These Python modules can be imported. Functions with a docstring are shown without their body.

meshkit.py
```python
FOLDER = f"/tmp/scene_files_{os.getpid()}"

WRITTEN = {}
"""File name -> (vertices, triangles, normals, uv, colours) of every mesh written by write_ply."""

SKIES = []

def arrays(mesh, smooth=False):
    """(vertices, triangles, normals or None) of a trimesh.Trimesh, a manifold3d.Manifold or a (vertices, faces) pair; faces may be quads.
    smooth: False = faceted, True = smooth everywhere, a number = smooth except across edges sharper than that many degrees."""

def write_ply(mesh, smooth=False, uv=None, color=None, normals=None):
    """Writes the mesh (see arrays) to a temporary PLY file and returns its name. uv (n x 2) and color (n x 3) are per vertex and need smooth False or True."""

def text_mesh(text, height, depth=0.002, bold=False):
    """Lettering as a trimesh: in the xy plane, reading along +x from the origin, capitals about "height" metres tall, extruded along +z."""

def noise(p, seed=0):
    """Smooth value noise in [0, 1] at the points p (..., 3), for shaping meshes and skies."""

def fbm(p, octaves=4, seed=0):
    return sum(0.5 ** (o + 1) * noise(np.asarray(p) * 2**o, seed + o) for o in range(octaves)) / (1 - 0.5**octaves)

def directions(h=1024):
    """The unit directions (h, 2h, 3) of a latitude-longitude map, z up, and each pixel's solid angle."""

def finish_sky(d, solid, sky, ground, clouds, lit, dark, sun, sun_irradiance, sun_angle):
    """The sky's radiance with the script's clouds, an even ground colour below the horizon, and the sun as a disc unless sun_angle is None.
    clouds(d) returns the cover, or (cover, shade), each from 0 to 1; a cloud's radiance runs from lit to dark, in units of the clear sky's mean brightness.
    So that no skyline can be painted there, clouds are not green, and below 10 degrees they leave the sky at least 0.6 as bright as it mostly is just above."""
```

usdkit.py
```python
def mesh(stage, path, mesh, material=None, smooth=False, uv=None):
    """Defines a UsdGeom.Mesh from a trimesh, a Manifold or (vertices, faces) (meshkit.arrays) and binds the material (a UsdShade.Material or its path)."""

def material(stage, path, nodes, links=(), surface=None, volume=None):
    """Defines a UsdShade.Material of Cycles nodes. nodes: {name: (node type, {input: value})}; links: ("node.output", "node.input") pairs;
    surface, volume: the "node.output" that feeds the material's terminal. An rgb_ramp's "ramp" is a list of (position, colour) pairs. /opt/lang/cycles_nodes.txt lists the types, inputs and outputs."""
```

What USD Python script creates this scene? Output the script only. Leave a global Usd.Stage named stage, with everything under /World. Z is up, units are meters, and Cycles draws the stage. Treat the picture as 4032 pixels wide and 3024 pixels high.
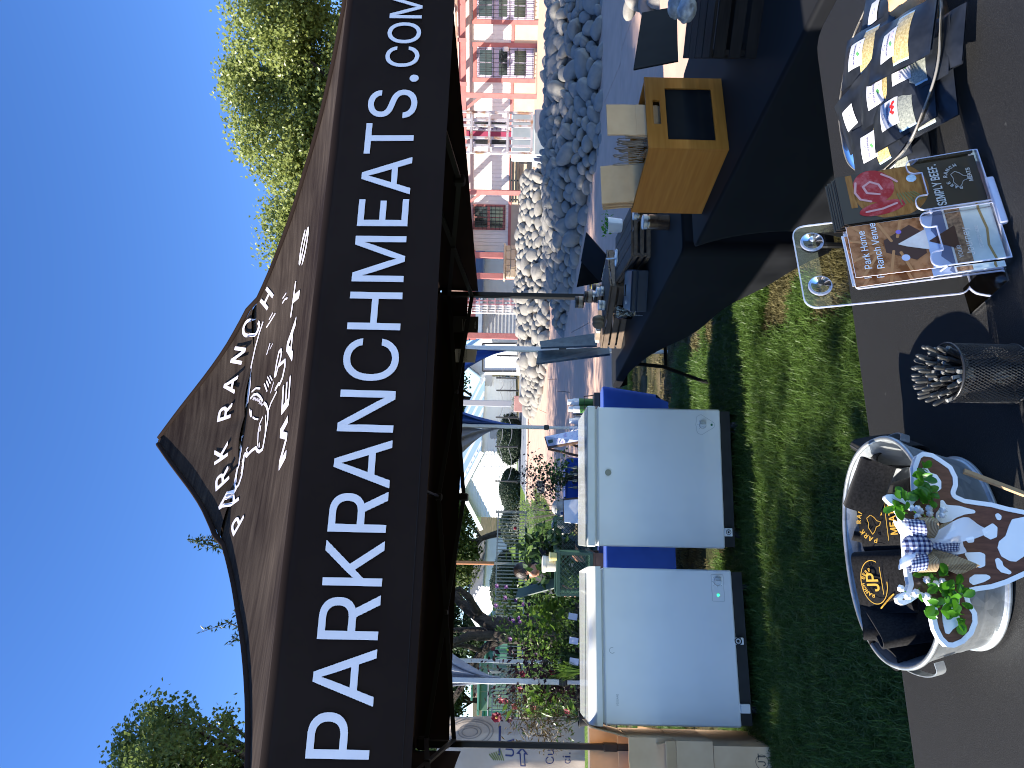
import math, random
import numpy as np
import trimesh
import shapely.geometry as sg
from shapely import affinity
from scipy.interpolate import PchipInterpolator
from pxr import Usd, UsdGeom, UsdLux, UsdShade, Gf, Sdf, Vt
import usdkit, meshkit

rng = np.random.default_rng(7)
random.seed(7)
stage = Usd.Stage.CreateInMemory()
UsdGeom.SetStageUpAxis(stage, 'Z')
UsdGeom.SetStageMetersPerUnit(stage, 1.0)
UsdGeom.Xform.Define(stage, '/World')
UsdGeom.Scope.Define(stage, '/World/Looks')

# ------------------------------------------------------------------ camera (the phone was held on its side)
FPX, ROLL, EYE = 2850.0, 0.021, 1.5
cR, sR = math.cos(ROLL), math.sin(ROLL)
cam = UsdGeom.Camera.Define(stage, '/World/camera')
ex = np.array([sR, 0, -cR]); ey = np.array([cR, 0, sR]); ez = np.array([0, -1.0, 0])
M = Gf.Matrix4d(1)
for i, v in enumerate((ex, ey, ez)):
    M.SetRow(i, Gf.Vec4d(*map(float, v), 0))
M.SetRow(3, Gf.Vec4d(0, 0, EYE, 1))
cam.AddTransformOp().Set(M)
cam.CreateHorizontalApertureAttr(36.0)
cam.CreateVerticalApertureAttr(27.0)
cam.CreateFocalLengthAttr(36.0 * FPX / 4032)
cam.CreateClippingRangeAttr(Gf.Vec2f(0.05, 3000))
cam.CreateExposureAttr(1.7)

# ------------------------------------------------------------------ sky and sun
SUN_EL, SUN_PHI = math.radians(31), math.radians(11)          # from the left, a little behind the camera
sdir = np.array([-math.cos(SUN_PHI) * math.cos(SUN_EL), -math.sin(SUN_PHI) * math.cos(SUN_EL), math.sin(SUN_EL)])
dome = UsdLux.DomeLight.Define(stage, '/World/sky')
dome.GetPrim().SetCustomDataByKey('kind', 'structure')
skym = usdkit.material(stage, '/World/Looks/sky_air', {
    's': ('sky_texture', {'sky_type': 'single_scattering', 'sun_disc': False, 'sun_elevation': SUN_EL, 'sun_rotation': math.atan2(sdir[0], sdir[1]), 'altitude': 2300.0, 'air_density': 1.0, 'aerosol_density': 0.6, 'ozone_density': 1.6}),
    'h': ('hsv', {'hue': 0.512, 'saturation': 1.27, 'value': 0.98}), 'b': ('background_shader', {'strength': 0.095})}, [('s.color', 'h.color'), ('h.color', 'b.color')], surface='b.background')
UsdShade.MaterialBindingAPI.Apply(dome.GetPrim()).Bind(skym)
sun = UsdLux.DistantLight.Define(stage, '/World/sun')
sun.CreateIntensityAttr(1.15); sun.CreateAngleAttr(0.53); sun.CreateColorAttr(Gf.Vec3f(1.0, 0.93, 0.82))
sun.CreateNormalizeAttr(True)
zz = sdir; xx = np.cross([0, 0, 1.0], zz); xx /= np.linalg.norm(xx); yy = np.cross(zz, xx)
SM = Gf.Matrix4d(1)
for i, v in enumerate((xx, yy, zz)):
    SM.SetRow(i, Gf.Vec4d(*map(float, v), 0))
sun.AddTransformOp().Set(SM)

# ------------------------------------------------------------------ helpers
def ray(x, y):
    """direction (right, 1, up) per metre of depth of a pixel of the 4032 x 3024 photograph"""
    dx, dy = x - 2016.0, y - 1512.0
    return np.array([(dx * sR - dy * cR) / FPX, 1.0, -(dx * cR + dy * sR) / FPX])
def at(x, y, Y):
    r = ray(x, y) * Y
    return np.array([r[0], Y, EYE + r[2]])
def onz(x, y, z):
    r = ray(x, y)
    return at(x, y, (z - EYE) / r[2])

used = {}
def fresh(parent, name):
    k = used.get((parent, name), 0); used[(parent, name)] = k + 1
    return f'{parent}/{name}' if k == 0 else f'{parent}/{name}_{k:03d}'
def setd(prim, **kw):
    for k, v in kw.items():
        if v:
            prim.SetCustomDataByKey(k, v)
class Thing:
    def __init__(s, name, label=None, cat=None, loc=(0, 0, 0), rz=0.0, group=None, kind=None):
        s.path = fresh('/World', name); s.loc = np.array(loc, float); s.rz = rz
        x = UsdGeom.Xform.Define(stage, s.path)
        x.AddTranslateOp().Set(Gf.Vec3d(*map(float, loc))); 
        if rz: x.AddRotateZOp().Set(math.degrees(rz))
        s.prim = x.GetPrim(); setd(s.prim, label=label, category=cat, group=group, kind=kind)
    def add(s, name, m, mat, parent=None, smooth=False, label=None, kind=None, uv=None):
        p = fresh(parent or s.path, name)
        g = usdkit.mesh(stage, p, m, mat, smooth, uv)
        setd(g.GetPrim(), label=label, kind=kind or ('stuff' if name in ('foliage', 'crown', 'leaf_cluster', 'leaves', 'twig_leaves', 'wire_mesh', 'mesh_wall', 'tufts', 'straws', 'lattice') else None))
        return p
    def addw(s, name, m, mat, parent=None, smooth=False, label=None, kind=None):
        """the same for a mesh given in world coordinates"""
        v, f = VF(m); v = v - s.loc
        if s.rz:
            c, n = math.cos(-s.rz), math.sin(-s.rz)
            v = np.stack([v[:, 0] * c - v[:, 1] * n, v[:, 0] * n + v[:, 1] * c, v[:, 2]], 1)
        return s.add(name, (v, f), mat, parent, smooth, label, kind)
    def copy(s, label, loc, rz=0.0, group=None, cat=None, rx=0.0, ry=0.0, scale=None):
        c = s.prim.GetCustomData(); base = s.path.split('/')[-1]
        import re
        base = re.sub(r'_\d{3}$', '', base)
        p = fresh('/World', base)
        x = UsdGeom.Xform.Define(stage, p)
        x.GetPrim().GetReferences().AddInternalReference(s.prim.GetPath())
        x.ClearXformOpOrder()
        R = trimesh.transformations.euler_matrix(rx, ry, rz, 'sxyz')
        S = np.diag([*(scale if scale is not None else (1, 1, 1)), 1.0])
        A = (R @ S); A[:3, 3] = loc
        x.AddTransformOp().Set(Gf.Matrix4d(*A.T.ravel().tolist()))
        x.GetPrim().SetInstanceable(True)
        setd(x.GetPrim(), label=label or c.get('label'), category=cat or c.get('category'), group=group or c.get('group'))
        return x.GetPrim()
def single(name, m, mat, label=None, cat=None, group=None, kind=None, smooth=False, uv=None):
    p = fresh('/World', name); g = usdkit.mesh(stage, p, m, mat, smooth, uv)
    setd(g.GetPrim(), label=label, category=cat, group=group, kind=kind)
    return p

def VF(m):
    v, f, _ = meshkit.arrays(m); return v, f
def cat(*ms):
    vs, fs, n = [], [], 0
    for m in ms:
        v, f = VF(m); vs.append(v); fs.append(f + n); n += len(v)
    return np.vstack(vs), np.vstack(fs)
def xf(m, t=(0, 0, 0), rx=0, ry=0, rz=0, s=1.0):
    v, f = VF(m); R = trimesh.transformations.euler_matrix(rx, ry, rz, 'sxyz')[:3, :3]
    return (v * s) @ R.T + np.array(t), f
def frame(m, o, X, Y, Z):
    """mesh coordinates along the three given world vectors from o"""
    v, f = VF(m); return np.array(o) + v[:, :1] * np.array(X) + v[:, 1:2] * np.array(Y) + v[:, 2:3] * np.array(Z), f
def box(x0, x1, y0, y1, z0, z1, c=0.0):
    if c <= 0:
        v = np.array([[x, y, z] for z in (z0, z1) for y in (y0, y1) for x in (x0, x1)], float)
        f = np.array([[0, 2, 3], [0, 3, 1], [4, 5, 7], [4, 7, 6], [0, 1, 5], [0, 5, 4], [2, 6, 7], [2, 7, 3], [0, 4, 6], [0, 6, 2], [1, 3, 7], [1, 7, 5]])
        return v, f
    P = []
    for sx in (0, 1):
        for sy in (0, 1):
            for sz in (0, 1):
                q = np.array([(x0, x1)[sx], (y0, y1)[sy], (z0, z1)[sz]]); d = np.array([1 - 2 * sx, 1 - 2 * sy, 1 - 2 * sz]) * c
                for k in range(3):
                    e = q + d; e[k] = q[k]; P.append(e)
    h = trimesh.convex.convex_hull(np.array(P)); return np.array(h.vertices), np.array(h.faces)
def cbox(c, s, ch=0.0, rz=0.0, rx=0.0, ry=0.0):
    a, b, d = np.array(s) / 2
    return xf(box(-a, a, -b, b, -d, d, ch), c, rx=rx, ry=ry, rz=rz)
def tube(pts, r, n=8, cap=True):
    """a round bar along a polyline; r may vary"""
    p = np.asarray(pts, float); k = len(p); r = np.broadcast_to(r, (k,)).astype(float)
    t = np.gradient(p, axis=0); t /= np.linalg.norm(t, axis=1, keepdims=True) + 1e-12
    ref = np.array([0, 0, 1.0]) if abs(t[:, 2]).mean() < 0.8 else np.array([1.0, 0, 0])
    a = np.cross(t, ref); a /= np.linalg.norm(a, axis=1, keepdims=True) + 1e-12
    b = np.cross(t, a); g = np.arange(n) * 2 * np.pi / n
    v = (p[:, None] + r[:, None, None] * (np.cos(g)[None, :, None] * a[:, None] + np.sin(g)[None, :, None] * b[:, None])).reshape(-1, 3)
    i, j = np.meshgrid(np.arange(k - 1), np.arange(n), indexing='ij')
    q = np.stack([i * n + j, i * n + (j + 1) % n, (i + 1) * n + (j + 1) % n, (i + 1) * n + j], -1).reshape(-1, 4)
    f = np.vstack([q[:, [0, 1, 2]], q[:, [0, 2, 3]]])
    if cap:
        v = np.vstack([v, p[:1], p[-1:]]); m = k * n; e = (k - 1) * n; J = np.arange(n)
        f = np.vstack([f, np.stack([np.full(n, m), (J + 1) % n, J], 1), np.stack([np.full(n, m + 1), e + J, e + (J + 1) % n], 1)])
    return v, f
def bar(p0, p1, w, d=None, up=(0, 0, 1)):
    """a rectangular bar from p0 to p1, w wide, d deep"""
    d = d or w; p0, p1 = np.array(p0, float), np.array(p1, float); t = p1 - p0; L = np.linalg.norm(t); t /= L
    u = np.array(up, float)
    if abs(t @ u) > 0.95: u = np.array([1.0, 0, 0])
    a = np.cross(t, u); a /= np.linalg.norm(a); b = np.cross(a, t)
    return frame(box(-w / 2, w / 2, -d / 2, d / 2, 0, L), p0, a, b, t)
def lathe(prof, n=24, closed=False):
    """profile [(r, z)] turned about z"""
    p = np.array(prof, float); k = len(p); g = np.arange(n) * 2 * np.pi / n
    v = np.stack([p[:, :1] * np.cos(g), p[:, :1] * np.sin(g), np.repeat(p[:, 1:], n, 1)], -1).reshape(-1, 3)
    i, j = np.meshgrid(np.arange(k - 1), np.arange(n), indexing='ij')
    q = np.stack([i * n + j, i * n + (j + 1) % n, (i + 1) * n + (j + 1) % n, (i + 1) * n + j], -1).reshape(-1, 4)
    return v, np.vstack([q[:, [0, 1, 2]], q[:, [0, 2, 3]]])
def grid(fn, nu, nv, wrap=False):
    """surface fn(u, v) with u, v arrays in 0..1"""
    u, v = np.meshgrid(np.linspace(0, 1, nu), np.linspace(0, 1, nv), indexing='ij')
    P = fn(u.ravel(), v.ravel())
    i, j = np.meshgrid(np.arange(nu - 1), np.arange(nv - 1), indexing='ij')
    q = np.stack([i * nv + j, (i + 1) * nv + j, (i + 1) * nv + j + 1, i * nv + j + 1], -1).reshape(-1, 4)
    return np.asarray(P, float), np.vstack([q[:, [0, 1, 2]], q[:, [0, 2, 3]]])
def shell(m, t):
    """gives a sheet a thickness t along its vertex normals"""
    v, f = VF(m); n = np.zeros_like(v); c = np.cross(v[f[:, 1]] - v[f[:, 0]], v[f[:, 2]] - v[f[:, 0]])
    for k in range(3): np.add.at(n, f[:, k], c)
    n /= np.linalg.norm(n, axis=1, keepdims=True) + 1e-12
    e = np.sort(np.vstack([f[:, [0, 1]], f[:, [1, 2]], f[:, [2, 0]]]), axis=1); d = np.vstack([f[:, [0, 1]], f[:, [1, 2]], f[:, [2, 0]]])
    _, inv, cnt = np.unique(e, axis=0, return_inverse=True, return_counts=True); bd = d[cnt[inv.ravel()] == 1]; N = len(v)
    side = np.vstack([np.stack([bd[:, 1], bd[:, 0], bd[:, 0] + N], 1), np.stack([bd[:, 1], bd[:, 0] + N, bd[:, 1] + N], 1)])
    return np.vstack([v, v - n * t]), np.vstack([f, f[:, ::-1] + N, side])
def prism(poly, h, z0=0.0):
    if not isinstance(poly, (sg.Polygon, sg.MultiPolygon)): poly = sg.Polygon(poly)
    ms = []
    for g in (poly.geoms if hasattr(poly, 'geoms') else [poly]):
        m = trimesh.creation.extrude_polygon(g, h); ms.append((np.array(m.vertices) + [0, 0, z0], np.array(m.faces)))
    return cat(*ms)
def _text(s, height, depth, st, q=1):
    import glob
    from PIL import Image, ImageDraw, ImageFont
    font = ImageFont.truetype(glob.glob('/opt/blender-*/*/datafiles/fonts/Inter.woff2')[0], int(96 * q))
    x0, y0, x1, y1 = font.getbbox(s, anchor='ls', stroke_width=st)
    im = Image.new('L', (x1 - x0 + 8, y1 - y0 + 8)); ImageDraw.Draw(im).text((4 - x0, 4 - y0), s, 255, font, anchor='ls', stroke_width=st)
    on = np.pad(np.asarray(im) > 127, ((0, 0), (1, 1))).astype(np.int8); rows, starts = np.nonzero(np.diff(on, axis=1) == 1); ends = np.nonzero(np.diff(on, axis=1) == -1)[1]
    import shapely
    shp = shapely.union_all(shapely.box(starts, -rows - 1, ends, -rows)).buffer(0.6).buffer(-0.6).simplify(0.7); k = height / (70.0 * q)
    shp = affinity.affine_transform(shp, [k, 0, 0, k, -4 * k, (4 - y0) * k])
    return prism(shp, depth)
def text(s, h, depth=0.001, bold=False, fitw=None, center=False):
    v, f = VF(_text(s, h, depth, int(bold) * 2) if bold in (True, False) else _text(s, h, depth, 1, 3)); v = v.copy()
    if fitw: v[:, 0] *= fitw / (v[:, 0].max() - min(0, v[:, 0].min()))
    if center: v[:, 0] -= (v[:, 0].max() + v[:, 0].min()) / 2
    return v, f
def sheet2(poly, z):
    """a flat polygon as one layer of faces"""
    out = []
    for g_ in (poly.geoms if hasattr(poly, 'geoms') else [poly]):
        vv, ff = trimesh.creation.triangulate_polygon(g_, engine='earcut'); out.append((np.c_[vv, np.full(len(vv), z)], ff))
    return cat(*out)
def blob(r, n=2, amp=0.15, fs=1.5, seed=0, sc=(1, 1, 1)):
    m = trimesh.creation.icosphere(n, 1.0); v = np.array(m.vertices)
    v = v * (1 + amp * (meshkit.fbm(v * fs + seed * 7.3)[:, None] if hasattr(meshkit, 'fbm') else 0))
    return v * r * np.array(sc), np.array(m.faces)
def leaves(P, N, L, W, rg, fold=0.25, jit=0.6):
    """leaf-sized folded faces: points P, rough outward normals N, length L, width W"""
    k = len(P); N = N / (np.linalg.norm(N, axis=1, keepdims=True) + 1e-9); up = N + rg.normal(0, jit, (k, 3)); up /= np.linalg.norm(up, axis=1, keepdims=True)
    s = np.cross(up, rg.normal(0, 1, (k, 3))); s /= np.linalg.norm(s, axis=1, keepdims=True); d = np.cross(s, up)
    l = (L * rg.uniform(0.7, 1.25, k))[:, None]; w = (W * rg.uniform(0.7, 1.2, k))[:, None] / 2
    a = P; b = P + d * l; m = P + d * l * 0.45
    v = np.stack([a, m + s * w + up * w * fold, b, m - s * w + up * w * fold], 1).reshape(-1, 3)
    o = np.arange(k)[:, None] * 4
    return v, np.vstack([o + [0, 1, 2], o + [0, 2, 3]])

# ------------------------------------------------------------------ materials
LK = '/World/Looks/'
_m = {}
def mat(name, c1, c2=None, scale=8.0, rough=0.6, bump=0.0, bscale=None, metal=0.0, spec=0.5, coat=0.0, sheen=0.0, detail=6.0, stretch=None, world=False, rand=0.0, lo=0.35, hi=0.65, transl=0.0, trans=0.0, alpha=1.0, bdist=0.01, rough2=None, emit=None):
    if name in _m: return _m[name]
    if name.endswith('_print'): spec = min(spec, 0.12)
    n = {'p': ('principled_bsdf', {'roughness': rough, 'metallic': metal, 'specular_ior_level': spec, 'coat_weight': coat, 'coat_roughness': 0.12, 'sheen_weight': sheen, 'transmission_weight': trans, 'alpha': alpha, 'base_color': c1})}
    l = []
    if emit: n['p'][1].update(emission_color=c1, emission_strength=emit)
    if c2 is not None or bump or rough2 is not None:
        n['tc'] = ('geometry', {}) if world else ('texture_coordinate', {})
        n['mp'] = ('mapping', {'scale': stretch or (1, 1, 1)})
        l.append(('tc.position' if world else 'tc.object', 'mp.vector'))
    if c2 is not None:
        n['n'] = ('noise_texture', {'scale': scale, 'detail': detail, 'roughness': 0.6})
        n['r'] = ('rgb_ramp', {'ramp': [(0, c1), (lo, c1), (hi, c2), (1, c2)]})
        l += [('mp.vector', 'n.vector'), ('n.fac', 'r.fac')]; src = 'r.color'
        if rand:
            n['oi'] = ('object_info', {}); n['mr'] = ('map_range', {'from_min': 0.0, 'from_max': 1.0, 'to_min': 1 - rand, 'to_max': 1 + rand})
            n['hv'] = ('hsv', {}); l += [('oi.random', 'mr.value'), ('mr.result', 'hv.value'), (src, 'hv.color')]; src = 'hv.color'
        l.append((src, 'p.base_color'))
    elif rand:
        n['oi'] = ('object_info', {}); n['mr'] = ('map_range', {'from_min': 0.0, 'from_max': 1.0, 'to_min': 1 - rand, 'to_max': 1 + rand})
        n['hv'] = ('hsv', {'color': c1}); l += [('oi.random', 'mr.value'), ('mr.result', 'hv.value'), ('hv.color', 'p.base_color')]
    if rough2 is not None:
        n['rn'] = ('noise_texture', {'scale': scale * 0.7, 'detail': 5.0}); n['rm'] = ('map_range', {'from_min': 0.3, 'from_max': 0.7, 'to_min': rough, 'to_max': rough2})
        l += [('mp.vector', 'rn.vector'), ('rn.fac', 'rm.value'), ('rm.result', 'p.roughness')]
    if bump:
        n['bn'] = ('noise_texture', {'scale': bscale or scale * 3, 'detail': 4.0}); n['b'] = ('bump', {'strength': bump, 'distance': bdist})
        l += [('mp.vector', 'bn.vector'), ('bn.fac', 'b.height'), ('b.normal', 'p.normal')]
    surf = 'p.BSDF'
    if transl:
        n['t'] = ('translucent_bsdf', {}); n['mx'] = ('mix_closure', {'fac': transl})
        if c2 is not None: l.append((src, 't.color'))
        else: n['t'][1]['color'] = c1
        l += [('p.BSDF', 'mx.closure1'), ('t.BSDF', 'mx.closure2')]; surf = 'mx.closure'
    _m[name] = usdkit.material(stage, LK + name, n, l, surface=surf)
    return _m[name]
def clear(name, tint=(1, 1, 1), gloss=0.04, ior=1.45):
    """thin clear plastic or glass: see-through with a fresnel reflection"""
    if name in _m: return _m[name]
    _m[name] = usdkit.material(stage, LK + name, {'t': ('transparent_bsdf', {'color': tint}), 'g': ('glossy_bsdf', {'roughness': gloss, 'color': (1, 1, 1)}), 'f': ('fresnel', {'IOR': ior}), 'm': ('mix_closure', {})},
        [('f.fac', 'm.fac'), ('t.BSDF', 'm.closure1'), ('g.BSDF', 'm.closure2')], surface='m.closure')
    return _m[name]
# ------------------------------------------------------------------ the setting
def gz(X, Y):
    X, Y = np.asarray(X, float), np.asarray(Y, float)
    t = np.maximum(Y - 10.0, 0)
    return 0.047 * (np.sqrt(t * t + 1.0) - 1.0) - 0.12 * np.clip((Y - 60) / 60, 0, 1) * 0

def leafmat(name, c1, c2, transl=0.35, rough=0.5, spec=0.4, c3=None):
    st = [(0, c1), (0.6, c2), (1, c3 or c2)]
    return usdkit.material(stage, LK + name, {'g': ('geometry', {}), 'r': ('rgb_ramp', {'ramp': st}), 'p': ('principled_bsdf', {'roughness': rough, 'specular_ior_level': spec}), 't': ('translucent_bsdf', {}), 'm': ('mix_closure', {'fac': transl})},
        [('g.random_per_island', 'r.fac'), ('r.color', 'p.base_color'), ('r.color', 't.color'), ('p.BSDF', 'm.closure1'), ('t.BSDF', 'm.closure2')], surface='m.closure')

def ground_material():
    return usdkit.material(stage, LK + 'lawn_soil', {
        'g': ('geometry', {}), 'n1': ('noise_texture', {'scale': 1.3, 'detail': 5.0}), 'n2': ('noise_texture', {'scale': 28.0, 'detail': 8.0, 'roughness': 0.7}),
        'r1': ('rgb_ramp', {'ramp': [(0, (0.03, 0.04, 0.014)), (0.45, (0.045, 0.05, 0.02)), (0.66, (0.17, 0.13, 0.075)), (1, (0.22, 0.17, 0.10))]}),
        'r2': ('rgb_ramp', {'ramp': [(0, (0.45, 0.43, 0.4)), (0.5, (1, 1, 1)), (1, (1.5, 1.45, 1.35))]}),
        'mx': ('mix', {'mix_type': 'multiply', 'fac': 1.0}), 'b': ('bump', {'strength': 0.9, 'distance': 0.03}), 'p': ('principled_bsdf', {'roughness': 0.95, 'specular_ior_level': 0.1})},
        [('g.position', 'n1.vector'), ('g.position', 'n2.vector'), ('n1.fac', 'r1.fac'), ('n2.fac', 'r2.fac'), ('r1.color', 'mx.color1'), ('r2.color', 'mx.color2'), ('mx.color', 'p.base_color'), ('n2.fac', 'b.height'), ('b.normal', 'p.normal')], surface='p.BSDF')

def sheet(xs, ys, off):
    X, Y = np.meshgrid(xs, ys, indexing='ij')
    nu, nv = X.shape
    v = np.stack([X, Y, gz(X, Y) + off], -1).reshape(-1, 3)
    i, j = np.meshgrid(np.arange(nu - 1), np.arange(nv - 1), indexing='ij')
    q = np.stack([i * nv + j, (i + 1) * nv + j, (i + 1) * nv + j + 1, i * nv + j + 1], -1).reshape(-1, 4)
    return v, np.vstack([q[:, [0, 1, 2]], q[:, [0, 2, 3]]])
single('ground', sheet(np.r_[-400, -150, np.linspace(-60, 60, 61), 150, 400], np.r_[-300, -60, np.linspace(-10, 60, 71), np.linspace(65, 140, 10), 300, 900], 0.0), ground_material(), kind='structure', smooth=True)

conc = mat('pink_concrete', (0.52, 0.335, 0.24), (0.60, 0.39, 0.28), scale=3.0, rough=0.9, bump=0.25, bscale=60, world=True, detail=8, bdist=0.004)
path = Thing('path', kind='structure')
for yi, y0 in enumerate(np.arange(5.2, 27.5, 2.6)):
    y1 = y0 + 2.6
    xl = np.interp((y0 + y1) / 2, [5, 9.2, 11.6, 14, 18, 24, 28], [2.2, 1.2, -1.1, -2.4, -3.3, -3.9, -4.5])
    xs = np.arange(xl + (yi % 2) * 0.7, 17, 2.9)
    xs = np.r_[xl, xs[xs > xl + 0.4]]
    for x0, x1 in zip(xs[:-1], xs[1:]):
        path.add('slab', shell(sheet(np.linspace(x0 + .006, x1 - .006, 3), np.linspace(y0 + .006, y1 - .006, 3), 0.03), 0.05), conc)
asph = mat('asphalt', (0.16, 0.18, 0.21), (0.20, 0.22, 0.25), scale=5, rough=0.9, bump=0.2, bscale=80, world=True)
single('road', sheet(np.linspace(-4.5, 12, 12), np.linspace(28.2, 35.0, 8), 0.012), asph, kind='structure')
single('kerb', sheet(np.linspace(-4.5, 9, 12), np.linspace(27.75, 28.1, 3), 0.10), mat('kerb_concrete', (0.55, 0.52, 0.47), (0.62, 0.58, 0.52), scale=4, world=True, rough=0.9), kind='structure')

single('lawn', sheet(np.r_[np.linspace(-60, -3.0, 20)], np.linspace(11.5, 60, 30), 0.006), mat('lawn_green', (0.07, 0.13, 0.02), (0.13, 0.19, 0.045), scale=1.2, rough=0.95, spec=0.1, bump=0.8, bscale=30, bdist=.03, world=True, detail=10), kind='structure', smooth=True)
# grass: tufts of curved blades
def blade_tuft(k, R, L, rg):
    V, F = [], []
    for i in range(k):
        a, r = rg.uniform(0, 2 * np.pi), R * math.sqrt(rg.uniform()); b = rg.uniform(0, 2 * np.pi)
        l = L * rg.uniform(0.5, 1.15); lean = rg.uniform(0.15, 0.95); w = rg.uniform(0.0016, 0.0030)
        p0 = np.array([r * math.cos(a), r * math.sin(a), -0.004]); d = np.array([math.cos(b), math.sin(b), 0]); s = np.array([-d[1], d[0], 0]) * w
        p1 = p0 + d * l * lean * 0.35 + [0, 0, l * 0.6]; p2 = p0 + d * l * lean + [0, 0, l * (1.02 - 0.45 * lean)]
        n = len(V) * 1; V += [p0 - s, p0 + s, p1 + s * 0.8, p1 - s * 0.8, p2]; F += [[n, n + 1, n + 2], [n, n + 2, n + 3], [n + 3, n + 2, n + 4]]
    return np.array(V), np.array(F)
gm = leafmat('grass_blade', (0.10, 0.175, 0.035), (0.29, 0.35, 0.09), 0.45, 0.45, 0.35, (0.62, 0.58, 0.28))
gm2 = leafmat('straw_blade', (0.16, 0.14, 0.06), (0.30, 0.25, 0.14), 0.3, 0.6, 0.3, (0.4, 0.34, 0.2))
gi = UsdGeom.PointInstancer.Define(stage, '/World/grass')
setd(gi.GetPrim(), kind='stuff', label='rough green lawn grass with dry straw patches under the booth', category='grass')
protos = []
for i, (k, L, m_) in enumerate([(46, 0.075, gm), (38, 0.06, gm), (52, 0.09, gm), (30, 0.045, gm2), (24, 0.03, gm2)]):
    p = f'/World/grass/tuft_{i:03d}'; usdkit.mesh(stage, p, blade_tuft(k, 0.06, L, np.random.default_rng(40 + i)), m_); protos.append(p)
gi.CreatePrototypesRel().SetTargets(protos)
g2 = np.random.default_rng(5)
G = []
def scatter(n, x0, x1, y0, y1, dens=0.5, pstraw=0.25):
    P = np.stack([g2.uniform(x0, x1, n), g2.uniform(y0, y1, n), np.zeros(n)], 1)
    f = meshkit.fbm(P * [1.1, 1.1, 1], 4, 3)
    for p, q in zip(P, f):
        u = g2.uniform()
        if q > dens + 0.10 and u < 0.75: continue
        G.append((p, (3 if g2.uniform() < .5 else 4) if (q > dens or u < pstraw * .4) else int(g2.integers(0, 3))))
scatter(9000, -2.6, 0.3, 1.5, 4.7, 0.9, 0.05)
scatter(8500, -0.4, 1.6, 2.2, 5.6, 0.62, 0.25)
scatter(5200, -3.4, 0.9, 4.6, 7.2, 0.47, 0.4)
scatter(2500, -5.0, 2.0, 7.0, 9.6, 0.42, 0.5)
scatter(5200, -12, -3.3, 13.0, 24, 0.8, 0.1)
pos = np.array([p for p, _ in G]); pos[:, 2] = gz(pos[:, 0], pos[:, 1])
gi.CreatePositionsAttr(Vt.Vec3fArray.FromNumpy(pos.astype(np.float32)))
gi.CreateProtoIndicesAttr(Vt.IntArray([t for _, t in G]))
an = g2.uniform(0, np.pi, len(G)); q = [Gf.Quath(float(math.cos(a)), 0, 0, float(math.sin(a))) for a in an]
gi.CreateOrientationsAttr(Vt.QuathArray(q))
sc = g2.uniform(0.7, 1.25, (len(G), 1)) * np.where(pos[:, 1:2] > 12, 1.8, 1.0) * np.ones(3)
gi.CreateScalesAttr(Vt.Vec3fArray.FromNumpy(sc.astype(np.float32)))
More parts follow.
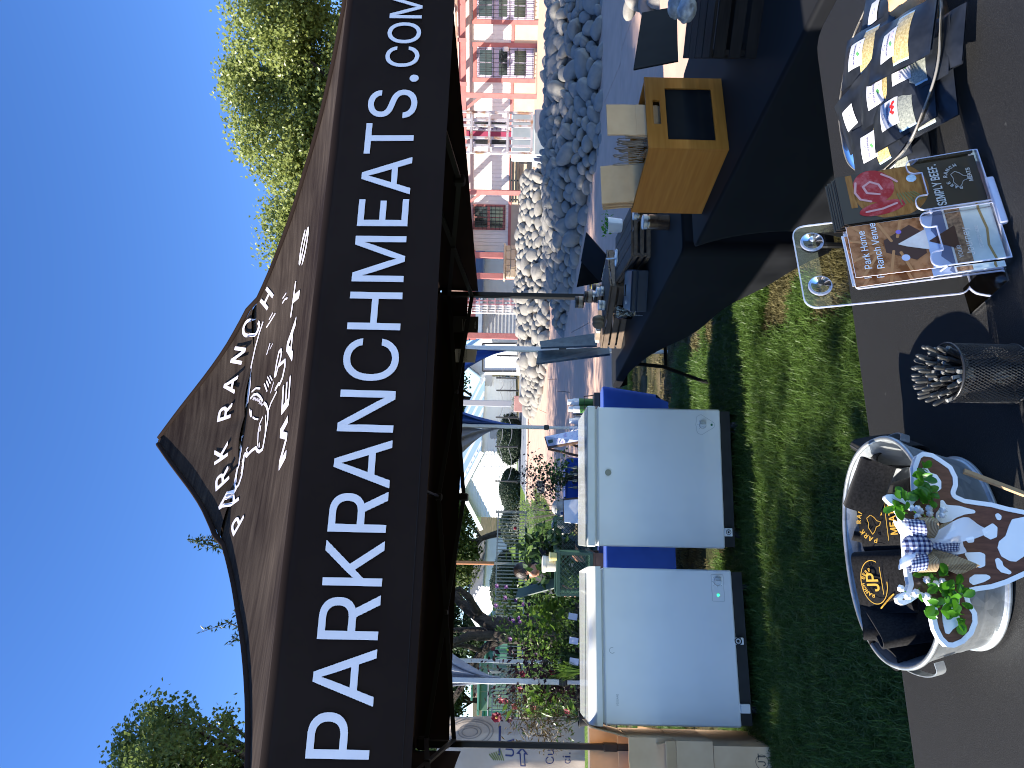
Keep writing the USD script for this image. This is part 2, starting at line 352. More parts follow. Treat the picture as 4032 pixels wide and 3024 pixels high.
# ------------------------------------------------------------------ the black canopy tent
AL = math.radians(18.0)
U = np.array([math.cos(AL), math.sin(AL), 0]); N = np.array([-math.sin(AL), math.cos(AL), 0]); Zv = np.array([0, 0, 1.0])
CC = np.array([-0.303, 3.37, 0.0]); HB = 1.5
zp = PchipInterpolator([0, 0.06, 0.25, 0.5, 0.75, 1.0], [3.125, 3.02, 2.69, 2.395, 2.185, 2.04])
def roofz(a, b):
    s = np.maximum(np.abs(a), np.abs(b)) / HB
    e = np.minimum(np.abs(a), np.abs(b)) / (np.maximum(np.abs(a), np.abs(b)) + 1e-6)
    sag = 0.03 * (1 - e ** 2) * np.sin(np.pi * np.clip(s, 0, 1))
    w = 0.010 * (meshkit.fbm(np.stack([a * 1.6, b * 4.0, 0 * a], -1), 3, 4) - 0.5) * np.clip(s * 3, 0, 1) * np.clip((1.02 - s) * 6, 0, 1)
    return zp(np.clip(s, 0, 1)) - sag + w
canw = usdkit.material(stage, LK + 'canopy_black_fabric', {
    'c': ('texture_coordinate', {}), 'm1': ('mapping', {'scale': (1.2, 14.0, 6.0)}), 'n1': ('noise_texture', {'scale': 3.0, 'detail': 9.0, 'roughness': 0.7}), 'n2': ('noise_texture', {'scale': 240.0, 'detail': 2.0}),
    'n3': ('noise_texture', {'scale': 2.2, 'detail': 5.0}),
    'r': ('rgb_ramp', {'ramp': [(0, (0.0125, 0.0080, 0.0072)), (0.42, (0.0185, 0.0120, 0.0102)), (0.60, (0.055, 0.041, 0.032)), (0.76, (0.115, 0.088, 0.068)), (1, (0.17, 0.13, 0.10))]}),
    'mm': ('math', {'math_type': 'multiply_add', 'value2': 0.55, 'value3': 0.0}), 'ad': ('math', {'math_type': 'multiply_add', 'value2': 0.5}),
    'b': ('bump', {'strength': 0.12, 'distance': 0.004}), 'p': ('principled_bsdf', {'roughness': 0.9, 'specular_ior_level': 0.05, 'sheen_weight': 0.0, 'sheen_roughness': 0.4})},
    [('c.object', 'm1.vector'), ('m1.vector', 'n1.vector'), ('c.object', 'n2.vector'), ('c.object', 'n3.vector'), ('n1.fac', 'mm.value1'), ('mm.value', 'ad.value3'), ('n3.fac', 'ad.value1'), ('ad.value', 'r.fac'), ('r.color', 'p.base_color'), ('n2.fac', 'b.height'), ('b.normal', 'p.normal')], surface='p.BSDF')
canb = mat('canopy_valance_fabric', (0.0150, 0.0094, 0.0082), (0.020, 0.0132, 0.0112), scale=3, rough=0.9, spec=0.06, bump=0.1, bscale=260, bdist=0.002)
blk = mat('black_steel', (0.010, 0.010, 0.011), rough=0.5, spec=0.25)
wprint = mat('white_print', (0.82, 0.76, 0.80), (0.76, 0.70, 0.74), scale=14, rough=0.6, spec=0.3, world=True)
tent = Thing('canopy_tent', 'black peaked canopy tent with white lettering along its front valance', 'canopy tent', CC, AL)
def roof_side(k, s0, s1, lift=0.0, nu=61, nv=41):
    """one of the four roof panels (k quarter turns), between the fractions s0 and s1 of the way down from the peak"""
    def fn(u, v):
        s = s0 + (s1 - s0) * v; b = -HB * s; a = (2 * u - 1) * HB * s
        c, n = math.cos(k * math.pi / 2), math.sin(k * math.pi / 2)
        a, b = a * c - b * n, a * n + b * c
        return np.stack([a, b, roofz(a, b) + lift], -1)
    return grid(fn, nu, nv)
for k in range(4):
    tent.add('roof_panel', roof_side(k, 0.27, 0.9955), canw, smooth=True)
capm = []
for k in range(4):
    g_ = roof_side(k, 0.004, 0.325, 0.022, 41, 14); v = g_[0]
    s = np.maximum(np.abs(v[:, 0]), np.abs(v[:, 1])) / HB; e = np.minimum(np.abs(v[:, 0]), np.abs(v[:, 1])) / (np.maximum(np.abs(v[:, 0]), np.abs(v[:, 1])) + 1e-6)
    v[:, 2] += 0.018 * np.clip((s - 0.2) / 0.11, 0, 1) ** 2 * np.sin(e * 9 + k) * 0.5 - 0.014 * np.clip((s - 0.22) / 0.09, 0, 1)
    capm.append(g_)
tent.add('vent_cap', cat(*capm), canw, smooth=50)
for k in range(4):
    c, n = math.cos(k * math.pi / 2), math.sin(k * math.pi / 2)
    t_ = np.linspace(0.01, 1.0, 40); a, b = -HB * t_, -HB * t_
    a, b = a * c - b * n, a * n + b * c
    tent.add('hip_seam', tube(np.stack([a, b, roofz(a, b) + 0.003 + 0.022 * (t_ < 0.32)], -1), 0.011, 6), canb, smooth=True)
VB = {0: 1.705, 1: 1.76, 2: 1.835, 3: 1.76}
def valance(k, zb):
    c, n = math.cos(k * math.pi / 2), math.sin(k * math.pi / 2)
    R = 0.03
    def fn(u, v):
        a = (2 * u - 1) * HB; p0_ = .38; zc_ = 2.0172; L = zc_ - zb; ar = R * (np.pi / 2 - p0_); tot = L + ar; d = v * tot
        ph = np.clip(p0_ + d / R, 0, np.pi / 2)
        out = R * np.sin(ph) - R + 0.012; z = zc_ + R * np.cos(ph) - np.maximum(d - ar, 0)
        x = v ** 1.3 * (0.006 * np.sin(a * 4.1 + k) + 0.008 * np.sin(a * 1.7 + 2 * k)) + 0.004 * (meshkit.fbm(np.stack([a * 5, z * 2, 0 * a + k], -1)) - 0.5)
        b = -HB - out - x; aa, bb = a * c - b * n, a * n + b * c
        return np.stack([aa, bb, z], -1)
    return shell(grid(fn, 90, 22), 0.0015)
for k in range(4):
    vp = tent.add('valance', valance(k, VB[k]), canb, smooth=50)
    c, n = math.cos(k * math.pi / 2), math.sin(k * math.pi / 2)
    if k == 0:
        front = vp
        hem = np.stack([np.linspace(-HB, HB, 40), np.full(40, -HB - 0.0145), np.full(40, VB[0] + 0.02)], -1)
        tent.add('hem_stitch', tube(hem, 0.0007, 4), mat('stitch_grey', (0.03, 0.026, 0.026), rough=0.9, spec=0.05), parent=vp)
def onval(m, a0, z0):
    v, f = VF(m); a = a0 + v[:, 0]; z = z0 + v[:, 1]
    b = -HB - 0.0175 - v[:, 2] - ((2.01 - z) / (2.01 - VB[0])) ** 1.3 * (0.006 * np.sin(a * 4.1) + 0.008 * np.sin(a * 1.7))
    return np.stack([a, b, z], -1), f
def letters(s, h, a0, a1, z0, name='letter'):
    ms = [text(ch, h, 0.0015, .5) for ch in s]; full = text(s, h, 0.0015, .5)[0]
    k = (a1 - a0) / (full[:, 0].max() - full[:, 0].min()); x0 = full[:, 0].min()
    for i, ch in enumerate(s):
        before = text(s[:i + 1], h, 0.0015, .5)[0][:, 0].max(); w = ms[i][0][:, 0].max()
        v = ms[i][0].copy(); v[:, 0] = (v[:, 0] - w + before - x0) * k
        tent.add(name, onval((v, ms[i][1]), a0, z0), wprint, parent=front)
letters('PARKRANCHMEATS', 0.140, -1.055, 0.735, 1.800)
letters('.', 0.140, 0.765, 0.79, 1.800)
letters('COM', 0.099, 0.82, 1.095, 1.803)
# legs, truss, fittings
grey = mat('grey_steel', (0.30, 0.31, 0.33), rough=0.45, metal=0.6)
for sa, sb in ((-1, 1), (1, 1), (-1, -1), (1, -1)):
    a, b = sa * (HB - 0.035), sb * (HB - 0.035)
    lg = tent.add('leg', cat(cbox((a, b, 1.36), (0.036, 0.036, 1.32), 0.004), cbox((a, b, 0.87), (0.046, 0.046, 0.09), 0.006)), blk)
    tent.add('inner_leg', cat(cbox((a, b, 0.38), (0.027, 0.027, 0.75), 0.003)), grey, parent=lg)
    tent.add('foot_plate', cbox((a, b, 0.006), (0.09, 0.09, 0.008)), grey, parent=lg)
    tent.add('corner_bracket', cbox((a, b, 1.985), (0.07, 0.07, 0.07), 0.01), blk, parent=lg)
def scissor(p, q, zt, zb):
    p, q = np.array(p), np.array(q); o = []
    for i in range(2):
        A, B = p + (q - p) * i / 2, p + (q - p) * (i + 1) / 2; n_ = np.array([0, 0, 1.0])
        o += [bar([*A, zt], [*B, zb], 0.012, 0.026), bar([*A, zb], [*B, zt], 0.012, 0.026)]
        o.append(cbox([*((A + B) / 2), (zt + zb) / 2], (0.03, 0.03, 0.03), 0.005))
    o.append(cbox([*((p + q) / 2), zb], (0.05, 0.05, 0.06), 0.008)); o.append(cbox([*((p + q) / 2), zt], (0.045, 0.045, 0.05), 0.008))
    return cat(*o)
h = HB - 0.06
for p, q in (((-h, h), (h, h)), ((-h, -h), (h, -h)), ((-h, -h), (-h, h)), ((h, -h), (h, h))):
    tent.add('truss', scissor(p, q, 1.965, 1.80), blk)
tent.add('centre_pole', bar([0, 0, 2.25], [0, 0, 3.10], 0.03), blk)
for sa, sb in ((0, 1), (0, -1), (1, 0), (-1, 0)):
    tent.add('roof_strut', bar([sa * h, sb * h, 1.965], [0, 0, 2.42], 0.014, 0.024), blk)
# printed tag sewn inside the back valance
tgw = tent.add('care_tag', shell(grid(lambda u, v: np.stack([1.17 - 0.10 * (u) - 0.12, 1.478 - 0.004 * np.sin(v * 3), 1.905 - 0.155 * v + 0.012 * u], -1), 6, 6), 0.0006), mat('tag_white', (0.78, 0.76, 0.78), rough=0.6))
tgb = tent.add('care_tag', shell(grid(lambda u, v: np.stack([1.30 - 0.125 * u, 1.476 + 0 * u, 1.93 - 0.18 * v], -1), 4, 4), 0.0006), mat('tag_black', (0.02, 0.02, 0.022), rough=0.5))
def ontag(m, a0, z0, b=1.470):
    v, f = VF(m); return np.stack([a0 + v[:, 0], b - v[:, 2], z0 + v[:, 1]], -1), f
ink = mat('print_black', (0.02, 0.02, 0.02)); gpr = mat('print_grey', (0.35, 0.35, 0.36))
lines = ['IT IS NOT FIRE PROOF', 'The fabric will burn if left in continuous', 'contact with any flame', 'The application of any foreign substance', 'may render the flame resistance ineffective']
for i, s_ in enumerate(lines):
    tent.add('tag_print', ontag(text(s_, 0.006, 0.0004), 0.958, 1.875 - 0.013 * i), ink, parent=tgw)
tent.add('tag_print', ontag(text('UPF50+', 0.011, 0.0004, True), 1.20, 1.765), gpr, parent=tgb)
for i in range(4):
    tent.add('tag_print', ontag(box(0, 0.09 - 0.02 * (i % 2), 0, 0.003, 0, 0.0004), 1.185, 1.86 - 0.012 * i), gpr, parent=tgb)

# printed logo on the front roof panel, drawn as strokes on the cloth
def roof_hit(x, y):
    r = ray(x, y); lo, hi = 1.4, 3.6
    def g_(t):
        p = np.array([0, 0, EYE]) + r * t - CC; a, b = p @ U, p @ N
        return a, b, p[2]
    prev = None
    for t in np.linspace(1.3, 3.4, 500):
        a, b, z = g_(t)
        if abs(a) <= HB * 1.02 and b >= -HB:
            s = max(abs(a), abs(b)) / HB
            zr = float(roofz(np.array([a]), np.array([b]))[0]) + (0.022 if s < 0.325 else 0)
            if z < zr: return a, b
    return a, b
def lay(m2, nudge=0.0028, cap=True):
    """a flat drawing (a, b) laid on the roof"""
    v, f = m2; t = trimesh.Trimesh(np.c_[v, np.zeros(len(v))], f, process=False)
    v3, f3 = trimesh.remesh.subdivide_to_size(t.vertices, t.faces, 0.02, max_iter=8)
    a, b = v3[:, 0], v3[:, 1]; s = np.maximum(np.abs(a), np.abs(b)) / HB
    z = roofz(a, b) + nudge + np.where((s < 0.325) & cap, 0.024, 0)
    return np.stack([a, b, z], -1), f3
def stroke(pts, w):
    P = [roof_hit(*p) for p in pts]
    g_ = sg.LineString(P).buffer(w / 2, quad_segs=3, cap_style=1)
    out = []
    for q_ in (g_.geoms if hasattr(g_, 'geoms') else [g_]):
        vv, ff = trimesh.creation.triangulate_polygon(q_, engine='earcut'); out.append((np.c_[vv, 0 * vv[:, 0]], ff))
    v, f = cat(*out); return v[:, :2], f
Az = lambda *p: [(820 + x / 2.513, 1480 + y / 2.513) for x, y in p]
Bz = lambda *p: [(850 + x / 2.513, 860 + y / 2.513) for x, y in p]
panel0 = '/World/canopy_tent/roof_panel'
cow = [(Bz((475, 1030), (440, 1130), (400, 1280), (355, 1460), (325, 1590)), .008),
 (Az((405, 25), (370, 90), (350, 180), (345, 250), (300, 360), (272, 440), (270, 540), (258, 610), (265, 680), (285, 720), (300, 790), (312, 850)), .012),
 (Az((405, 25), (422, 60), (415, 150), (385, 265)), .010), (Az((375, 120), (365, 200)), .004),
 (Az((315, 855), (285, 900), (268, 980), (270, 1070), (285, 1110), (310, 1080), (340, 990), (355, 900), (362, 790), (375, 770)), .011), (Az((315, 870), (290, 940), (280, 1050)), .007),
 (Az((375, 770), (390, 795), (405, 775), (440, 740), (480, 710), (495, 740), (515, 750), (545, 725), (560, 660), (575, 570), (595, 450), (600, 350), (580, 290), (560, 270)), .013),
 (Az((395, 770), (388, 730), (400, 710)), .006), (Az((600, 350), (630, 270), (685, 160)), .010), (Az((545, 410), (520, 470), (505, 560), (497, 690)), .007), (Az((578, 395), (575, 480), (572, 600)), .008), (Az((527, 500), (522, 540)), .009), (Az((515, 670), (513, 700)), .009),
 (Az((430, 220), (460, 185), (490, 180), (520, 205), (543, 245)), .010), (Az((445, 155), (480, 120), (520, 125)), .008), (Az((420, 335), (425, 390), (435, 400), (433, 350)), .008), (Az((450, 410), (470, 425), (500, 430)), .007),
 (Az((565, 80), (590, 150)), .008), (Az((585, 55), (605, 105)), .008), (Az((605, 30), (620, 65)), .007), (Az((655, 65), (625, 165)), .006), (Az((285, 600), (285, 640)), .005), (Az((300, 590), (308, 605)), .005),
 (Bz((545, 1240), (510, 1345)), .006), (Bz((570, 1240), (545, 1290)), .004), (Bz((595, 945), (512, 1075)), .008), (Bz((572, 937), (535, 1000)), .005), (Bz((712, 790), (690, 800), (668, 835)), .008), (Bz((703, 742), (670, 790)), .006), (Bz((520, 1570), (548, 1630)), .006), (Bz((545, 1560), (565, 1600)), .006)]
for i in range(7): cow.append((Az((450 + i * 11, 232 + i * 4), (462 + i * 10, 212 + i * 4)), .005))
for i in range(4): cow.append((Az((512 + i * 10, 272 + i * 7), (522 + i * 9, 252 + i * 9)), .005))
for i in range(5): cow.append((Az((335 + i * 3, 960 - i * 28), (342 + i * 3, 935 - i * 28)), .005))
for s_ in cow: tent.add('drawn_line', lay(stroke(*s_), cap=False), wprint, parent=panel0)
brand = [(Bz((592, 1560), (610, 1420), (635, 1320), (650, 1300), (658, 1330), (645, 1400), (625, 1470), (600, 1555)), .013), (Bz((640, 1450), (690, 1405), (692, 1470), (668, 1580), (640, 1640)), .014), (Bz((640, 1640), (625, 1640), (600, 1690)), .014)]
for s_ in brand: tent.add('brand_mark', lay(stroke(*s_)), wprint, parent=panel0)
def arc_letter(ch, h, ang, R, c, wide=None):
    v, f = text(ch, h, 0.0005, True); top = v[:, 2] > 0.00025
    keep = top[f].all(1); f = f[keep]; v = v * ([wide / v[:, 0].max(), 1, 1] if wide else 1); v2 = v[:, :2] - [v[:, 0].max() / 2, h / 2]
    t = ang; rad = np.array([math.cos(t), math.sin(t)]); tan = np.array([math.sin(t), -math.cos(t)])
    q_ = np.array(c) + rad * R + v2[:, :1] * tan + v2[:, 1:] * rad
    return q_, f
AC, AR = (0.025, -0.985), 0.615
for ch, (a, b) in zip('PARKRANCH', [(-.432, -.576), (-.339, -.491), (-.245, -.441), (-.135, -.398), (.041, -.362), (.159, -.392), (.273, -.433), (.385, -.474), (.487, -.559)]):
    g_ = math.atan2(b - AC[1], a - AC[0])
    tent.add('logo_letter', lay(arc_letter(ch, 0.082, g_, AR, AC)), wprint, parent=panel0)
for ch, a, w_ in zip('MEATS', (-.215, -.035, .175, .345, .525), (.185, .135, .175, .15, .155)):
    g_ = math.acos((a - .165) / 1.084); tent.add('logo_letter', lay(arc_letter(ch, 0.080, g_, 1.084, (.165, -1.945), w_)), wprint, parent=panel0)
# ------------------------------------------------------------------ chest freezers on black wheeled bases
fw = usdkit.material(stage, LK + 'freezer_white', {
    'c': ('texture_coordinate', {}), 'n': ('noise_texture', {'scale': 3.5, 'detail': 4.0}), 'r': ('rgb_ramp', {'ramp': [(0, (0.80, 0.80, 0.80)), (0.45, (0.80, 0.80, 0.80)), (0.75, (0.74, 0.745, 0.75)), (1, (0.74, 0.745, 0.75))]}),
    'v': ('noise_texture', {'scale': 16.0, 'detail': 10.0, 'roughness': 0.85}), 'r2': ('rgb_ramp', {'ramp': [(0, (1, 1, 1)), (0.70, (1, 1, 1)), (0.76, (0.62, 0.62, 0.62)), (1, (0.4, 0.4, 0.4))]}),
    'm': ('mix', {'mix_type': 'multiply', 'fac': 0.5}), 'bn': ('noise_texture', {'scale': 4.0, 'detail': 2.0}), 'b': ('bump', {'strength': 0.15, 'distance': 0.01}), 'p': ('principled_bsdf', {'roughness': 0.32, 'specular_ior_level': 0.45})},
    [('c.object', 'n.vector'), ('n.fac', 'r.fac'), ('c.object', 'v.vector'), ('v.fac', 'r2.fac'), ('r.color', 'm.color1'), ('r2.color', 'm.color2'), ('m.color', 'p.base_color'), ('c.object', 'bn.vector'), ('bn.fac', 'b.height'), ('b.normal', 'p.normal')], surface='p.BSDF')
flid = mat('freezer_lid_gloss', (0.78, 0.79, 0.78), (0.72, 0.74, 0.72), scale=6, rough=0.10, spec=0.7, coat=0.5)
gask = mat('gasket_grey', (0.42, 0.43, 0.42), rough=0.5)
bp = mat('black_plastic', (0.012, 0.012, 0.013), (0.02, 0.02, 0.021), scale=12, rough=0.45)
rub = mat('rubber_dark', (0.03, 0.03, 0.032), rough=0.7)
chrome = mat('chrome', (0.75, 0.75, 0.76), rough=0.18, metal=1.0)
lgrey = mat('light_grey_plastic', (0.62, 0.64, 0.66), rough=0.4)
mgrey = mat('mid_grey_print', (0.30, 0.32, 0.34), rough=0.5)
led = mat('green_led', (0.02, 0.9, 0.25), emit=1.2); ledoff = mat('green_lens', (0.02, 0.16, 0.09), rough=0.2)
def ring(r, w, d=0.001, n=40):
    return prism(sg.Point(0, 0).buffer(r).difference(sg.Point(0, 0).buffer(r - w)), d)
def outline(poly, w, d=0.0006):
    return prism(poly.buffer(w / 2).difference(poly.buffer(-w / 2)), d)
def face(m, x, z, y=0.0):
    """a drawing in the xy plane set upright on a front at depth y (towards the viewer is -y)"""
    v, f = VF(m); return np.stack([x + v[:, 0], y - v[:, 2], z + v[:, 1]], -1), f
def caster(t, x, y, parent=None, rot=0.3):
    m = xf(lathe([(0.004, -0.014), (0.036, -0.014), (0.045, -0.009), (0.045, 0.009), (0.036, 0.014), (0.004, 0.014)], 20), rx=math.pi / 2)
    w = t.add('caster', xf(m, (x, y, 0.045), rz=rot), rub)
    t.add('caster_fork', cat(*[xf(cbox((0, s * 0.019, 0.062), (0.034, 0.003, 0.05)), (x, y, 0), rz=rot) for s in (-1, 1)], xf(cbox((0, 0, 0.089), (0.055, 0.05, 0.005)), (x, y, 0)), xf(tube([(0, -.022, .045), (0, .022, .045)], .006, 8), (x, y, 0), rz=rot)), chrome, parent=w)
def freezer(label, P, Q, kind):
    P, Q = np.array(P), np.array(Q); d = Q - P; W = float(np.hypot(*d)); rz = math.atan2(d[1], d[0]); D = 0.60
    t = Thing('chest_freezer', label, 'freezer', (P[0], P[1], 0), rz)
    t.add('body', box(0, W, 0, D, 0.16, 0.935 if kind == 0 else 0.95, 0.008), fw)
    zt = 0.935 if kind == 0 else 0.95
    t.add('gasket', box(0.012, W - 0.012, 0.012, D - 0.012, zt, zt + 0.013), gask)
    if kind == 0:
        prof = None
        prof = [(0.0, zt + .011), (0.0, zt + .045), (0.004, zt + .055), (0.03, zt + .072), (0.05, zt + .080), (0.075, zt + .083)]
        pts = [(-0.006, zt + .011), (-0.008, zt + .043), (0.002, zt + .056), (0.035, zt + .074), (0.065, zt + .082), (0.10, zt + .084), (D - 0.02, zt + .084), (D, zt + .07), (D, zt + .011)]
        m = prism(sg.Polygon(pts), W + 0.012); v, f = VF(m); lid = (np.stack([v[:, 2] - 0.006, v[:, 0], v[:, 1]], -1), f)
    else:
        lid = box(-0.006, W + 0.006, -0.008, D, zt + .011, zt + .066, 0.007)
    lp = t.add('lid', lid, flid, smooth=28)
    t.add('trim', cat(box(-.003, W + .003, -.004, .004, zt - .012, zt - .006)), lgrey)
    t.add('base', box(0.01, W - 0.01, 0.012, D - 0.01, 0.095, 0.16), bp)
    for i, (x, y, r_) in enumerate(((0.10, 0.09, 0.9), (W - 0.10, 0.08, 1.1), (0.10, D - 0.1, 0.2), (W - 0.10, D - 0.1, 0.5))):
        caster(t, x, y, rot=r_ + i)
    if kind == 0:
        x, z = W * (1 - .1205), 0.247
        pl = t.add('control_panel', face(outline(sg.box(-.076, -.036, .076, .036).buffer(-.004).buffer(.004), .0015), x, z), mgrey)
        dx, lx = W * (1 - .078), W * (1 - .168); mk = [0.035, 1]
        t.add('foot', box(0.075, 0.125, -.004, .02, .105, .16, .003), fw); t.add('foot', box(0.535 * W - .02, 0.535 * W + .02, -.004, .02, .115, .16, .003), fw)
        t.add('drain_plug', cat(face(ring(.021, .005, .004), .535 * W, .148, -.004), face(prism(sg.Point(0, 0).buffer(.008), .003), .535 * W, .148, -.004)), bp)
        t.add('maker_lettering', face(text('VISSANI', .011, .0005), .10, .855), lgrey if False else mgrey)
        t.add('ring_mark', face(prism(sg.Point(0, 0).buffer(.017).difference(sg.Point(0, 0).buffer(.0145)).difference(sg.box(-.01, -.03, .03, -.006)), .0004), .46 * W, .885), mgrey)
    else:
        x, z = W * (1 - .116), 0.262
        tri = sg.Polygon([(-.062, .022), (-.05, .045), (0, .052), (.05, .045), (.062, .022), (.012, -.058), (-.012, -.058)]).buffer(-.006).buffer(.010)
        pl = t.add('control_panel', face(outline(tri, .0014), x, z), mgrey)
        dx, lx = x, x; 
        t.add('lock_badge', face(prism(sg.Point(0, 0).buffer(.020), .005), .52 * W, .882), mat('badge_brass', (0.30, 0.30, 0.24), rough=0.4, metal=0.4))
        t.add('foot', box(0.075, 0.125, -.004, .02, .112, .16, .003), fw)
        t.add('drain_plug', cat(face(ring(.016, .003, .003), .1, .137, -.004), face(prism(sg.Point(0, 0).buffer(.006), .003), .1, .137, -.004)), bp)
    dz = z if kind == 0 else z + .012
    dl = t.add('dial', cat(face(prism(sg.Point(0, 0).buffer(.0215), .010), dx, dz), face(prism(sg.box(-.004, -.019, .004, .019), .016), dx, dz)), lgrey)
    t.add('dial_mark', cat(face(prism(sg.Point(0, 0).buffer(.024).difference(sg.Point(0, 0).buffer(.0225)).difference(sg.box(0, -.03, .03, .03)), .0006), dx, dz), *[face(prism(affinity.rotate(sg.box(-.001, .028, .001, .033), a_, origin=(0, 0)), .0006), dx, dz) for a_ in (range(-135, 136, 45) if kind == 0 else (-50, 0, 50))]), ink, parent=dl)
    t.add('indicator', face(prism(sg.Point(0, 0).buffer(.007), .002), lx, z if kind == 0 else z - .045), led if kind == 0 else ledoff)
    return t
freezer('white chest freezer with rounded sunlit lid, beside the cardboard boxes', (-1.916, 4.09), (-1.091, 4.35), 0)
freezer('white chest freezer with flat glossy lid and round badge, nearer the black tables', (-.990, 4.475), (-.136, 4.655), 1)

# ------------------------------------------------------------------ tables under stretch covers
span = mat('spandex_black', (0.0035, 0.0040, 0.0055), (0.0055, 0.006, 0.008), scale=5, rough=0.65, spec=0.10, sheen=0.03, bump=0.06, bscale=700, bdist=0.001)
felt = usdkit.material(stage, LK + 'charcoal_felt', {
    'c': ('texture_coordinate', {}), 'n': ('noise_texture', {'scale': 520.0, 'detail': 2.0, 'roughness': 0.8}), 'r': ('rgb_ramp', {'ramp': [(0, (0.0025, 0.0025, 0.0026)), (0.38, (0.005, 0.005, 0.0053)), (0.62, (0.019, 0.019, 0.0195)), (0.8, (0.065, 0.065, 0.067)), (1, (0.14, 0.14, 0.14))]}),
    'n2': ('noise_texture', {'scale': 2.5, 'detail': 3.0}), 'r2': ('rgb_ramp', {'ramp': [(0, (0.8, 0.8, 0.8)), (1, (1.2, 1.2, 1.2))]}), 'm': ('mix', {'mix_type': 'multiply', 'fac': 1.0}),
    'w': ('noise_texture', {'scale': 46.0, 'detail': 3.0}), 'r3': ('rgb_ramp', {'ramp': [(0, (0, 0, 0)), (0.73, (0, 0, 0)), (0.78, (0.12, 0.12, 0.12)), (1, (0.3, 0.3, 0.3))]}), 'ad': ('mix', {'mix_type': 'add', 'fac': 0.25}),
    'b': ('bump', {'strength': 0.5, 'distance': 0.001}), 'p': ('principled_bsdf', {'roughness': 0.62, 'specular_ior_level': 0.38, 'sheen_weight': 0.0})},
    [('c.object', 'n.vector'), ('n.fac', 'r.fac'), ('c.object', 'n2.vector'), ('n2.fac', 'r2.fac'), ('r.color', 'm.color1'), ('r2.color', 'm.color2'), ('c.object', 'w.vector'), ('w.fac', 'r3.fac'), ('m.color', 'ad.color1'), ('r3.color', 'ad.color2'), ('ad.color', 'p.base_color'), ('n.fac', 'b.height'), ('b.normal', 'p.normal')], surface='p.BSDF')
def rrect(x0, x1, y0, y1, r, n=8):
    g_ = np.linspace(0, np.pi / 2, n); P = []
    for cx, cy, a in ((x1 - r, y1 - r, 0), (x0 + r, y1 - r, 1), (x0 + r, y0 + r, 2), (x1 - r, y0 + r, 3)):
        P += [(cx + r * math.cos(q_ + a * math.pi / 2), cy + r * math.sin(q_ + a * math.pi / 2)) for q_ in g_]
    return np.array(P)
def cover(w, d, z, re=0.012, rc=0.035, zlow=None, flare=0.0, nseg=26):
    """a fitted cloth over a w x d table top at height z with sides down to zlow(side, position); x runs 0..w, y 0..d"""
    base = rrect(0, w, 0, d, rc, 6)
    # denser outline
    L = sg.LinearRing(base); n = 180; P = np.array([L.interpolate(i / n, normalized=True).coords[0] for i in range(n)])
    zl = np.array([zlow(x, y) for x, y in P]) if zlow else np.zeros(n) + 0.01
    nx = P - np.array([w / 2, d / 2]); out = np.roll(P, -1, 0) - np.roll(P, 1, 0); out = np.stack([out[:, 1], -out[:, 0]], 1); out /= np.linalg.norm(out, axis=1, keepdims=True)
    rows = []
    for q_ in np.linspace(0, np.pi / 2, 5):
        rows.append(np.c_[P - out * re * (1 - math.sin(q_)), np.full(n, z - re + re * math.cos(q_))])
    for k in range(1, nseg):
        s = k / (nseg - 1); zz_ = z - re + (zl - (z - re)) * s
        wv = 0.006 * np.sin(np.arange(n) * 0.35) * s
        rows.append(np.c_[P + out * (wv + flare * s)[:, None] if np.ndim(flare) == 0 else P, zz_])
    v = np.vstack(rows + [np.array([[w / 2, d / 2, z]])]); m = len(rows); F = []
    J = np.arange(n); K = (J + 1) % n
    for k in range(m - 1):
        F.append(np.stack([k * n + J, (k + 1) * n + J, (k + 1) * n + K], 1)); F.append(np.stack([k * n + J, (k + 1) * n + K, k * n + K], 1))
    F.append(np.stack([np.full(n, m * n), J, K], 1))
    return v, np.vstack(F)
def table_frame(t, w, d, z, mat_=None):
    mt = mat_ or blk
    t.add('tabletop', box(0.02, w - 0.02, 0.02, d - 0.02, z - 0.045, z - 0.008, 0.005), bp)
    for x, s in ((0.22, -1), (w - 0.22, 1)):
        for y in (0.07, d - 0.07):
            t.add('leg', tube([(x - s * .03, y, z - .05), (x, y, z * .55), (x + s * .08, y, 0.16), (x + s * .10, y, 0.012)], 0.013, 8), mt)
        t.add('crossbar', tube([(x, 0.07, z * .45), (x, d - 0.07, z * .45)], 0.011, 8), mt)
# front table: the near one on which the photographer's goods stand
Q0 = np.array([0.905, 1.868]); T0 = Thing('front_table', 'long table nearest the viewer under a charcoal felt cloth', 'table', (Q0[0], Q0[1], 0), AL + math.pi)
table_frame(T0, 1.95, 0.80, 0.738)
T0.add('cloth', cover(1.95, 0.80, 0.74, 0.012, 0.05, flare=0.015), felt, smooth=40)
# the long table on the right behind it, towards the rear (jars, cash box), cover hooked on near foot only
e0, e1 = np.array([0.62, 3.27]), np.array([-0.02, 5.50]); dB = (e1 - e0); LB = float(np.hypot(*dB)); aB = math.atan2(dB[1], dB[0])
TB = Thing('rear_table', 'black covered table under the tent carrying the cash box and jars', 'table', (e0[0], e0[1], 0), aB)
zlB = PchipInterpolator([0, .02, .166, .3, .5, .68, .9, 1.0], [.06, .10, .25, .356, .455, .63, .685, .69])
wB = 0.76
def low_b(x, y):
    if y > -0.02 + wB and 0.02 < x: return 0.45
    if x > LB - 0.03: return 0.62
    if x < 0.03: return 0.05 + 0.3 * math.sin(math.pi * min(max((wB - abs(y)) / wB, 0), 1)) ** 0.7
    return float(zlB(min(max(x / LB, 0), 1)))
TBm = cover(LB, wB, 0.74, 0.014, 0.035, low_b)
v_, f_ = TBm; v_ = v_.copy(); v_[:, 1] -= wB
def low_b2(x, y): return low_b(x, y)
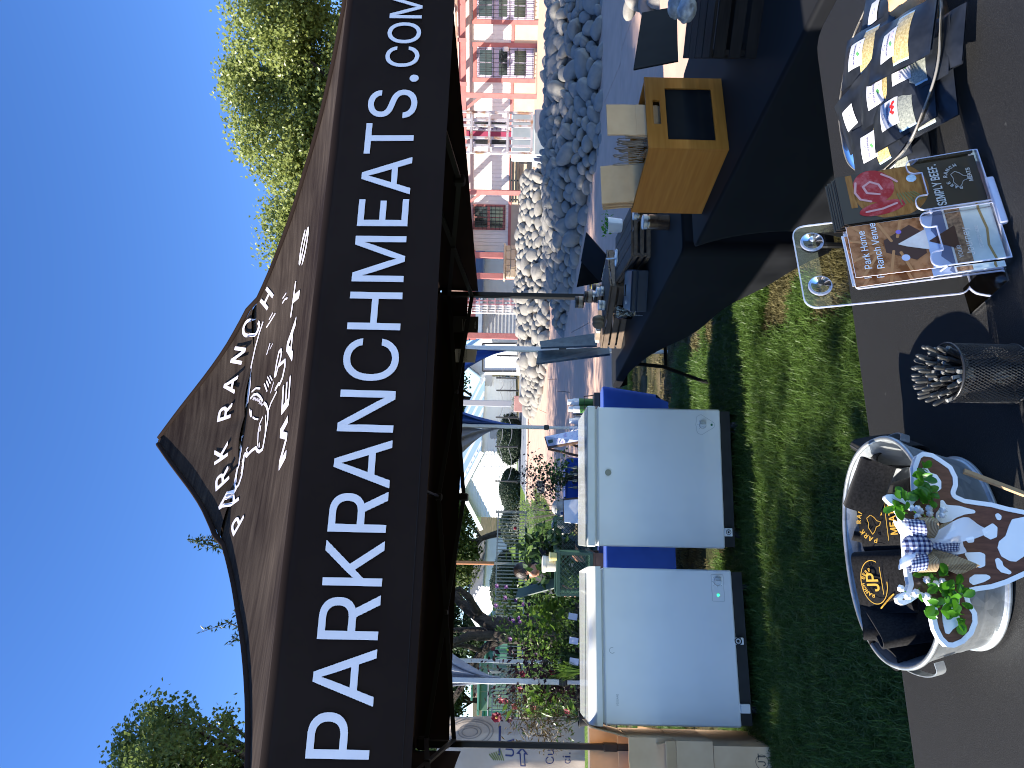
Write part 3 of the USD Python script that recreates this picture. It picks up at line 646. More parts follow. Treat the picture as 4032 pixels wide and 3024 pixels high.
# local x runs from near to far along the aisle side; the table lies to the right (-y)
TBm2 = cover(LB, wB, 0.74, 0.014, 0.035, lambda x, y: (float(zlB(min(max(x / LB, 0), 1))) if y > wB - 0.03 else (0.62 if x > LB - 0.03 else (0.05 if x < 0.03 else 0.30))))
v2 = TBm2[0].copy(); v2[:, 1] -= wB
TB.add('cloth', (v2, TBm2[1]), span, smooth=40)
TB.add('tabletop', box(.02, LB - .02, -wB + .02, -.02, .695, .73, .005), bp)
for x in (0.12, LB - 0.35):
    for y in (-0.08, -wB + 0.08):
        s_ = -1 if x < 1 else 1
        TB.add('leg', tube([(x - s_ * .05, y, .69), (x + s_ * .02, y, .42), (x + s_ * .16, y + (.06 if y > -.3 else -.06), .10), (x + s_ * .18, y + (.07 if y > -.3 else -.07), .012)], .014, 8), blk)
    TB.add('crossbar', tube([(x, -.08, .40), (x, -wB + .08, .40)], .012, 8), blk)
# the middle table with the wooden box
a0 = np.array([0.58, 3.06]); TA = Thing('middle_table', 'black covered table holding the wooden bag box and dark crate', 'table', (a0[0], a0[1], 0), AL - math.pi / 2)
LA, wA = 1.83, 0.90
mA = cover(LA, wA, 0.745, 0.014, 0.035, lambda x, y: 0.02)
v3 = mA[0].copy()
fade = np.clip(1 - v3[:, 0] / 0.5, 0, 1) ** 2; hgt = np.clip((0.74 - v3[:, 2]) / 0.72, 0, 1)
v3[:, 0] += 0.17 * fade * np.sin(np.pi * hgt) ** 0.8 * (1 - v3[:, 0])
TA.add('cloth', (v3, mA[1]), span, smooth=40)
TA.add('tabletop', box(.02, LA - .02, .02, wA - .02, .70, .735, .005), bp)
for x in (0.2, LA - 0.2):
    for y in (0.08, wA - 0.08):
        TA.add('leg', tube([(x, y, .70), (x, y, .012)], .013, 8), blk)

# ------------------------------------------------------------------ cardboard boxes, stacked at the left
card = mat('cardboard', (0.50, 0.33, 0.19), (0.56, 0.38, 0.23), scale=6, rough=0.85, spec=0.2, bump=0.15, bscale=60, bdist=0.002)
def open_box(t, w, d, h, flaps, wall=0.006):
    t.add('wall', cat(box(0, w, 0, wall, 0, h), box(0, w, d - wall, d, 0, h), box(0, wall, wall, d - wall, 0, h), box(w - wall, w, wall, d - wall, 0, h), box(wall, w - wall, wall, d - wall, 0, wall)), card)
    for side, ang, L in flaps:
        m = box(0, w if side in 'fb' else d, 0, L, -wall / 2, wall / 2); v, f = VF(m); v = v.copy(); v[:, 2] += 0.006 * np.sin(v[:, 0] * 4)
        c, s = math.cos(ang), math.sin(ang)
        y, z = v[:, 1] * c, v[:, 1] * s; x = v[:, 0]
        if side == 'f': q_ = np.stack([x, -y + .003, h + z + v[:, 2]], -1)
        if side == 'b': q_ = np.stack([x, d + y - .003, h + z + v[:, 2]], -1)
        if side == 'l': q_ = np.stack([-y + .003, x, h + z + v[:, 2]], -1)
        if side == 'r': q_ = np.stack([w + y - .003, x, h + z + v[:, 2]], -1)
        t.add('flap', (q_, f), card)
bz = [(0.0, .40, .43, .50, 'bottom', 0.30), (.43, .36, .41, .12, 'mid', 0.26), (.595, .38, .44, .21, 'top', 0.30)]
b3 = Thing('cardboard_box', 'lowest brown cardboard box of the stack with circled initials', 'cardboard box', (-2.48, 3.80, 0.0), 0.27)
open_box(b3, .55, .46, .36, [])
b3.add('top_panel', box(.006, .544, .006, .454, .35, .357), card)
b3.add('scrawl', cat(face(ring(.036, .0025, .0006), .475, .10), face(text('JT', .04, .0006), .452, .082)), ink)
b2 = Thing('cardboard_box', 'middle brown cardboard box of the stack, its flap lying open', 'cardboard box', (-2.46, 3.80, 0.361), 0.30)
open_box(b2, .55, .42, .20, [('r', 1.75, .10), ('f', 1.2, .06), ('b', 1.0, .14)])
b1 = Thing('cardboard_box', 'top brown cardboard box of the stack with one flap standing up', 'cardboard box', (-2.44, 3.83, 0.566), 0.33)
open_box(b1, .53, .42, .25, [('r', 1.35, .21), ('b', 1.9, .18), ('l', .3, .2)])
# ------------------------------------------------------------------ goods on the front table
TZ = 0.7405
def onplane(x, y, P, n):
    r = ray(x, y); o = np.array([0, 0, EYE]); t = ((np.array(P) - o) @ n) / (r @ n); return o + r * t
# --- galvanized oval bucket
galv = usdkit.material(stage, LK + 'galvanized_steel', {
    'c': ('texture_coordinate', {}), 'n': ('voronoi_texture', {'scale': 45.0, 'feature': 'f1'}), 'n2': ('noise_texture', {'scale': 22.0, 'detail': 6.0, 'roughness': 0.7}),
    'a': ('mix', {'fac': 0.65}), 'r': ('rgb_ramp', {'ramp': [(0, (0.24, 0.27, 0.29)), (0.4, (0.36, 0.39, 0.41)), (0.65, (0.52, 0.55, 0.56)), (1, (0.66, 0.68, 0.68))]}),
    'rr': ('map_range', {'from_min': 0.3, 'from_max': 0.7, 'to_min': 0.28, 'to_max': 0.5}), 'b': ('bump', {'strength': 0.2, 'distance': 0.002}), 'p': ('principled_bsdf', {'metallic': 0.75, 'roughness': 0.35})},
    [('c.object', 'n.vector'), ('c.object', 'n2.vector'), ('n.color', 'a.color1'), ('n2.color', 'a.color2'), ('a.color', 'r.fac'), ('r.color', 'p.base_color'), ('n2.fac', 'rr.value'), ('rr.result', 'p.roughness'), ('n2.fac', 'b.height'), ('b.normal', 'p.normal')], surface='p.BSDF')
BC = np.array([-0.262, 1.205]); BH = 0.128
bk = Thing('metal_bucket', 'oval galvanized metal bucket full of black can sleeves', 'bucket', (BC[0], BC[1], TZ + .001), AL)
def oval(a, b, n=72, p=2.3):
    g_ = np.linspace(0, 2 * np.pi, n, endpoint=False); c, s = np.cos(g_), np.sin(g_)
    return np.stack([a * np.sign(c) * np.abs(c) ** (2 / p), b * np.sign(s) * np.abs(s) ** (2 / p)], 1)
rows = []; R_ = [(0.152, .112, .004), (0.150, .110, 0.0), (.153, .113, .002), (.1545, .1145, .010), (.152, .112, .013), (.158, .119, .040), (.160, .121, .046), (.160, .1205, .05), (.176, .140, .104), (.178, .142, .108), (.178, .1415, .112), (.183, .148, BH)]
for a, b, z in R_: o = oval(a, b); rows.append(np.c_[o, np.full(72, z)])
V = np.vstack(rows); J = np.arange(72); K = (J + 1) % 72; F = np.vstack([np.vstack([np.stack([k * 72 + J, k * 72 + K, (k + 1) * 72 + K], 1), np.stack([k * 72 + J, (k + 1) * 72 + K, (k + 1) * 72 + J], 1)]) for k in range(len(R_) - 1)])
bk.add('wall', shell((V, F), 0.0012), galv, smooth=50)
o = oval(.151, .111); bk.add('bottom', prism(o, .0015, .003), galv)
o = oval(.184, .149, 96); bk.add('rolled_rim', tube(np.c_[np.vstack([o, o[:2]]), np.full(98, BH)], .0042, 8, False), galv, smooth=True)
o = oval(.1535, .1135, 96); bk.add('foot_bead', tube(np.c_[np.vstack([o, o[:2]]), np.full(98, .007)], .0035, 8, False), galv, smooth=True)
for s in (-1, 1):
    g_ = np.linspace(-1, 1, 24); y = 0.055 * g_; x = .172 + .022 * np.sqrt(np.clip(1 - g_ ** 2, 0, 1)) ** .8; z = .102 - .012 * np.sqrt(np.clip(1 - g_ ** 2, 0, 1))
    st = np.stack([s * x, y, z], 1)
    def strap(u, v, st=st, s=s):
        i = (u * 23).astype(int).clip(0, 23); p = st[i].copy(); p[:, 2] += (v - .5) * .015; p[:, 0] += s * (v - .5) * .004; return p
    bk.add('handle', shell(grid(strap, 24, 4), .0016), galv, smooth=40)
# --- can sleeves of black foam
foam = mat('foam_black', (0.006, 0.006, 0.0065), (0.017, 0.0165, 0.017), scale=260, rough=0.95, spec=0.1, bump=0.25, bscale=500, bdist=0.001, sheen=0.06, detail=3)
gold = mat('gold_print', (0.62, 0.36, 0.06), rough=0.4, spec=0.4)
seam = mat('foam_edge', (0.05, 0.048, 0.046), rough=0.9)
def sleeve(name_label, c, right, axis, w=.092, th=.026, L=.118, art=None, group=None):
    right, axis = np.array(right, float), np.array(axis, float); axis /= np.linalg.norm(axis); right -= axis * (right @ axis); right /= np.linalg.norm(right); nrm = np.cross(right, axis)
    t = Thing('can_sleeve', name_label, 'can sleeve', c, 0, group)
    def cr(u, v):
        g_ = u * 2 * np.pi; q_ = 3.2; cx, sx = np.cos(g_), np.sin(g_)
        x = w / 2 * np.sign(cx) * np.abs(cx) ** (2 / q_); y = th / 2 * np.sign(sx) * np.abs(sx) ** (2 / q_) * (1 + .25 * np.cos(v * 3))
        return np.stack([x, y * (1 - .0), (v - .5) * L + .0015 * np.sin(g_ * 2)], -1)
    m = shell(grid(cr, 41, 9), -0.0035); v, f = m
    loc = np.array(right)[None] * v[:, :1] - nrm[None] * v[:, 1:2] * -1 + axis[None] * v[:, 2:]
    b_ = t.add('body', (loc, f), foam, smooth=50)
    e = np.linspace(-L / 2, L / 2, 9); 
    for s in (1,):
        t.add('edge_seam', tube(np.stack([right * (s * w / 2 + .003) + axis * q_ for q_ in e]), .0016, 6), seam)
    if art:
        def put(m2, x, y):
            vv, ff = VF(m2); return (right[None] * (x + vv[:, :1]) + axis[None] * (y + vv[:, 1:2]) + nrm[None] * (th / 2 * 1.26 + .0040 + vv[:, 2:] * .3)), ff
        for nm, m2, x, y in art: t.add(nm, put(m2, x, y + .008), gold)
    return t
def arcs(s, h, R, a0, a1):
    ms = []
    for i, ch in enumerate(s):
        if ch == ' ': continue
        a = a0 + (a1 - a0) * i / (len(s) - 1); ms.append(xf(text(ch, h, .0008, True, center=True), (R * math.cos(a), R * math.sin(a), 0), rz=a - math.pi / 2))
    return cat(*ms)
lineart = lambda P, w=.0009: prism(sg.LineString(P).buffer(w / 2, quad_segs=2), .0008)
cowline = [(-.02, .006), (-.012, .010), (-.004, .009), (.004, .011), (.009, .004), (.004, -.002), (-.002, -.006), (-.004, -.012), (-.010, -.010), (-.012, -.004), (-.02, 0.0), (-.024, .004), (-.02, .006)]
art_m = [('print', arcs('PARK RANCH', .0075, .030, 2.9, .45), 0.0, -.004), ('print_cow', lineart(cowline), .002, .004), ('print_brand', cat(text('JP', .008, .0008, True)), .008, -.012), ('print', text('MEATS', .011, .0008, True, center=True), 0, -.034), ('print_rule', cat(lineart([(-.034, -.018), (.034, -.018)]), ), 0, 0), ('print_rule', lineart([(-.034, -.039), (.034, -.039)]), 0, 0)]
ova = sg.Point(0, 0).buffer(1); ova = affinity.scale(ova, .036, .022)
art_j = [('print_ring', prism(ova.difference(affinity.scale(ova, .97, .955)).difference(sg.box(.0, -.03, .04, -.009)), .0008), 0, 0), ('print', text('JP', .019, .0008, True, center=True), 0, -.007), ('print', arcs('RANCH BEEF', .0055, .0195, 2.8, .35), -.001, -.003), ('print_rule', lineart([(-.020, -.013), (.024, -.013)]), 0, 0), ('print_sprig', cat(*[lineart([(-.036 + i * .004, .003 - i * .004), (-.030 + i * .004, -.003 - i * .0045)], .0022) for i in range(5)]), -.006, -.008)]
def bpt(x, y, z): return onz(x, y, TZ + z)
X3 = np.array([1.0, 0, 0]); Y3 = np.array([0, 1.0, 0])
zA = np.array([0, 0, 1.0])
sleeve('black can sleeve with gold oval JP print', bpt(3482, 2290, .122), U * 1 + .10 * Zv, .78 * N + .62 * Zv, art=art_j, w=.094, L=.088)
sleeve('black can sleeve with gold MEATS and cow print', bpt(3490, 2055, .110), U + .04 * N, .80 * N + .60 * Zv, art=art_m, w=.088, L=.085)
sleeve('black can sleeve lying across the bucket at its back right, open end out', bpt(3424, 1916, .138), N * .4 + Zv * .9, U * .80 - N * .35 - Zv * .25, w=.050, th=.042, L=.088)
sleeve('black can sleeve tucked deep inside the right end of the bucket', bpt(3500, 1770, .060), Zv + .3 * N, U * .5 + N * .9, w=.09, L=.10)
sleeve('folded black can sleeve standing between the two printed ones', bpt(3462, 2150, .060), N * .9 + Zv * .3, U * .2 + Zv * .9 + N * .3, w=.09, th=.02, L=.10)
sleeve('black can sleeve under the oval printed one at the bucket left', bpt(3520, 2415, .108), U * .8 + N * .35, N * .5 + Zv * .85, w=.085, th=.024, L=.10)
sleeve('black can sleeve rolled upright, second from the bucket left handle', bpt(3560, 2445, .100), U * .6 + N * .7, Zv * .9 + N * .25 - U * .2, w=.085, th=.026, L=.10)
sleeve('black can sleeve nearest the left handle of the bucket', bpt(3575, 2530, .085), U * .5 + N * .8, Zv * .9 - U * .35, w=.07, th=.04, L=.095)
sleeve('black can sleeve at the front wall of the bucket behind the horn', bpt(3610, 2370, .070), U, Zv * .9 + N * .2, w=.09, th=.024, L=.10)
sleeve('black can sleeve at the bottom middle of the bucket', bpt(3560, 2000, .055), U * .7 - N * .3, N + Zv * .1, w=.09, th=.03, L=.10)

# --- wooden cow sign in front of the bucket
SP = np.array([BC[0], BC[1], 0]) - N * .163 + np.array([0, 0, TZ + BH]); tl = math.radians(9)
SN = -N * math.cos(tl) + Zv * math.sin(tl); SU = np.cross(Zv, SN) * 1.0; SU /= np.linalg.norm(SU); SUp = np.cross(SN, SU)
def z5(X, Y): return 3250 + X / 2.369, 1650 + Y / 2.369
def z6(X, Y): return 3250 + X / 2.013, 2200 + Y / 2.013
def sxy(px):
    p = onplane(px[0], px[1], SP, SN) - SP; return p @ SU, p @ SUp
def s3(m):
    v, f = VF(m); return SP + v[:, :1] * SU + v[:, 1:2] * SUp + v[:, 2:] * SN, f
def spoly(P, z=z5, smooth_=.0025):
    g_ = sg.Polygon([sxy(z(*p)) for p in P]).buffer(0)
    return g_.buffer(smooth_, quad_segs=4).buffer(-2 * smooth_, quad_segs=4).buffer(smooth_, quad_segs=4)
out_ = [(720, 1000), (690, 900), (640, 810), (590, 775), (555, 735), (562, 705), (620, 700), (700, 730), (780, 770), (830, 700), (820, 560), (815, 440), (850, 340), (900, 305), (1000, 320), (1080, 370), (1180, 440), (1230, 540), (1235, 620), (1210, 690), (1220, 710), (1300, 745), (1400, 760), (1550, 780), (1700, 820), (1853, 850), (1905, 862), (1905, 1448), (1853, 1470), (1700, 1540), (1560, 1585), (1420, 1605), (1330, 1625), (1353, 1715), (1412, 1809), (1418, 1903), (1377, 2009), (1295, 2092), (1200, 2133), (1130, 2127), (1059, 2056), (1012, 1962), (989, 1856), (1000, 1774), (950, 1700), (877, 1650), (800, 1709), (730, 1738), (677, 1715), (663, 1668), (694, 1633), (753, 1609), (777, 1538), (760, 1450), (740, 1300), (730, 1150)]
O = sg.Polygon([sxy(z5(*p)) for p in out_]).buffer(0).buffer(.003).buffer(-.006).buffer(.003)
if hasattr(O, 'geoms'): O = max(O.geoms, key=lambda g_: g_.area)
Oin = O.buffer(-.0068)
wd = usdkit.material(stage, LK + 'sign_walnut', {'c': ('texture_coordinate', {}), 'm': ('mapping', {'scale': (60.0, 60.0, 4.0)}), 'n': ('noise_texture', {'scale': 3.0, 'detail': 8.0, 'roughness': 0.7}), 'r': ('rgb_ramp', {'ramp': [(0, (0.035, 0.014, 0.010)), (0.4, (0.065, 0.026, 0.018)), (0.6, (0.11, 0.045, 0.03)), (1, (0.15, 0.065, 0.045))]}), 'p': ('principled_bsdf', {'roughness': 0.25, 'coat_weight': 0.6, 'coat_roughness': 0.08})},
    [('c.object', 'm.vector'), ('m.vector', 'n.vector'), ('n.fac', 'r.fac'), ('r.color', 'p.base_color')], surface='p.BSDF')
resin = mat('white_resin', (0.80, 0.81, 0.83), (0.76, 0.77, 0.80), scale=30, rough=0.12, spec=0.6, coat=0.5)
sign = Thing('cow_sign', 'wooden cow head cut-out with white spots and a bow, against the bucket', 'decoration', SP, 0)
spots = [[(905, 450), (940, 445), (980, 500), (1040, 520), (1080, 580), (1080, 650), (1040, 680), (990, 650), (910, 595), (920, 530)],
 [(1075, 730), (1110, 770), (1130, 800), (1250, 810), (1460, 870), (1300, 890), (1220, 920), (1150, 970), (1080, 970), (1030, 930), (1030, 880), (1070, 830)], [(1580, 890), (1610, 875), (1645, 905), (1635, 945), (1600, 940)],
 [(1890, 905), (1740, 935), (1710, 1000), (1680, 1090), (1620, 1140), (1605, 1200), (1640, 1280), (1720, 1325), (1780, 1330), (1853, 1280), (1890, 1240)], [(1510, 1000), (1560, 970), (1605, 1010), (1600, 1100), (1540, 1125), (1480, 1090), (1460, 1030)],
 [(1580, 1310), (1610, 1290), (1650, 1330), (1660, 1370), (1745, 1430), (1720, 1450), (1640, 1430), (1600, 1390)], [(1345, 1480), (1390, 1450), (1500, 1450), (1560, 1475), (1480, 1520), (1380, 1550), (1340, 1520)], [(1290, 1245), (1440, 1240), (1490, 1260), (1490, 1370), (1440, 1390), (1350, 1350)], [(1300, 1110), (1390, 1090), (1385, 1150), (1330, 1155)],
 [(1083, 1774), (1130, 1656), (1200, 1621), (1259, 1656), (1248, 1738), (1224, 1797), (1265, 1868), (1253, 1915), (1189, 1962), (1153, 2009), (1118, 1997), (1095, 1892)]]
Ssh = [spoly(p) for p in spots]
core = Oin
for s in Ssh: core = core.difference(s.buffer(.0002))
def big(g_): return [q_ for q_ in (g_.geoms if hasattr(g_, 'geoms') else [g_]) if q_.area > 2e-6]
sign.addw('board', s3(cat(*[prism(q_, .012, -.012) for q_ in big(core)])), wd)
sign.addw('resin_edge', s3(cat(*[prism(q_, .0135, -.0125) for q_ in big(O.difference(Oin.buffer(.0002)))])), resin)
for s in Ssh:
    for q_ in big(s.intersection(Oin)): sign.addw('resin_spot', s3(prism(q_, .0125, -.0122)), resin)
oak = mat('pale_stick', (0.42, 0.27, 0.14), (0.34, 0.21, 0.11), scale=20, rough=0.6)
pA, pB = onplane(*z5(1290, 485), SP - SN * .02, SN), onplane(*z5(1853, 700), SP - SN * .02, SN)
stk = Thing('wooden_stick', 'thin pale wooden stick leaning behind the cow sign', 'stick', pB + (pB - pA) * .12)
stk.addw('stick', bar(pB + (pB - pA) * .12, pA, .005, .007), oak)
# leaves, berries, bow: parts of the decoration
lfg = leafmat('boxwood_plastic', (0.07, 0.24, 0.015), (0.22, 0.50, 0.03), 0.4, 0.3, 0.5, (0.36, 0.60, 0.05))
lg_ = np.random.default_rng(21)
def round_leaf(c, d, up, L, W):
    d = d / np.linalg.norm(d); s = np.cross(d, up); s /= np.linalg.norm(s); u = np.cross(s, d)
    prof = [(0, 0), (.12, .45), (.35, .9), (.6, 1), (.85, .7), (1, 0)]
    V = []; 
    for t, w in prof: V += [c + d * L * t + s * W / 2 * w + u * (.10 * L * w - .12 * L * t * t), c + d * L * t - u * .12 * L * t * t, c + d * L * t - s * W / 2 * w + u * (.10 * L * w - .12 * L * t * t)]
    F = []
    for i in range(5):
        a = i * 3
        F += [[a, a + 1, a + 4], [a, a + 4, a + 3], [a + 1, a + 2, a + 5], [a + 1, a + 5, a + 4]]
    return np.array(V), np.array(F)
def sprig(zf, pts, berries, nleaf):
    for (X, Y, off) in pts:
        for _ in range(nleaf):
            c = onplane(*zf(X + lg_.normal(0, 22), Y + lg_.normal(0, 22)), SP, SN) + SN * (off + lg_.uniform(.002, .022))
            d = SU * lg_.normal(0, 1) + SUp * lg_.normal(0.2, 1) + SN * lg_.uniform(-.1, .6)
            sign.addw('leaf', round_leaf(c, d, SN + .5 * lg_.normal(0, .6, 3), lg_.uniform(.013, .020), lg_.uniform(.008, .013)), lfg, smooth=True)
        b_ = onplane(*zf(X, Y), SP, SN)
        sign.addw('stem', tube([b_ + SN * .002 + SUp * -.012, b_ + SN * (off + .014)], .0008, 5), lfg)
    for (X, Y) in berries:
        c = onplane(*zf(X, Y), SP, SN) + SN * lg_.uniform(.014, .022); b = blob(.0046, 2, 0, 1)
        v = b[0] * (1 + .14 * np.sign(np.sin(b[0][:, :1] * 2600) * np.sin(b[0][:, 1:2] * 2600) * np.sin(b[0][:, 2:] * 2600)))
        sign.addw('berry', (v + c, b[1]), mat('white_berry', (0.80, 0.80, 0.80), rough=0.6), smooth=True)
        sign.addw('stem', tube([c, c + SN * -.012 - SU * lg_.normal(0, .006) + SUp * -.01], .0007, 5), lfg)
sprig(z5, [(690, 760, .006), (600, 860, .004), (680, 880, .006), (790, 690, .010), (850, 640, .012), (870, 490, .006), (860, 560, .008), (910, 740, .012), (940, 790, .010), (830, 790, .010), (960, 690, .006)], [(760, 845), (810, 855), (845, 875), (920, 850), (930, 895), (1050, 860), (1050, 910), (820, 925)], 4)
sprig(z6, [(720, 130, .004), (800, 120, .006), (900, 130, .008), (970, 200, .010), (850, 250, .012), (920, 270, .012), (800, 270, .010), (760, 330, .008), (760, 380, .006), (830, 380, .006), (890, 320, .012), (950, 310, .010), (980, 360, .008), (1010, 280, .008), (1020, 440, .006), (1030, 480, .004)], [(770, 170), (830, 205), (880, 185), (560, 240), (670, 280), (690, 270), (620, 300), (760, 300)], 3)
ging = usdkit.material(stage, LK + 'gingham_ribbon', {'u': ('uvmap', {'attribute': 'st'}), 's': ('separate_xyz', {}), 
    'a1': ('math', {'math_type': 'multiply', 'value2': 5.0}), 'f1': ('math', {'math_type': 'fraction'}), 'g1': ('math', {'math_type': 'greater_than', 'value2': 0.5}),
    'a2': ('math', {'math_type': 'multiply', 'value2': 1.0}), 'f2': ('math', {'math_type': 'fraction'}), 'g2': ('math', {'math_type': 'greater_than', 'value2': 0.5}),
    'ad': ('math', {'math_type': 'add'}), 'hf': ('math', {'math_type': 'multiply', 'value2': 0.5}), 'r': ('rgb_ramp', {'ramp': [(0, (0.82, 0.83, 0.86)), (0.5, (0.20, 0.24, 0.42)), (1, (0.015, 0.02, 0.10))]}), 'p': ('principled_bsdf', {'roughness': 0.7}), 't': ('translucent_bsdf', {}), 'mx': ('mix_closure', {'fac': 0.25})},
    [('u.UV', 's.vector'), ('s.x', 'a1.value1'), ('a1.value', 'f1.value1'), ('f1.value', 'g1.value1'), ('s.y', 'a2.value1'), ('a2.value', 'f2.value1'), ('f2.value', 'g2.value1'), ('g1.value', 'ad.value1'), ('g2.value', 'ad.value2'), ('ad.value', 'hf.value1'), ('hf.value', 'r.fac'), ('r.color', 'p.base_color'), ('r.color', 't.color'), ('p.BSDF', 'mx.closure1'), ('t.BSDF', 'mx.closure2')], surface='mx.closure')
burl = usdkit.material(stage, LK + 'burlap_ribbon', {'u': ('uvmap', {'attribute': 'st'}), 'w': ('wave_texture', {'scale': 4.4, 'bands_direction': 'x', 'distortion': 1.2, 'detail': 2.0, 'detail_scale': 3.0}), 'r': ('rgb_ramp', {'ramp': [(0, (0.13, 0.085, 0.045)), (0.4, (0.33, 0.23, 0.13)), (1, (0.56, 0.43, 0.27))]}), 'b': ('bump', {'strength': 0.6, 'distance': 0.002}), 'p': ('principled_bsdf', {'roughness': 0.9, 'specular_ior_level': 0.15})},
    [('u.UV', 'w.vector'), ('w.fac', 'r.fac'), ('r.color', 'p.base_color'), ('w.fac', 'b.height'), ('b.normal', 'p.normal')], surface='p.BSDF')
sheer = usdkit.material(stage, LK + 'sheer_ribbon', {'p': ('principled_bsdf', {'base_color': (0.82, 0.82, 0.86), 'roughness': 0.35, 'sheen_weight': 0.3}), 't': ('transparent_bsdf', {}), 'l': ('layer_weight', {'blend': 0.4}), 'mr': ('map_range', {'from_min': 0, 'from_max': 1, 'to_min': 0.38, 'to_max': 0.10}), 'm': ('mix_closure', {})}, [('l.facing', 'mr.value'), ('mr.result', 'm.fac'), ('p.BSDF', 'm.closure1'), ('t.BSDF', 'm.closure2')], surface='m.closure')
def ribbon(name, C, Wd, m_, n=24, vs=None):
    """C: (X, Y, off) centre points in the sign's drawing; Wd: half width vectors likewise"""
    from scipy.interpolate import make_interp_spline
    P = np.array([onplane(*z5(x, y), SP, SN) + SN * o_ for x, y, o_ in C]); A = np.array([onplane(*z5(x + wx, y + wy), SP, SN) + SN * (o_ + wo) for (x, y, o_), (wx, wy, wo) in zip(C, Wd)]) - P
    k = min(3, len(P) - 1); t = np.linspace(0, 1, len(P)); sp_, sa = make_interp_spline(t, P, k), make_interp_spline(t, A, k)
    g_ = np.linspace(0, 1, n); PP, AA = sp_(g_), sa(g_); m = 9; V, uvs = [], []
    Ls = np.r_[0, np.cumsum(np.linalg.norm(np.diff(PP, axis=0), axis=1))]
    for i in range(n):
        for j in range(m):
            q_ = j / (m - 1) * 2 - 1; V.append(PP[i] + AA[i] * q_ + SN * .0012 * math.sin(q_ * 4 + i * .5)); uvs.append((j / (m - 1), Ls[i] / .0052))
    V = np.array(V) - sign.loc; F = []
    for i in range(n - 1):
        for j in range(m - 1):
            a = i * m + j; F += [[a, a + m, a + m + 1], [a, a + m + 1, a + 1]]
    sign.add(name, (V, np.array(F)), m_, smooth=True, uv=np.array(uvs))
ribbon('burlap_loop', [(870, 1180, .012), (880, 1100, .028), (870, 1010, .040), (865, 945, .032), (860, 1000, .018), (860, 1120, .010)], [(55, 5, 0)] + [(75, 5, .004)] * 4 + [(50, 5, 0)], burl)
ribbon('burlap_loop', [(860, 1220, .012), (870, 1290, .028), (880, 1370, .038), (875, 1440, .030), (870, 1380, .016), (860, 1260, .010)], [(50, -5, 0)] + [(75, 0, .004)] * 4 + [(45, 0, 0)], burl)
ribbon('gingham_loop', [(800, 1180, .018), (770, 1110, .034), (745, 1030, .044), (745, 965, .036), (760, 1010, .022), (790, 1130, .014)], [(40, 8, 0)] + [(78, 12, .004)] * 4 + [(40, 8, 0)], ging)
ribbon('gingham_loop', [(800, 1220, .018), (785, 1290, .034), (775, 1370, .044), (780, 1435, .036), (790, 1380, .022), (800, 1260, .014)], [(36, -6, 0)] + [(66, -10, .004)] * 4 + [(36, -8, 0)], ging)
ribbon('sheer_loop', [(770, 1180, .016), (690, 1110, .030), (640, 1040, .036), (630, 985, .030), (670, 1030, .020), (750, 1150, .012)], [(25, 30, 0)] + [(55, 20, .003)] * 4 + [(25, 20, 0)], sheer)
ribbon('sheer_loop', [(770, 1220, .016), (700, 1290, .030), (680, 1340, .036), (690, 1390, .030), (710, 1340, .020), (760, 1250, .012)], [(25, -30, 0)] + [(62, -30, .003)] * 4 + [(25, -20, 0)], sheer)
ribbon('sheer_tail', [(860, 1160, .020), (1000, 1120, .026), (1180, 1060, .030), (1380, 1010, .022)], [(10, 40, 0), (20, 60, 0), (30, 100, .002), (90, 58, 0)], sheer)
ribbon('sheer_tail', [(860, 1170, .018), (1000, 1180, .020), (1120, 1210, .020), (1250, 1200, .016)], [(5, 30, 0), (10, 50, 0), (10, 60, 0), (20, 50, 0)], sheer)
ribbon('burlap_tail', [(870, 1160, .014), (960, 1100, .020), (1060, 1040, .018), (1180, 1000, .010)], [(5, 40, 0), (10, 50, 0), (10, 50, 0), (10, 40, 0)], burl)
ribbon('burlap_tail', [(870, 1230, .016), (980, 1300, .024), (1130, 1360, .024), (1300, 1420, .016)], [(-10, 45, 0), (-15, 60, 0), (-20, 75, 0), (-95, 45, 0)], burl)
ribbon('gingham_tail', [(870, 1180, .024), (960, 1200, .030), (1060, 1210, .028), (1195, 1205, .020)], [(5, 25, 0), (0, 32, .003), (0, 40, .002), (-5, 40, 0)], ging)
ribbon('gingham_tail', [(870, 1190, .014), (1000, 1240, .020), (1100, 1270, .020), (1200, 1295, .012)], [(0, 15, 0), (-5, 20, 0), (-5, 22, 0), (-5, 20, 0)], ging)
kn = blob(.017, 3, .0, 1, sc=(1.25, .8, .95)); kv = kn[0]
kc = onplane(*z5(795, 1195), SP, SN) + SN * .026
v = kv[:, :1] * -SUp * .95 + kv[:, 1:2] * SN + kv[:, 2:] * SU
sign.add('bow_knot', (v + kc - sign.loc, kn[1]), ging, smooth=True, uv=np.stack([kv[:, 2] / .034 * 1.0, kv[:, 0] / .0075], 1))

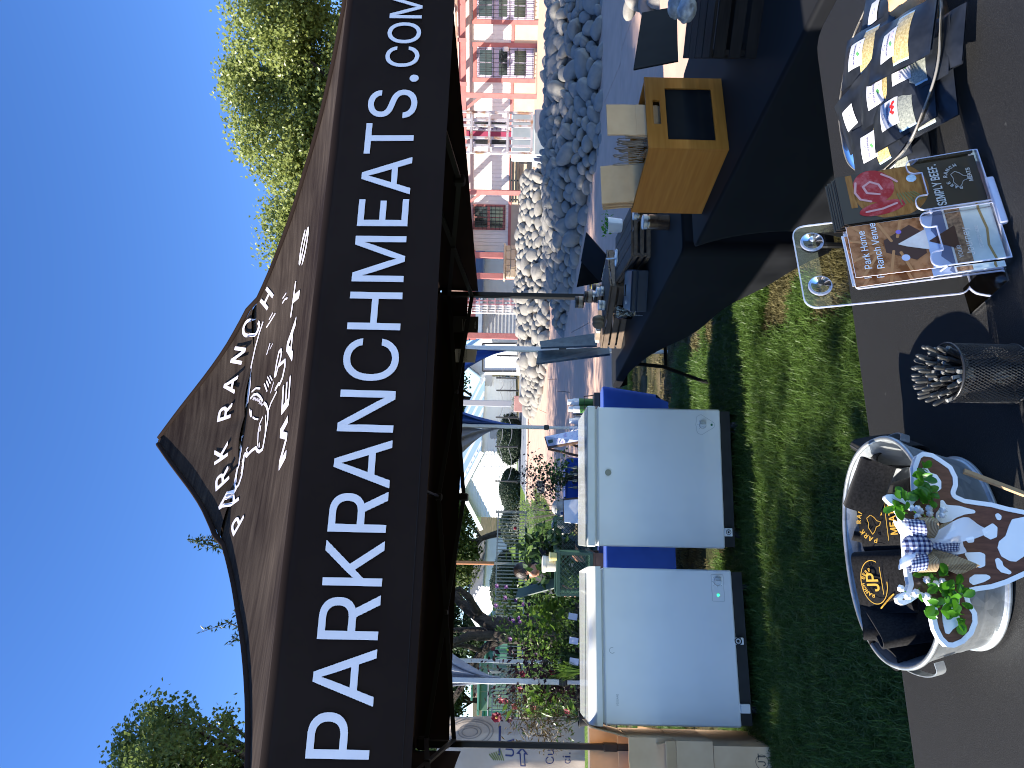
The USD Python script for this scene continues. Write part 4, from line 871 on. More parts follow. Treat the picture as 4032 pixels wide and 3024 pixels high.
# --- mesh cup of pens
pc = onz(3990, 1473, TZ); CUP = np.array([pc[0], pc[1], TZ + .001]); CR, CH = .0445, .101
cup = Thing('mesh_cup', 'black wire mesh pencil cup full of pens', 'pencil cup', CUP)
ms = []
nh = 64
for i in range(nh):
    for s in (-1, 1):
        g_ = np.linspace(0, 1, 22); a = 2 * np.pi * i / nh + s * g_ * 1.15
        ms.append(tube(np.stack([CR * np.cos(a), CR * np.sin(a), g_ * CH], 1), .00055, 4, False))
bst = mat('black_wire', (0.035, 0.035, 0.037), rough=0.32, spec=0.6, metal=0.4)
cup.add('mesh_wall', cat(*ms), bst)
cup.add('rim', tube([(CR * math.cos(a), CR * math.sin(a), CH) for a in np.linspace(0, 2 * np.pi * 1.02, 50)], .0022, 8, False), bst, smooth=True)
cup.add('base', cat(tube([(CR * math.cos(a), CR * math.sin(a), .002) for a in np.linspace(0, 2 * np.pi * 1.02, 50)], .002, 6, False), prism(sg.Point(0, 0).buffer(CR), .001, .001)), bst)
pb = mat('pen_black', (0.012, 0.012, 0.013), rough=0.18, spec=0.6, coat=0.3); pgr = mat('pen_grip', (0.035, 0.035, 0.034), rough=0.45); psil = mat('pen_silver', (0.7, 0.68, 0.66), rough=0.22, metal=0.9)
pr = np.random.default_rng(3); pens = None
for k in range(30):
    ph = pr.uniform(0, 2 * np.pi); rad = .036 * math.sqrt((k + .5) / 30); ph = k * 2.39996
    base = np.array([rad * .55 * math.cos(ph + 2.6), rad * .55 * math.sin(ph + 2.6), .004]); top = np.array([rad * math.cos(ph), rad * math.sin(ph), CH]) * 1.0
    d = top - base; d += np.array([-.004, 0, 0]); d /= np.linalg.norm(d); L = .140
    drop = pr.uniform(0, .012)
    el = math.acos(d[2]); az = math.atan2(d[1], d[0])
    lo = CUP + base + d * -drop * .2
    lab = 'black push-button pen with pale clip standing in the mesh cup'
    if pens is None:
        pens = Thing('pen', lab, 'pen', (0, 0, 0), 0, 'pens in the mesh cup')
        pens.add('barrel', lathe([(.0008, 0), (.0035, .012), (.0052, .03), (.0056, .08), (.0054, .118), (.0046, .124), (.0001, .1242)], 12), pb, smooth=40)
        pens.add('push_button', lathe([(.0032, .1235), (.0034, .134), (.0030, .1378), (.0018, .1398), (.0001, .1405)], 10), pgr, smooth=True)
        pens.add('band', lathe([(.0058, .083), (.0060, .084), (.0060, .092), (.0057, .093)], 12), psil, smooth=40)
        pens.add('clip', xf(cat(cbox((0.0082, 0, .104), (.0016, .0056, .036), .0005), cbox((.0065, 0, .121), (.004, .0056, .003), .0005)), (0, 0, 0)), mat('pen_clip', (0.20, 0.20, 0.19), rough=0.4))
        first = True
        x = UsdGeom.Xformable(pens.prim); x.ClearXformOpOrder(); 
        A = trimesh.transformations.euler_matrix(0, el, az, 'sxyz') @ trimesh.transformations.rotation_matrix(pr.uniform(0, 6.28), [0, 0, 1]); A[:3, 3] = lo
        x.AddTransformOp().Set(Gf.Matrix4d(*A.T.ravel().tolist()))
    else:
        p = fresh('/World', 'pen'); x = UsdGeom.Xform.Define(stage, p); x.GetPrim().GetReferences().AddInternalReference('/World/pen'); x.ClearXformOpOrder()
        A = trimesh.transformations.euler_matrix(0, el, az, 'sxyz') @ trimesh.transformations.rotation_matrix(pr.uniform(0, 6.28), [0, 0, 1]); A[:3, 3] = lo
        x.AddTransformOp().Set(Gf.Matrix4d(*A.T.ravel().tolist())); x.GetPrim().SetInstanceable(True); setd(x.GetPrim(), label=lab, category='pen', group='pens in the mesh cup')

# --- acrylic leaflet holder
HO = np.array([0.196, 1.115, TZ + .001]); ha = math.radians(25); HR = np.array([math.cos(ha), math.sin(ha), 0]); HK = np.array([-math.sin(ha), math.cos(ha), 0]); hl = math.radians(17); HW = Zv * math.cos(hl) + HK * math.sin(hl); HN = np.cross(HR, HW)
acr = clear('clear_acrylic', (0.97, 0.97, 0.98), 0.03, 1.42)
acre = mat('acrylic_edge', (0.55, 0.57, 0.70), rough=0.1, spec=0.8, coat=0.5, alpha=0.55)
hold = Thing('leaflet_holder', 'clear acrylic two-pocket holder with leaflets, beside the pen cup', 'leaflet holder', HO)
def h3(m):
    """x right, y up the tilted back, z towards the viewer"""
    v, f = VF(m); return v[:, :1] * HR + v[:, 1:2] * HW + v[:, 2:] * HN, f
rr = lambda x0, x1, y0, y1, r: sg.box(x0 + r, y0 + r, x1 - r, y1 - r).buffer(r, quad_segs=5)
def plate(pl, th, z): hold.add('plate', h3(sheet2(pl, z + th)), acr); hold.add('plate_edge', h3(prism(pl.difference(pl.buffer(-.0014)), th + .0004, z - .0002)), acre)
plate(rr(-.004, .214, 0, .215, .006), .0025, -.004)
for x0 in (0.0, .108):
    fr = rr(x0, x0 + .104, .0, .088, .004).union(rr(x0, x0 + .03, 0, .108, .012)).union(rr(x0 + .074, x0 + .104, 0, .108, .012))
    plate(fr, .0025, .026)
    for xs_ in (x0 - .001, x0 + .1025):
        hold.add('side_wall', h3((np.array([[xs_, 0, -.002], [xs_, .105, -.002], [xs_, .088, .028], [xs_, 0, .028]]), np.array([[0, 1, 2], [0, 2, 3]]))), acr); hold.add('wall_edge', h3(bar([xs_, .105, -.002], [xs_, .088, .028], .002)), acre)
    hold.add('pocket_floor', h3(box(x0, x0 + .104, 0.0, .0025, -.002, .028)), acre)
hold.add('front_ledge', h3(box(.06, .15, -.008, .004, .026, .034, .002)), acre)
for x_ in (0, .16): hold.add('foot', bar(HR * x_ + np.array([0, 0, .004]), HR * x_ + HK * .10 + np.array([0, 0, .003]), .05, .003), acr)
# suction-cup plate standing behind
bpn = Thing('suction_plate', 'clear plastic plate with two suction cups standing behind the leaflets', 'plastic plate', HO + HK * .085 + HR * .028)
hb = math.radians(14); BW = Zv * math.cos(hb) + HK * math.sin(hb); BN = np.cross(HR, BW)
def b3_(m):
    v, f = VF(m); return v[:, :1] * HR + v[:, 1:2] * BW + v[:, 2:] * BN, f
pl = rr(-.022, .152, 0, .262, .022)
bpn.add('plate', b3_(sheet2(pl, .003)), clear('tinted_acrylic', (0.86, 0.86, 0.82), 0.05, 1.45)); bpn.add('plate_edge', b3_(prism(pl.difference(pl.buffer(-.0018)), .0034, -.0002)), acre)
for xx_ in (.020, .112):
    sc_ = bpn.add('suction_cup', xf(b3_(lathe([(.0005, .012), (.006, .011), (.008, .005), (.018, .004), (.0195, .001)], 24)), tuple(HR * xx_ + BW * .232 + BN * .003)), clear('cup_vinyl', (0.86, 0.88, 0.88), 0.08, 1.5), smooth=True)
    bpn.add('cup_ring', xf(b3_(lathe([(.0150, .004), (.0195, .004), (.0200, .002), (.0150, .0035)], 24)), tuple(HR * xx_ + BW * .232 + BN * .003)), acre, parent=sc_, smooth=True)
    bpn.add('cup_knob', xf(b3_(lathe([(.0004, .016), (.005, .015), (.005, .010), (.003, .008)], 12)), tuple(HR * xx_ + BW * .232 + BN * .003)), bp if xx_ < .1 else psil, parent=sc_)
# leaflets
def leaflet(label, x0, zoff, lift, kind, first, tw=0.0):
    t = Thing('leaflet', label, 'leaflet', HO + HR * x0 + HW * lift + HN * zoff)
    w, h = .099, .212
    L_ = lambda m: (lambda v, f: (v[:, :1] * (HR * math.cos(tw) + HW * math.sin(tw)) + v[:, 1:2] * (HW * math.cos(tw) - HR * math.sin(tw)) + v[:, 2:] * HN, f))(*VF(m))
    dk = mat('leaflet_brown', (0.040, 0.028, 0.019), rough=0.35, spec=0.3)
    t.add('sheet', L_(box(0, w, 0, h, 0, .0007)), dk if kind == 'beef' else mat('leaflet_white', (0.72, 0.72, 0.72), rough=0.3))
    if not first: return t
    lay = [0]
    def put(nm, pl, m_, k=1):
        if pl.is_empty: return
        t.add(nm, L_(prism(pl, .0002, .0008 + .00025 * k)), m_)
    def tx(s, x, y, hh, m_, k=4, bold=False, fit=None, rz=0):
        t.add('print', L_(xf(text(s, hh, .0002, bold, fit), (x, y, .0008 + .00025 * k), rz=rz)), m_)
    pg = lambda P: sg.Polygon(P).buffer(.001).intersection(sg.box(.0005, .0005, w - .0005, h - .0005))
    wt = mat('leaflet_text', (0.82, 0.82, 0.82), rough=0.3)
    if kind == 'beef':
        woodp = mat('board_print', (0.24, 0.085, 0.016), (0.36, 0.15, 0.035), scale=40, rough=0.25, stretch=(1, 1, 6))
        meat = mat('steak_print', (0.36, 0.016, 0.022), (0.46, 0.075, 0.08), scale=55, rough=0.25, lo=.48, hi=.62)
        fat = mat('fat_print', (0.62, 0.30, 0.28), rough=0.25)
        put('picture_board', sg.Point(.055, .132).buffer(.056).intersection(sg.box(.002, .07, w - .001, .196)), woodp, 0)
        put('picture_board', sg.box(.03, .186, w - .001, .196), woodp, 0)
        put('steak_print', affinity.rotate(affinity.scale(sg.Point(.068, .156).buffer(1), .034, .030), 20), meat, 1)
        put('steak_print', affinity.rotate(affinity.scale(sg.Point(.022, .150).buffer(1), .013, .036), 8), meat, 1)
        for q_ in ([(.05, .15), (.056, .168), (.07, .172), (.078, .16), (.07, .148), (.06, .145)], [(.09, .14), (.08, .128), (.07, .12)], [(.018, .175), (.02, .15), (.027, .128)], [(.038, .165), (.045, .18), (.06, .186), (.08, .182)]):
            put('steak_print', sg.LineString(q_).buffer(.0018), fat, 2)
        put('picture_salt', sg.Point(.072, .098).buffer(.0075), mat('salt_print', (0.42, 0.56, 0.62), (0.7, 0.8, 0.84), scale=300, rough=0.3), 2)
        for a in range(7): put('picture_herb', sg.LineString([(.045, .10 + a * .004), (.028 - a * .001, .085 + a * .006)]).buffer(.0009), mat('herb_print', (0.16, 0.15, 0.05), rough=0.3), 2)
        tx('SIMPLY BEEF.', .008, .058, .0125, wt, 3, True, .084)
        t.add('print', L_(xf(arcs('PARK RANCH', .0052, .021, 2.9, .25), (.06, .026, .0018))), wt); tx('MEATS', .047, .012, .0058, wt, 3, True); t.add('print', L_(xf(lineart(cowline, .0006), (.062, .030, .0018))), wt)
    else:
        hall = mat('hall_print', (0.20, 0.055, 0.014), (0.46, 0.18, 0.07), scale=45, rough=0.2, lo=.4, hi=.6)
        put('picture_hall', sg.box(.0005, .10, w - .0005, h - .0005), hall, 0)
        beam = mat('beam_print', (0.50, 0.21, 0.08), rough=0.2); drk = mat('hall_dark_print', (0.07, 0.03, 0.025), rough=0.2); drs = mat('dress_print', (0.70, 0.55, 0.48), (0.8, 0.68, 0.6), scale=60, rough=0.25)
        put('picture_aisle', pg([(.02, .12), (.04, .16), (.062, .16), (.085, .12), (.07, .105), (.03, .105)]), drk, 1)
        for q_ in ([(.0, .2), (.05, .165)], [(.099, .205), (.055, .165)], [(.0, .16), (.04, .15)], [(.099, .165), (.06, .15)], [(.03, .211), (.048, .165)], [(.07, .211), (.055, .165)], [(.0, .13), (.036, .14)], [(.099, .13), (.066, .14)]):
            put('picture_beam', sg.LineString(q_).buffer(.0022).intersection(sg.box(.0005, .0005, w - .0005, h - .0005)), beam, 2)
        put('picture_dress', pg([(.036, .10), (.046, .128), (.052, .14), (.058, .128), (.072, .10)]), drs, 3)
        put('picture_glow', sg.Point(.025, .135).buffer(.006), mat('glow_print', (0.55, 0.55, 0.68), rough=0.2), 3); put('picture_glow', sg.Point(.075, .137).buffer(.004), mat('violet_print', (0.25, 0.15, 0.5), rough=0.2), 3)
        put('picture_sky', sg.box(.0005, .07, w - .0005, .10), mat('sky_print', (0.44, 0.50, 0.66), rough=0.2), 1)
        put('picture_hill', pg([(.0, .07), (.02, .085), (.04, .078), (.07, .09), (.099, .082), (.099, .07)]), mat('hill_print', (0.12, 0.15, 0.26), rough=0.2), 2)
        put('picture_barn', pg([(.03, .058), (.05, .096), (.072, .058)]), drk, 3); put('picture_barn', sg.box(.002, .044, w - .001, .066), mat('crowd_print', (0.12, 0.07, 0.05), (0.4, 0.25, 0.15), scale=160, rough=0.2), 2)
        put('picture_lake', sg.box(.0005, .0005, w - .0005, .046), mat('lake_print', (0.45, 0.55, 0.58), (0.6, 0.68, 0.7), scale=30, rough=0.2), 0)
        put('picture_bank', sg.LineString([(.002, .013), (.03, .018), (.06, .014), (.098, .018)]).buffer(.0018), mat('bank_print', (0.3, 0.22, 0.1), rough=0.2), 1)
        tx('Park Home', .012, .186, .0105, wt, 4); tx('Ranch Venue', .010, .168, .0105, wt, 4); tx('YOUR', .012, .056, .006, wt, 4); tx('Journey', .014, .040, .010, wt, 4); tx('STARTS HERE', .026, .026, .0045, wt, 4)
    return t
for i in range(5):
    leaflet(f"leaflet number {i + 1} behind the front beef leaflet in its pocket" if False else ['beef leaflet just behind the front one, edge showing', 'dark beef leaflet third in the right pocket', 'dark beef leaflet fourth in the right pocket', 'dark beef leaflet fifth in the right pocket', 'dark beef leaflet at the very back of the right pocket'][i], .108 + .001 * (i % 2), .018 - .0035 * (i + 1), .006 + .0030 * i, 'beef', False, .005 * ((i % 3) - 1))
leaflet('front leaflet picturing raw steaks, lettered SIMPLY BEEF', .109, .0185, .004, 'beef', True)
leaflet('second venue leaflet shifted out to the left behind the front one', -.006, .0135, .006, 'venue', True, .02)
leaflet('front leaflet of a timber wedding hall lettered Park Home Ranch Venue', .003, .018, .004, 'venue', True, -.01)
for i in range(3):
    leaflet(['pale venue leaflet third in the left pocket', 'pale venue leaflet fourth in the left pocket', 'pale venue leaflet at the back of the left pocket'][i], .0 + .001 * i, .0095 - .0035 * i, .004 + .002 * i, 'venue', False, .012 * (i - 1))

# --- tray of food pouches
TRC = np.array([0.615, 1.405, TZ + .001])
tray = Thing('pouch_tray', 'round clear plastic tray heaped with black food pouches', 'tray', TRC)
g_ = [(.002, .002), (.135, .002), (.150, .006), (.165, .022), (.180, .048), (.186, .052), (.190, .050), (.190, .046)]
tray.add('bowl', lathe(g_, 56), clear('tray_plastic', (0.62, 0.60, 0.55), 0.08, 1.4), smooth=40)
tray.add('rim', tube([(.188 * math.cos(a) * (1 + .012 * math.sin(9 * a)), .188 * math.sin(a) * (1 + .012 * math.sin(9 * a)), .050) for a in np.linspace(0, 2 * np.pi * 1.01, 90)], .0022, 6, False), mat('tray_rim', (0.30, 0.28, 0.25), rough=0.15, spec=0.7, coat=0.4, alpha=0.7), smooth=True)
pch = mat('pouch_black', (0.010, 0.012, 0.016), (0.02, 0.023, 0.03), scale=30, rough=0.32, spec=0.5)
lab_m = mat('label_white', (0.60, 0.60, 0.64), rough=0.5); seeds = mat('seed_window', (0.34, 0.25, 0.09), (0.58, 0.47, 0.24), scale=260, rough=0.25, spec=0.6, detail=2, coat=0.4); seeds2 = mat('seed_window_grey', (0.16, 0.17, 0.15), (0.34, 0.35, 0.29), scale=300, rough=0.25, spec=0.6, coat=0.4)
blu = mat('window_edge_blue', (0.36, 0.50, 0.58), rough=0.3); grn = mat('sprig_print', (0.12, 0.36, 0.12), rough=0.5); pnk = mat('blossom_print', (0.62, 0.50, 0.58), rough=0.5); redp = mat('berry_print', (0.7, 0.03, 0.03), rough=0.5); inkp = mat('label_ink', (0.12, 0.11, 0.22), rough=0.5)
def pouch(label, px, py, z, yaw, tilt, roll, kind, W_=.102, H_=.150):
    p = onz(px, py, TZ + z); t = Thing('food_pouch', label, 'pouch', p)
    A = trimesh.transformations.euler_matrix(tilt, roll, yaw, 'sxyz')[:3, :3]
    T_ = lambda m: (lambda v, f: (v @ A.T, f))(*VF(m))
    def bulge(x, y): return .012 * np.clip(1 - (x / (W_ / 2)) ** 2, 0, 1) * np.clip(1 - (y / (H_ / 2)) ** 2, 0, 1) ** .7 + .003 * np.sin(y * 50 + px)
    def sk(sgn):
        def fn(u, v):
            x, y = (u - .5) * W_, (v - .5) * H_; return np.stack([x, y, sgn * np.abs(bulge(x, y)) * (1 if sgn > 0 else .5)], -1)
        return grid(fn, 13, 19)
    m1, m2 = sk(1), sk(-1)
    t.add('pouch_film', T_(cat(m1, (m2[0], m2[1][:, ::-1]))), pch, smooth=True)
    def patch(x0, x1, y0, y1, lift, slant=0.0):
        def fn(u, v):
            x, y = x0 + (x1 - x0) * u, y0 + (y1 - y0) * v + slant * (u - .5); return np.stack([x, y, np.abs(bulge(x, y)) + lift], -1)
        return grid(fn, 9, 7)
    def drape(m, lift):
        v, f = VF(m); v = v.copy(); v[:, 2] = np.abs(bulge(v[:, 0], v[:, 1])) + lift + .2 * v[:, 2]; return v, f
    if kind != 'plain':
        t.add('window', T_(patch(-.040, .040, -.030, .006, .0006)), seeds if kind in 'ab' else seeds2)
        t.add('window_edge', T_(patch(-.0425, -.039, -.030, .006, .0008)), blu); t.add('window_edge', T_(patch(.039, .0425, -.030, .006, .0008)), blu)
    lw = .026 if kind != 'plain' else .022
    lb = t.add('label', T_(patch(-lw, lw, .000 if kind != 'plain' else .008, .042, .0014)), lab_m)
    if kind != 'plain':
        t.add('print', T_(drape(text('Butter Garlic Salt', .0048, .0004, True, center=True), .0018) if False else drape(xf(text('MICROGREENS', .0045, .0004, True, .040, True), (0, .020, 0)), .0018)), inkp, parent=lb)
        t.add('print', T_(drape(xf(ring(.0045, .0006, .0004, 16), (0, .033, 0)), .0018)), inkp, parent=lb)
        t.add('print', T_(drape(cat(*[xf(prism(sg.Point(0, 0).buffer(.003), .0004), (-.004 + .004 * i, .010 + .003 * (i % 2), 0)) for i in range(2)]), .0018)), grn if kind != 'c' else redp, parent=lb)
        t.add('print', T_(drape(cat(*[xf(prism(sg.Point(0, 0).buffer(.0034), .0004), (.006 + .005 * i, .010 + .003 * (i % 2), 0)) for i in range(3)]), .0018)), pnk if kind != 'c' else redp, parent=lb)
    else:
        t.add('print', T_(drape(xf(ring(.0045, .0006, .0004, 16), (0, .024, 0)), .0018)), inkp, parent=lb)
pouch('black food pouch with white label at the back of the tray, farthest right', 3418, 205, .072, -.05, .16, .08, 'a')
pouch('black food pouch with white label and yellow filling in the middle right of the tray', 3552, 165, .078, -.02, .22, .10, 'b')
pouch('black food pouch half covered in the middle of the tray', 3492, 345, .066, .10, .16, -.04, 'a')
pouch('dark pouch with a small plain label leaning off the back left of the tray', 3392, 432, .074, .22, .05, -.22, 'plain', .115)
pouch('black food pouch with yellow filling at the left end of the tray', 3466, 560, .060, .06, .20, -.12, 'b')
pouch('food pouch lying in shade under the middle right one', 3606, 250, .052, .02, .24, .02, 'd')
pouch('food pouch whose label shows red berries', 3556, 430, .056, .12, .22, -.02, 'c')
pouch('greyish food pouch at the front of the tray', 3625, 420, .040, .10, .26, -.06, 'd')
pouch('food pouch nearest the tray rim at the front right', 3655, 205, .042, .0, .26, .06, 'd')
pouch('black pouch under the left end of the heap', 3540, 600, .030, .10, .22, -.10, 'd')
pouch('black pouch at the far right of the heap, cut by the picture edge', 3490, 30, .052, -.1, .15, .12, 'plain')
kr = mat('kraft_paper', (0.56, 0.34, 0.175), (0.62, 0.39, 0.21), scale=12, rough=0.85, spec=0.12, bump=0.2, bscale=40, bdist=0.003)
p = onz(3530, -15, TZ + .06); q_ = Thing('paper_bag', 'crumpled brown paper bag at the right of the pouch tray', 'paper bag', p - [0, 0, .03])
b_ = blob(.042, 3, .5, 2.5, 3, (1, .7, .8)); q_.add('bag', b_, kr, smooth=25)
# ------------------------------------------------------------------ goods on the black tables to the right
woodb = usdkit.material(stage, LK + 'box_wood', {'c': ('texture_coordinate', {}), 'm': ('mapping', {'scale': (1.5, 1.5, 26.0)}), 'n': ('noise_texture', {'scale': 2.2, 'detail': 7.0, 'roughness': 0.65}), 'n2': ('noise_texture', {'scale': 4.0, 'detail': 3.0}), 'r': ('rgb_ramp', {'ramp': [(0, (0.26, 0.088, 0.010)), (0.4, (0.34, 0.122, 0.016)), (0.6, (0.40, 0.155, 0.025)), (1, (0.54, 0.25, 0.06))]}), 'mx': ('mix', {'mix_type': 'multiply', 'fac': 0.5}), 'p': ('principled_bsdf', {'roughness': 0.5, 'specular_ior_level': 0.15})},
    [('c.object', 'm.vector'), ('m.vector', 'n.vector'), ('n.fac', 'r.fac'), ('c.object', 'n2.vector'), ('r.color', 'mx.color1'), ('n2.color', 'mx.color2'), ('r.color', 'p.base_color')], surface='p.BSDF')
woodd = mat('crate_dark_wood', (0.010, 0.0075, 0.006), (0.022, 0.017, 0.013), scale=5, rough=0.7, spec=0.12, bump=0.3, bscale=40, stretch=(1, 6, 8), bdist=0.002)
woodc = mat('crate_brown_wood', (0.085, 0.058, 0.040), (0.15, 0.105, 0.07), scale=4, rough=0.7, bump=0.35, bscale=40, stretch=(2, 9, 9), bdist=0.002)
chalk = mat('chalkboard', (0.0045, 0.005, 0.006), (0.009, 0.0095, 0.011), scale=5, rough=0.65, spec=0.08)
bx = Thing('wooden_box', 'honey-coloured wooden box with a blackboard panel, full of paper bags', 'wooden box', (.849, 2.57, .7465), math.radians(21.7))
w, d, h = .325, .39, .287
fr_ = sg.box(0, 0, w, h).difference(rr(w * .33, w * .67, h - .052, h - .026, .004)).difference(sg.box(w * .12, .044, w * .845, h - .073))
up = lambda m, y0: (lambda v, f: (np.stack([v[:, 0], y0 + v[:, 2], v[:, 1]], -1), f))(*VF(m))
bx.add('front_panel', up(prism(fr_, .010), 0), woodb); bx.add('blackboard', up(prism(sg.box(w * .115, .040, w * .85, h - .070), .004), .006), chalk)
bx.add('back_panel', up(prism(sg.box(0, 0, w, h).difference(rr(w * .33, w * .67, h - .052, h - .026, .004)), .010), d - .010), woodb)
bx.add('side_panel', box(0, .010, .0103, d - .0103, 0, h - .002, .001), woodb); bx.add('side_panel', box(w - .010, w, .0103, d - .0103, 0, h - .002, .001), woodb); bx.add('bottom', box(.0103, w - .0103, .0103, d - .0103, 0, .008), woodb)
cord = mat('paper_cord', (0.34, 0.25, 0.17), rough=0.8)
def flat_bag(label, p, rz, tilt, bw, bh, handles=0, th=.006):
    t = Thing('paper_bag', label, 'paper bag', p, rz)
    A = trimesh.transformations.euler_matrix(tilt, 0, 0)[:3, :3]; T_ = lambda m: (lambda v, f: (v @ A.T, f))(*VF(m))
    v, f = grid(lambda u, q_: np.stack([(u - .5) * bw, .0015 * np.sin(u * 9 + q_ * 5) + .002 * np.sin(q_ * 14), q_ * bh], -1), 12, 12)
    t.add('bag', T_(shell((v, f), th)), kr, smooth=40)
    t.add('fold', T_(xf(shell(grid(lambda u, q_: np.stack([(u - .5) * bw * .98, -.0035 + 0 * u, .0 + q_ * bh * .24], -1), 5, 5), .001), (0, -.001, bh * .45))), kr)
    for i in range(handles):
        hw = bw * .23; g_ = np.linspace(0, np.pi, 16); o_ = (i - handles / 2) * .007
        pts = np.stack([hw * np.cos(g_) + .008 * math.sin(i * 2.1), o_ + .012 * np.sin(g_) * math.sin(i * 1.7), bh + .095 * np.sin(g_) ** .8 * (1 + .12 * math.sin(i * 3.3))], 1)
        t.add('cord_handle', T_(tube(pts, .0017, 6)), cord, smooth=True)
    return t
bo = np.array([.849, 2.57, .755]); bxX = np.array([math.cos(math.radians(21.7)), math.sin(math.radians(21.7)), 0]); bxY = np.array([-bxX[1], bxX[0], 0])
B_ = lambda x, y, z=0: bo + bxX * x + bxY * y + [0, 0, z]
flat_bag('pale smooth paper bag at the front of the wooden box', B_(.165, .055, .07), math.radians(23), .03, .145, .345)
flat_bag('brown bag leaning at the back left of the wooden box, its bottom up', B_(.10, .30, .05), math.radians(24), -.12, .19, .355)
flat_bag('brown bag behind the leaning one at the left of the wooden box', B_(.105, .325, .05), math.radians(24), -.13, .19, .350)
flat_bag('rearmost brown bag standing in the wooden box', B_(.11, .345, .05), math.radians(25), -.14, .19, .345)
flat_bag('middle stack bag with many twisted cord handles in the wooden box', B_(.13, .19, .03), math.radians(80), .02, .20, .235, 13)
flat_bag('small stack bag with cord handles near the front of the box', B_(.11, .115, .03), math.radians(74), .05, .16, .215, 7)
flat_bag('brown bag with cord handles at the right side of the wooden box', B_(.27, .17, .03), math.radians(76), -.03, .18, .24, 5)
# clear sign holder behind the box
cs = Thing('sign_holder', 'small clear acrylic sign holder with printed card behind the wooden box', 'sign holder', B_(.335, .14, -.008), math.radians(80))
cs.add('card', xf(box(-.06, .06, 0, .002, .02, .27), rx=-.12), mat('card_print', (0.03, 0.05, 0.10), (0.16, 0.18, 0.24), scale=20, rough=0.3)); cs.add('cover', xf(box(-.066, .066, -.003, -.001, 0, .28), rx=-.12), acr); cs.add('foot', box(-.066, .066, -.06, .03, 0, .003), acr); cs.add('front_pocket', xf(shell(grid(lambda u, v: np.stack([(u - .5) * .05, -.03 + 0 * u, .02 + .07 * v], -1), 3, 3), .002), (.03, 0, 0)), acre)
def crate(label, p, rz, L, W, H, m_, nt=4, ns=3):
    t = Thing('slatted_crate', label, 'crate', p, rz)
    cr = random.Random(int(abs(p[0]) * 1000))
    tw = (W - .004 * (nt - 1)) / nt
    for i in range(nt):
        y = i * (tw + .004); t.add('plank', box(0 + cr.uniform(-.002, .002), L + cr.uniform(-.002, .002), y, y + tw, H - .010, H + cr.uniform(-.001, .001), .0015), m_)
    sh = (H - .014 - .014 * (ns - 1)) / ns
    for i in range(ns):
        z = i * (sh + .014)
        for y in (0, W - .009): t.add('plank', box(.0005, L - .0005, y, y + .009, z, z + sh, .0015), m_)
        for x in (0, L - .009): t.add('plank', box(x, x + .009, .0095, W - .0095, z + .0005, z + sh, .0015), m_)
    for x in (.016, L - .016):
        for y in (.018, W - .018): t.add('corner_post', box(x - .008, x + .008, y - .0085, y + .0085, 0, H - .0105), m_)
    return t
c1 = np.array([.722, 4.05]); crate('slatted brown crate under the tablet and white flower pot', (c1[0] + .30 * math.cos(.06), c1[1] + .30 * math.sin(.06), .7415), math.pi / 2 + .10, .62, .30, .110, woodc)
c2 = np.array([.263, 5.06]); crate('slatted brown crate under the jars, at the far end of the table', (c2[0], c2[1], .7415), math.atan2(-.44, .377), .58, .36, .145, woodc)
pz = onz(2790, 232, .7465)
# dark crate at the right, its back board
cd = np.array([1.03, 2.36]); dk_ = crate('dark stained slatted crate at the far right', (1.05, 2.30, .7465), math.radians(-24), .42, .40, .15, woodd)
bd = Thing('black_board', 'plain black board standing behind the dark crate', 'board', at(2670, 234, 2.42))
b0, b1, b2, b4 = at(2670, 238, 2.42), at(2494, 272, 2.46), at(2528, 49, 2.62), at(2664, 25, 2.58)
bd.addw('panel', shell((np.array([b0, b1, b2, b4]), np.array([[0, 2, 1], [0, 3, 2]])), .006), chalk)
foil = mat('foil_pouch', (0.22, 0.22, 0.21), (0.42, 0.42, 0.40), scale=26, rough=0.25, bump=0.5, bscale=30, bdist=0.006)
for i, (x, y, Y, r_, lab) in enumerate([(2668, 18, 2.30, .035, 'crumpled clear bag on the far corner of the dark crate'), (2705, 40, 2.22, .032, 'striped clear wrapped pouch lying on the dark crate')]):
    t = Thing('plastic_pouch', lab, 'plastic bag', at(x, y, Y)); t.add('film', blob(r_, 3, .45, 2.2, 4 + i, (.9, 1.2, .7)), foil, smooth=20)
# cash box
cb = Thing('cash_box', 'dark blue steel cash box with keys in its lock', 'cash box', (.426, 4.126, .7415), -.17 + .0)
navy = mat('navy_enamel', (0.018, 0.026, 0.042), (0.022, 0.032, 0.05), scale=20, rough=0.38, spec=0.5)
cb.add('body', box(0, .235, 0, .27, 0, .060, .004), navy); cb.add('lid', box(-.002, .237, -.002, .272, .0605, .094, .008), navy)
cb.add('handle', cat(tube([(.085, .10, .095), (.085, .10, .112), (.15, .10, .112), (.15, .10, .095)], .004, 6)), blk); cb.add('oval_badge', prism(affinity.scale(sg.Point(.045, .16).buffer(1), .012, .024), .001, .0945), chrome)
cb.add('latch_plate', box(-.0045, -.002, .05, .075, .055, .064), lgrey)
lk = cb.add('lock', xf(lathe([(.001, .006), (.009, .006), (.010, 0)], 14), (-.002, .14, .045), ry=-math.pi / 2), chrome)
cb.add('key', cat(cbox((-.022, .14, .045), (.022, .002, .012), .0005)), chrome, parent=lk); cb.add('key_tag', xf(cbox((0, 0, 0), (.003, .035, .030), .001), (-.030, .145, .016), rx=.5), mat('tag_plastic', (0.7, 0.71, 0.73), rough=0.4), parent=lk)
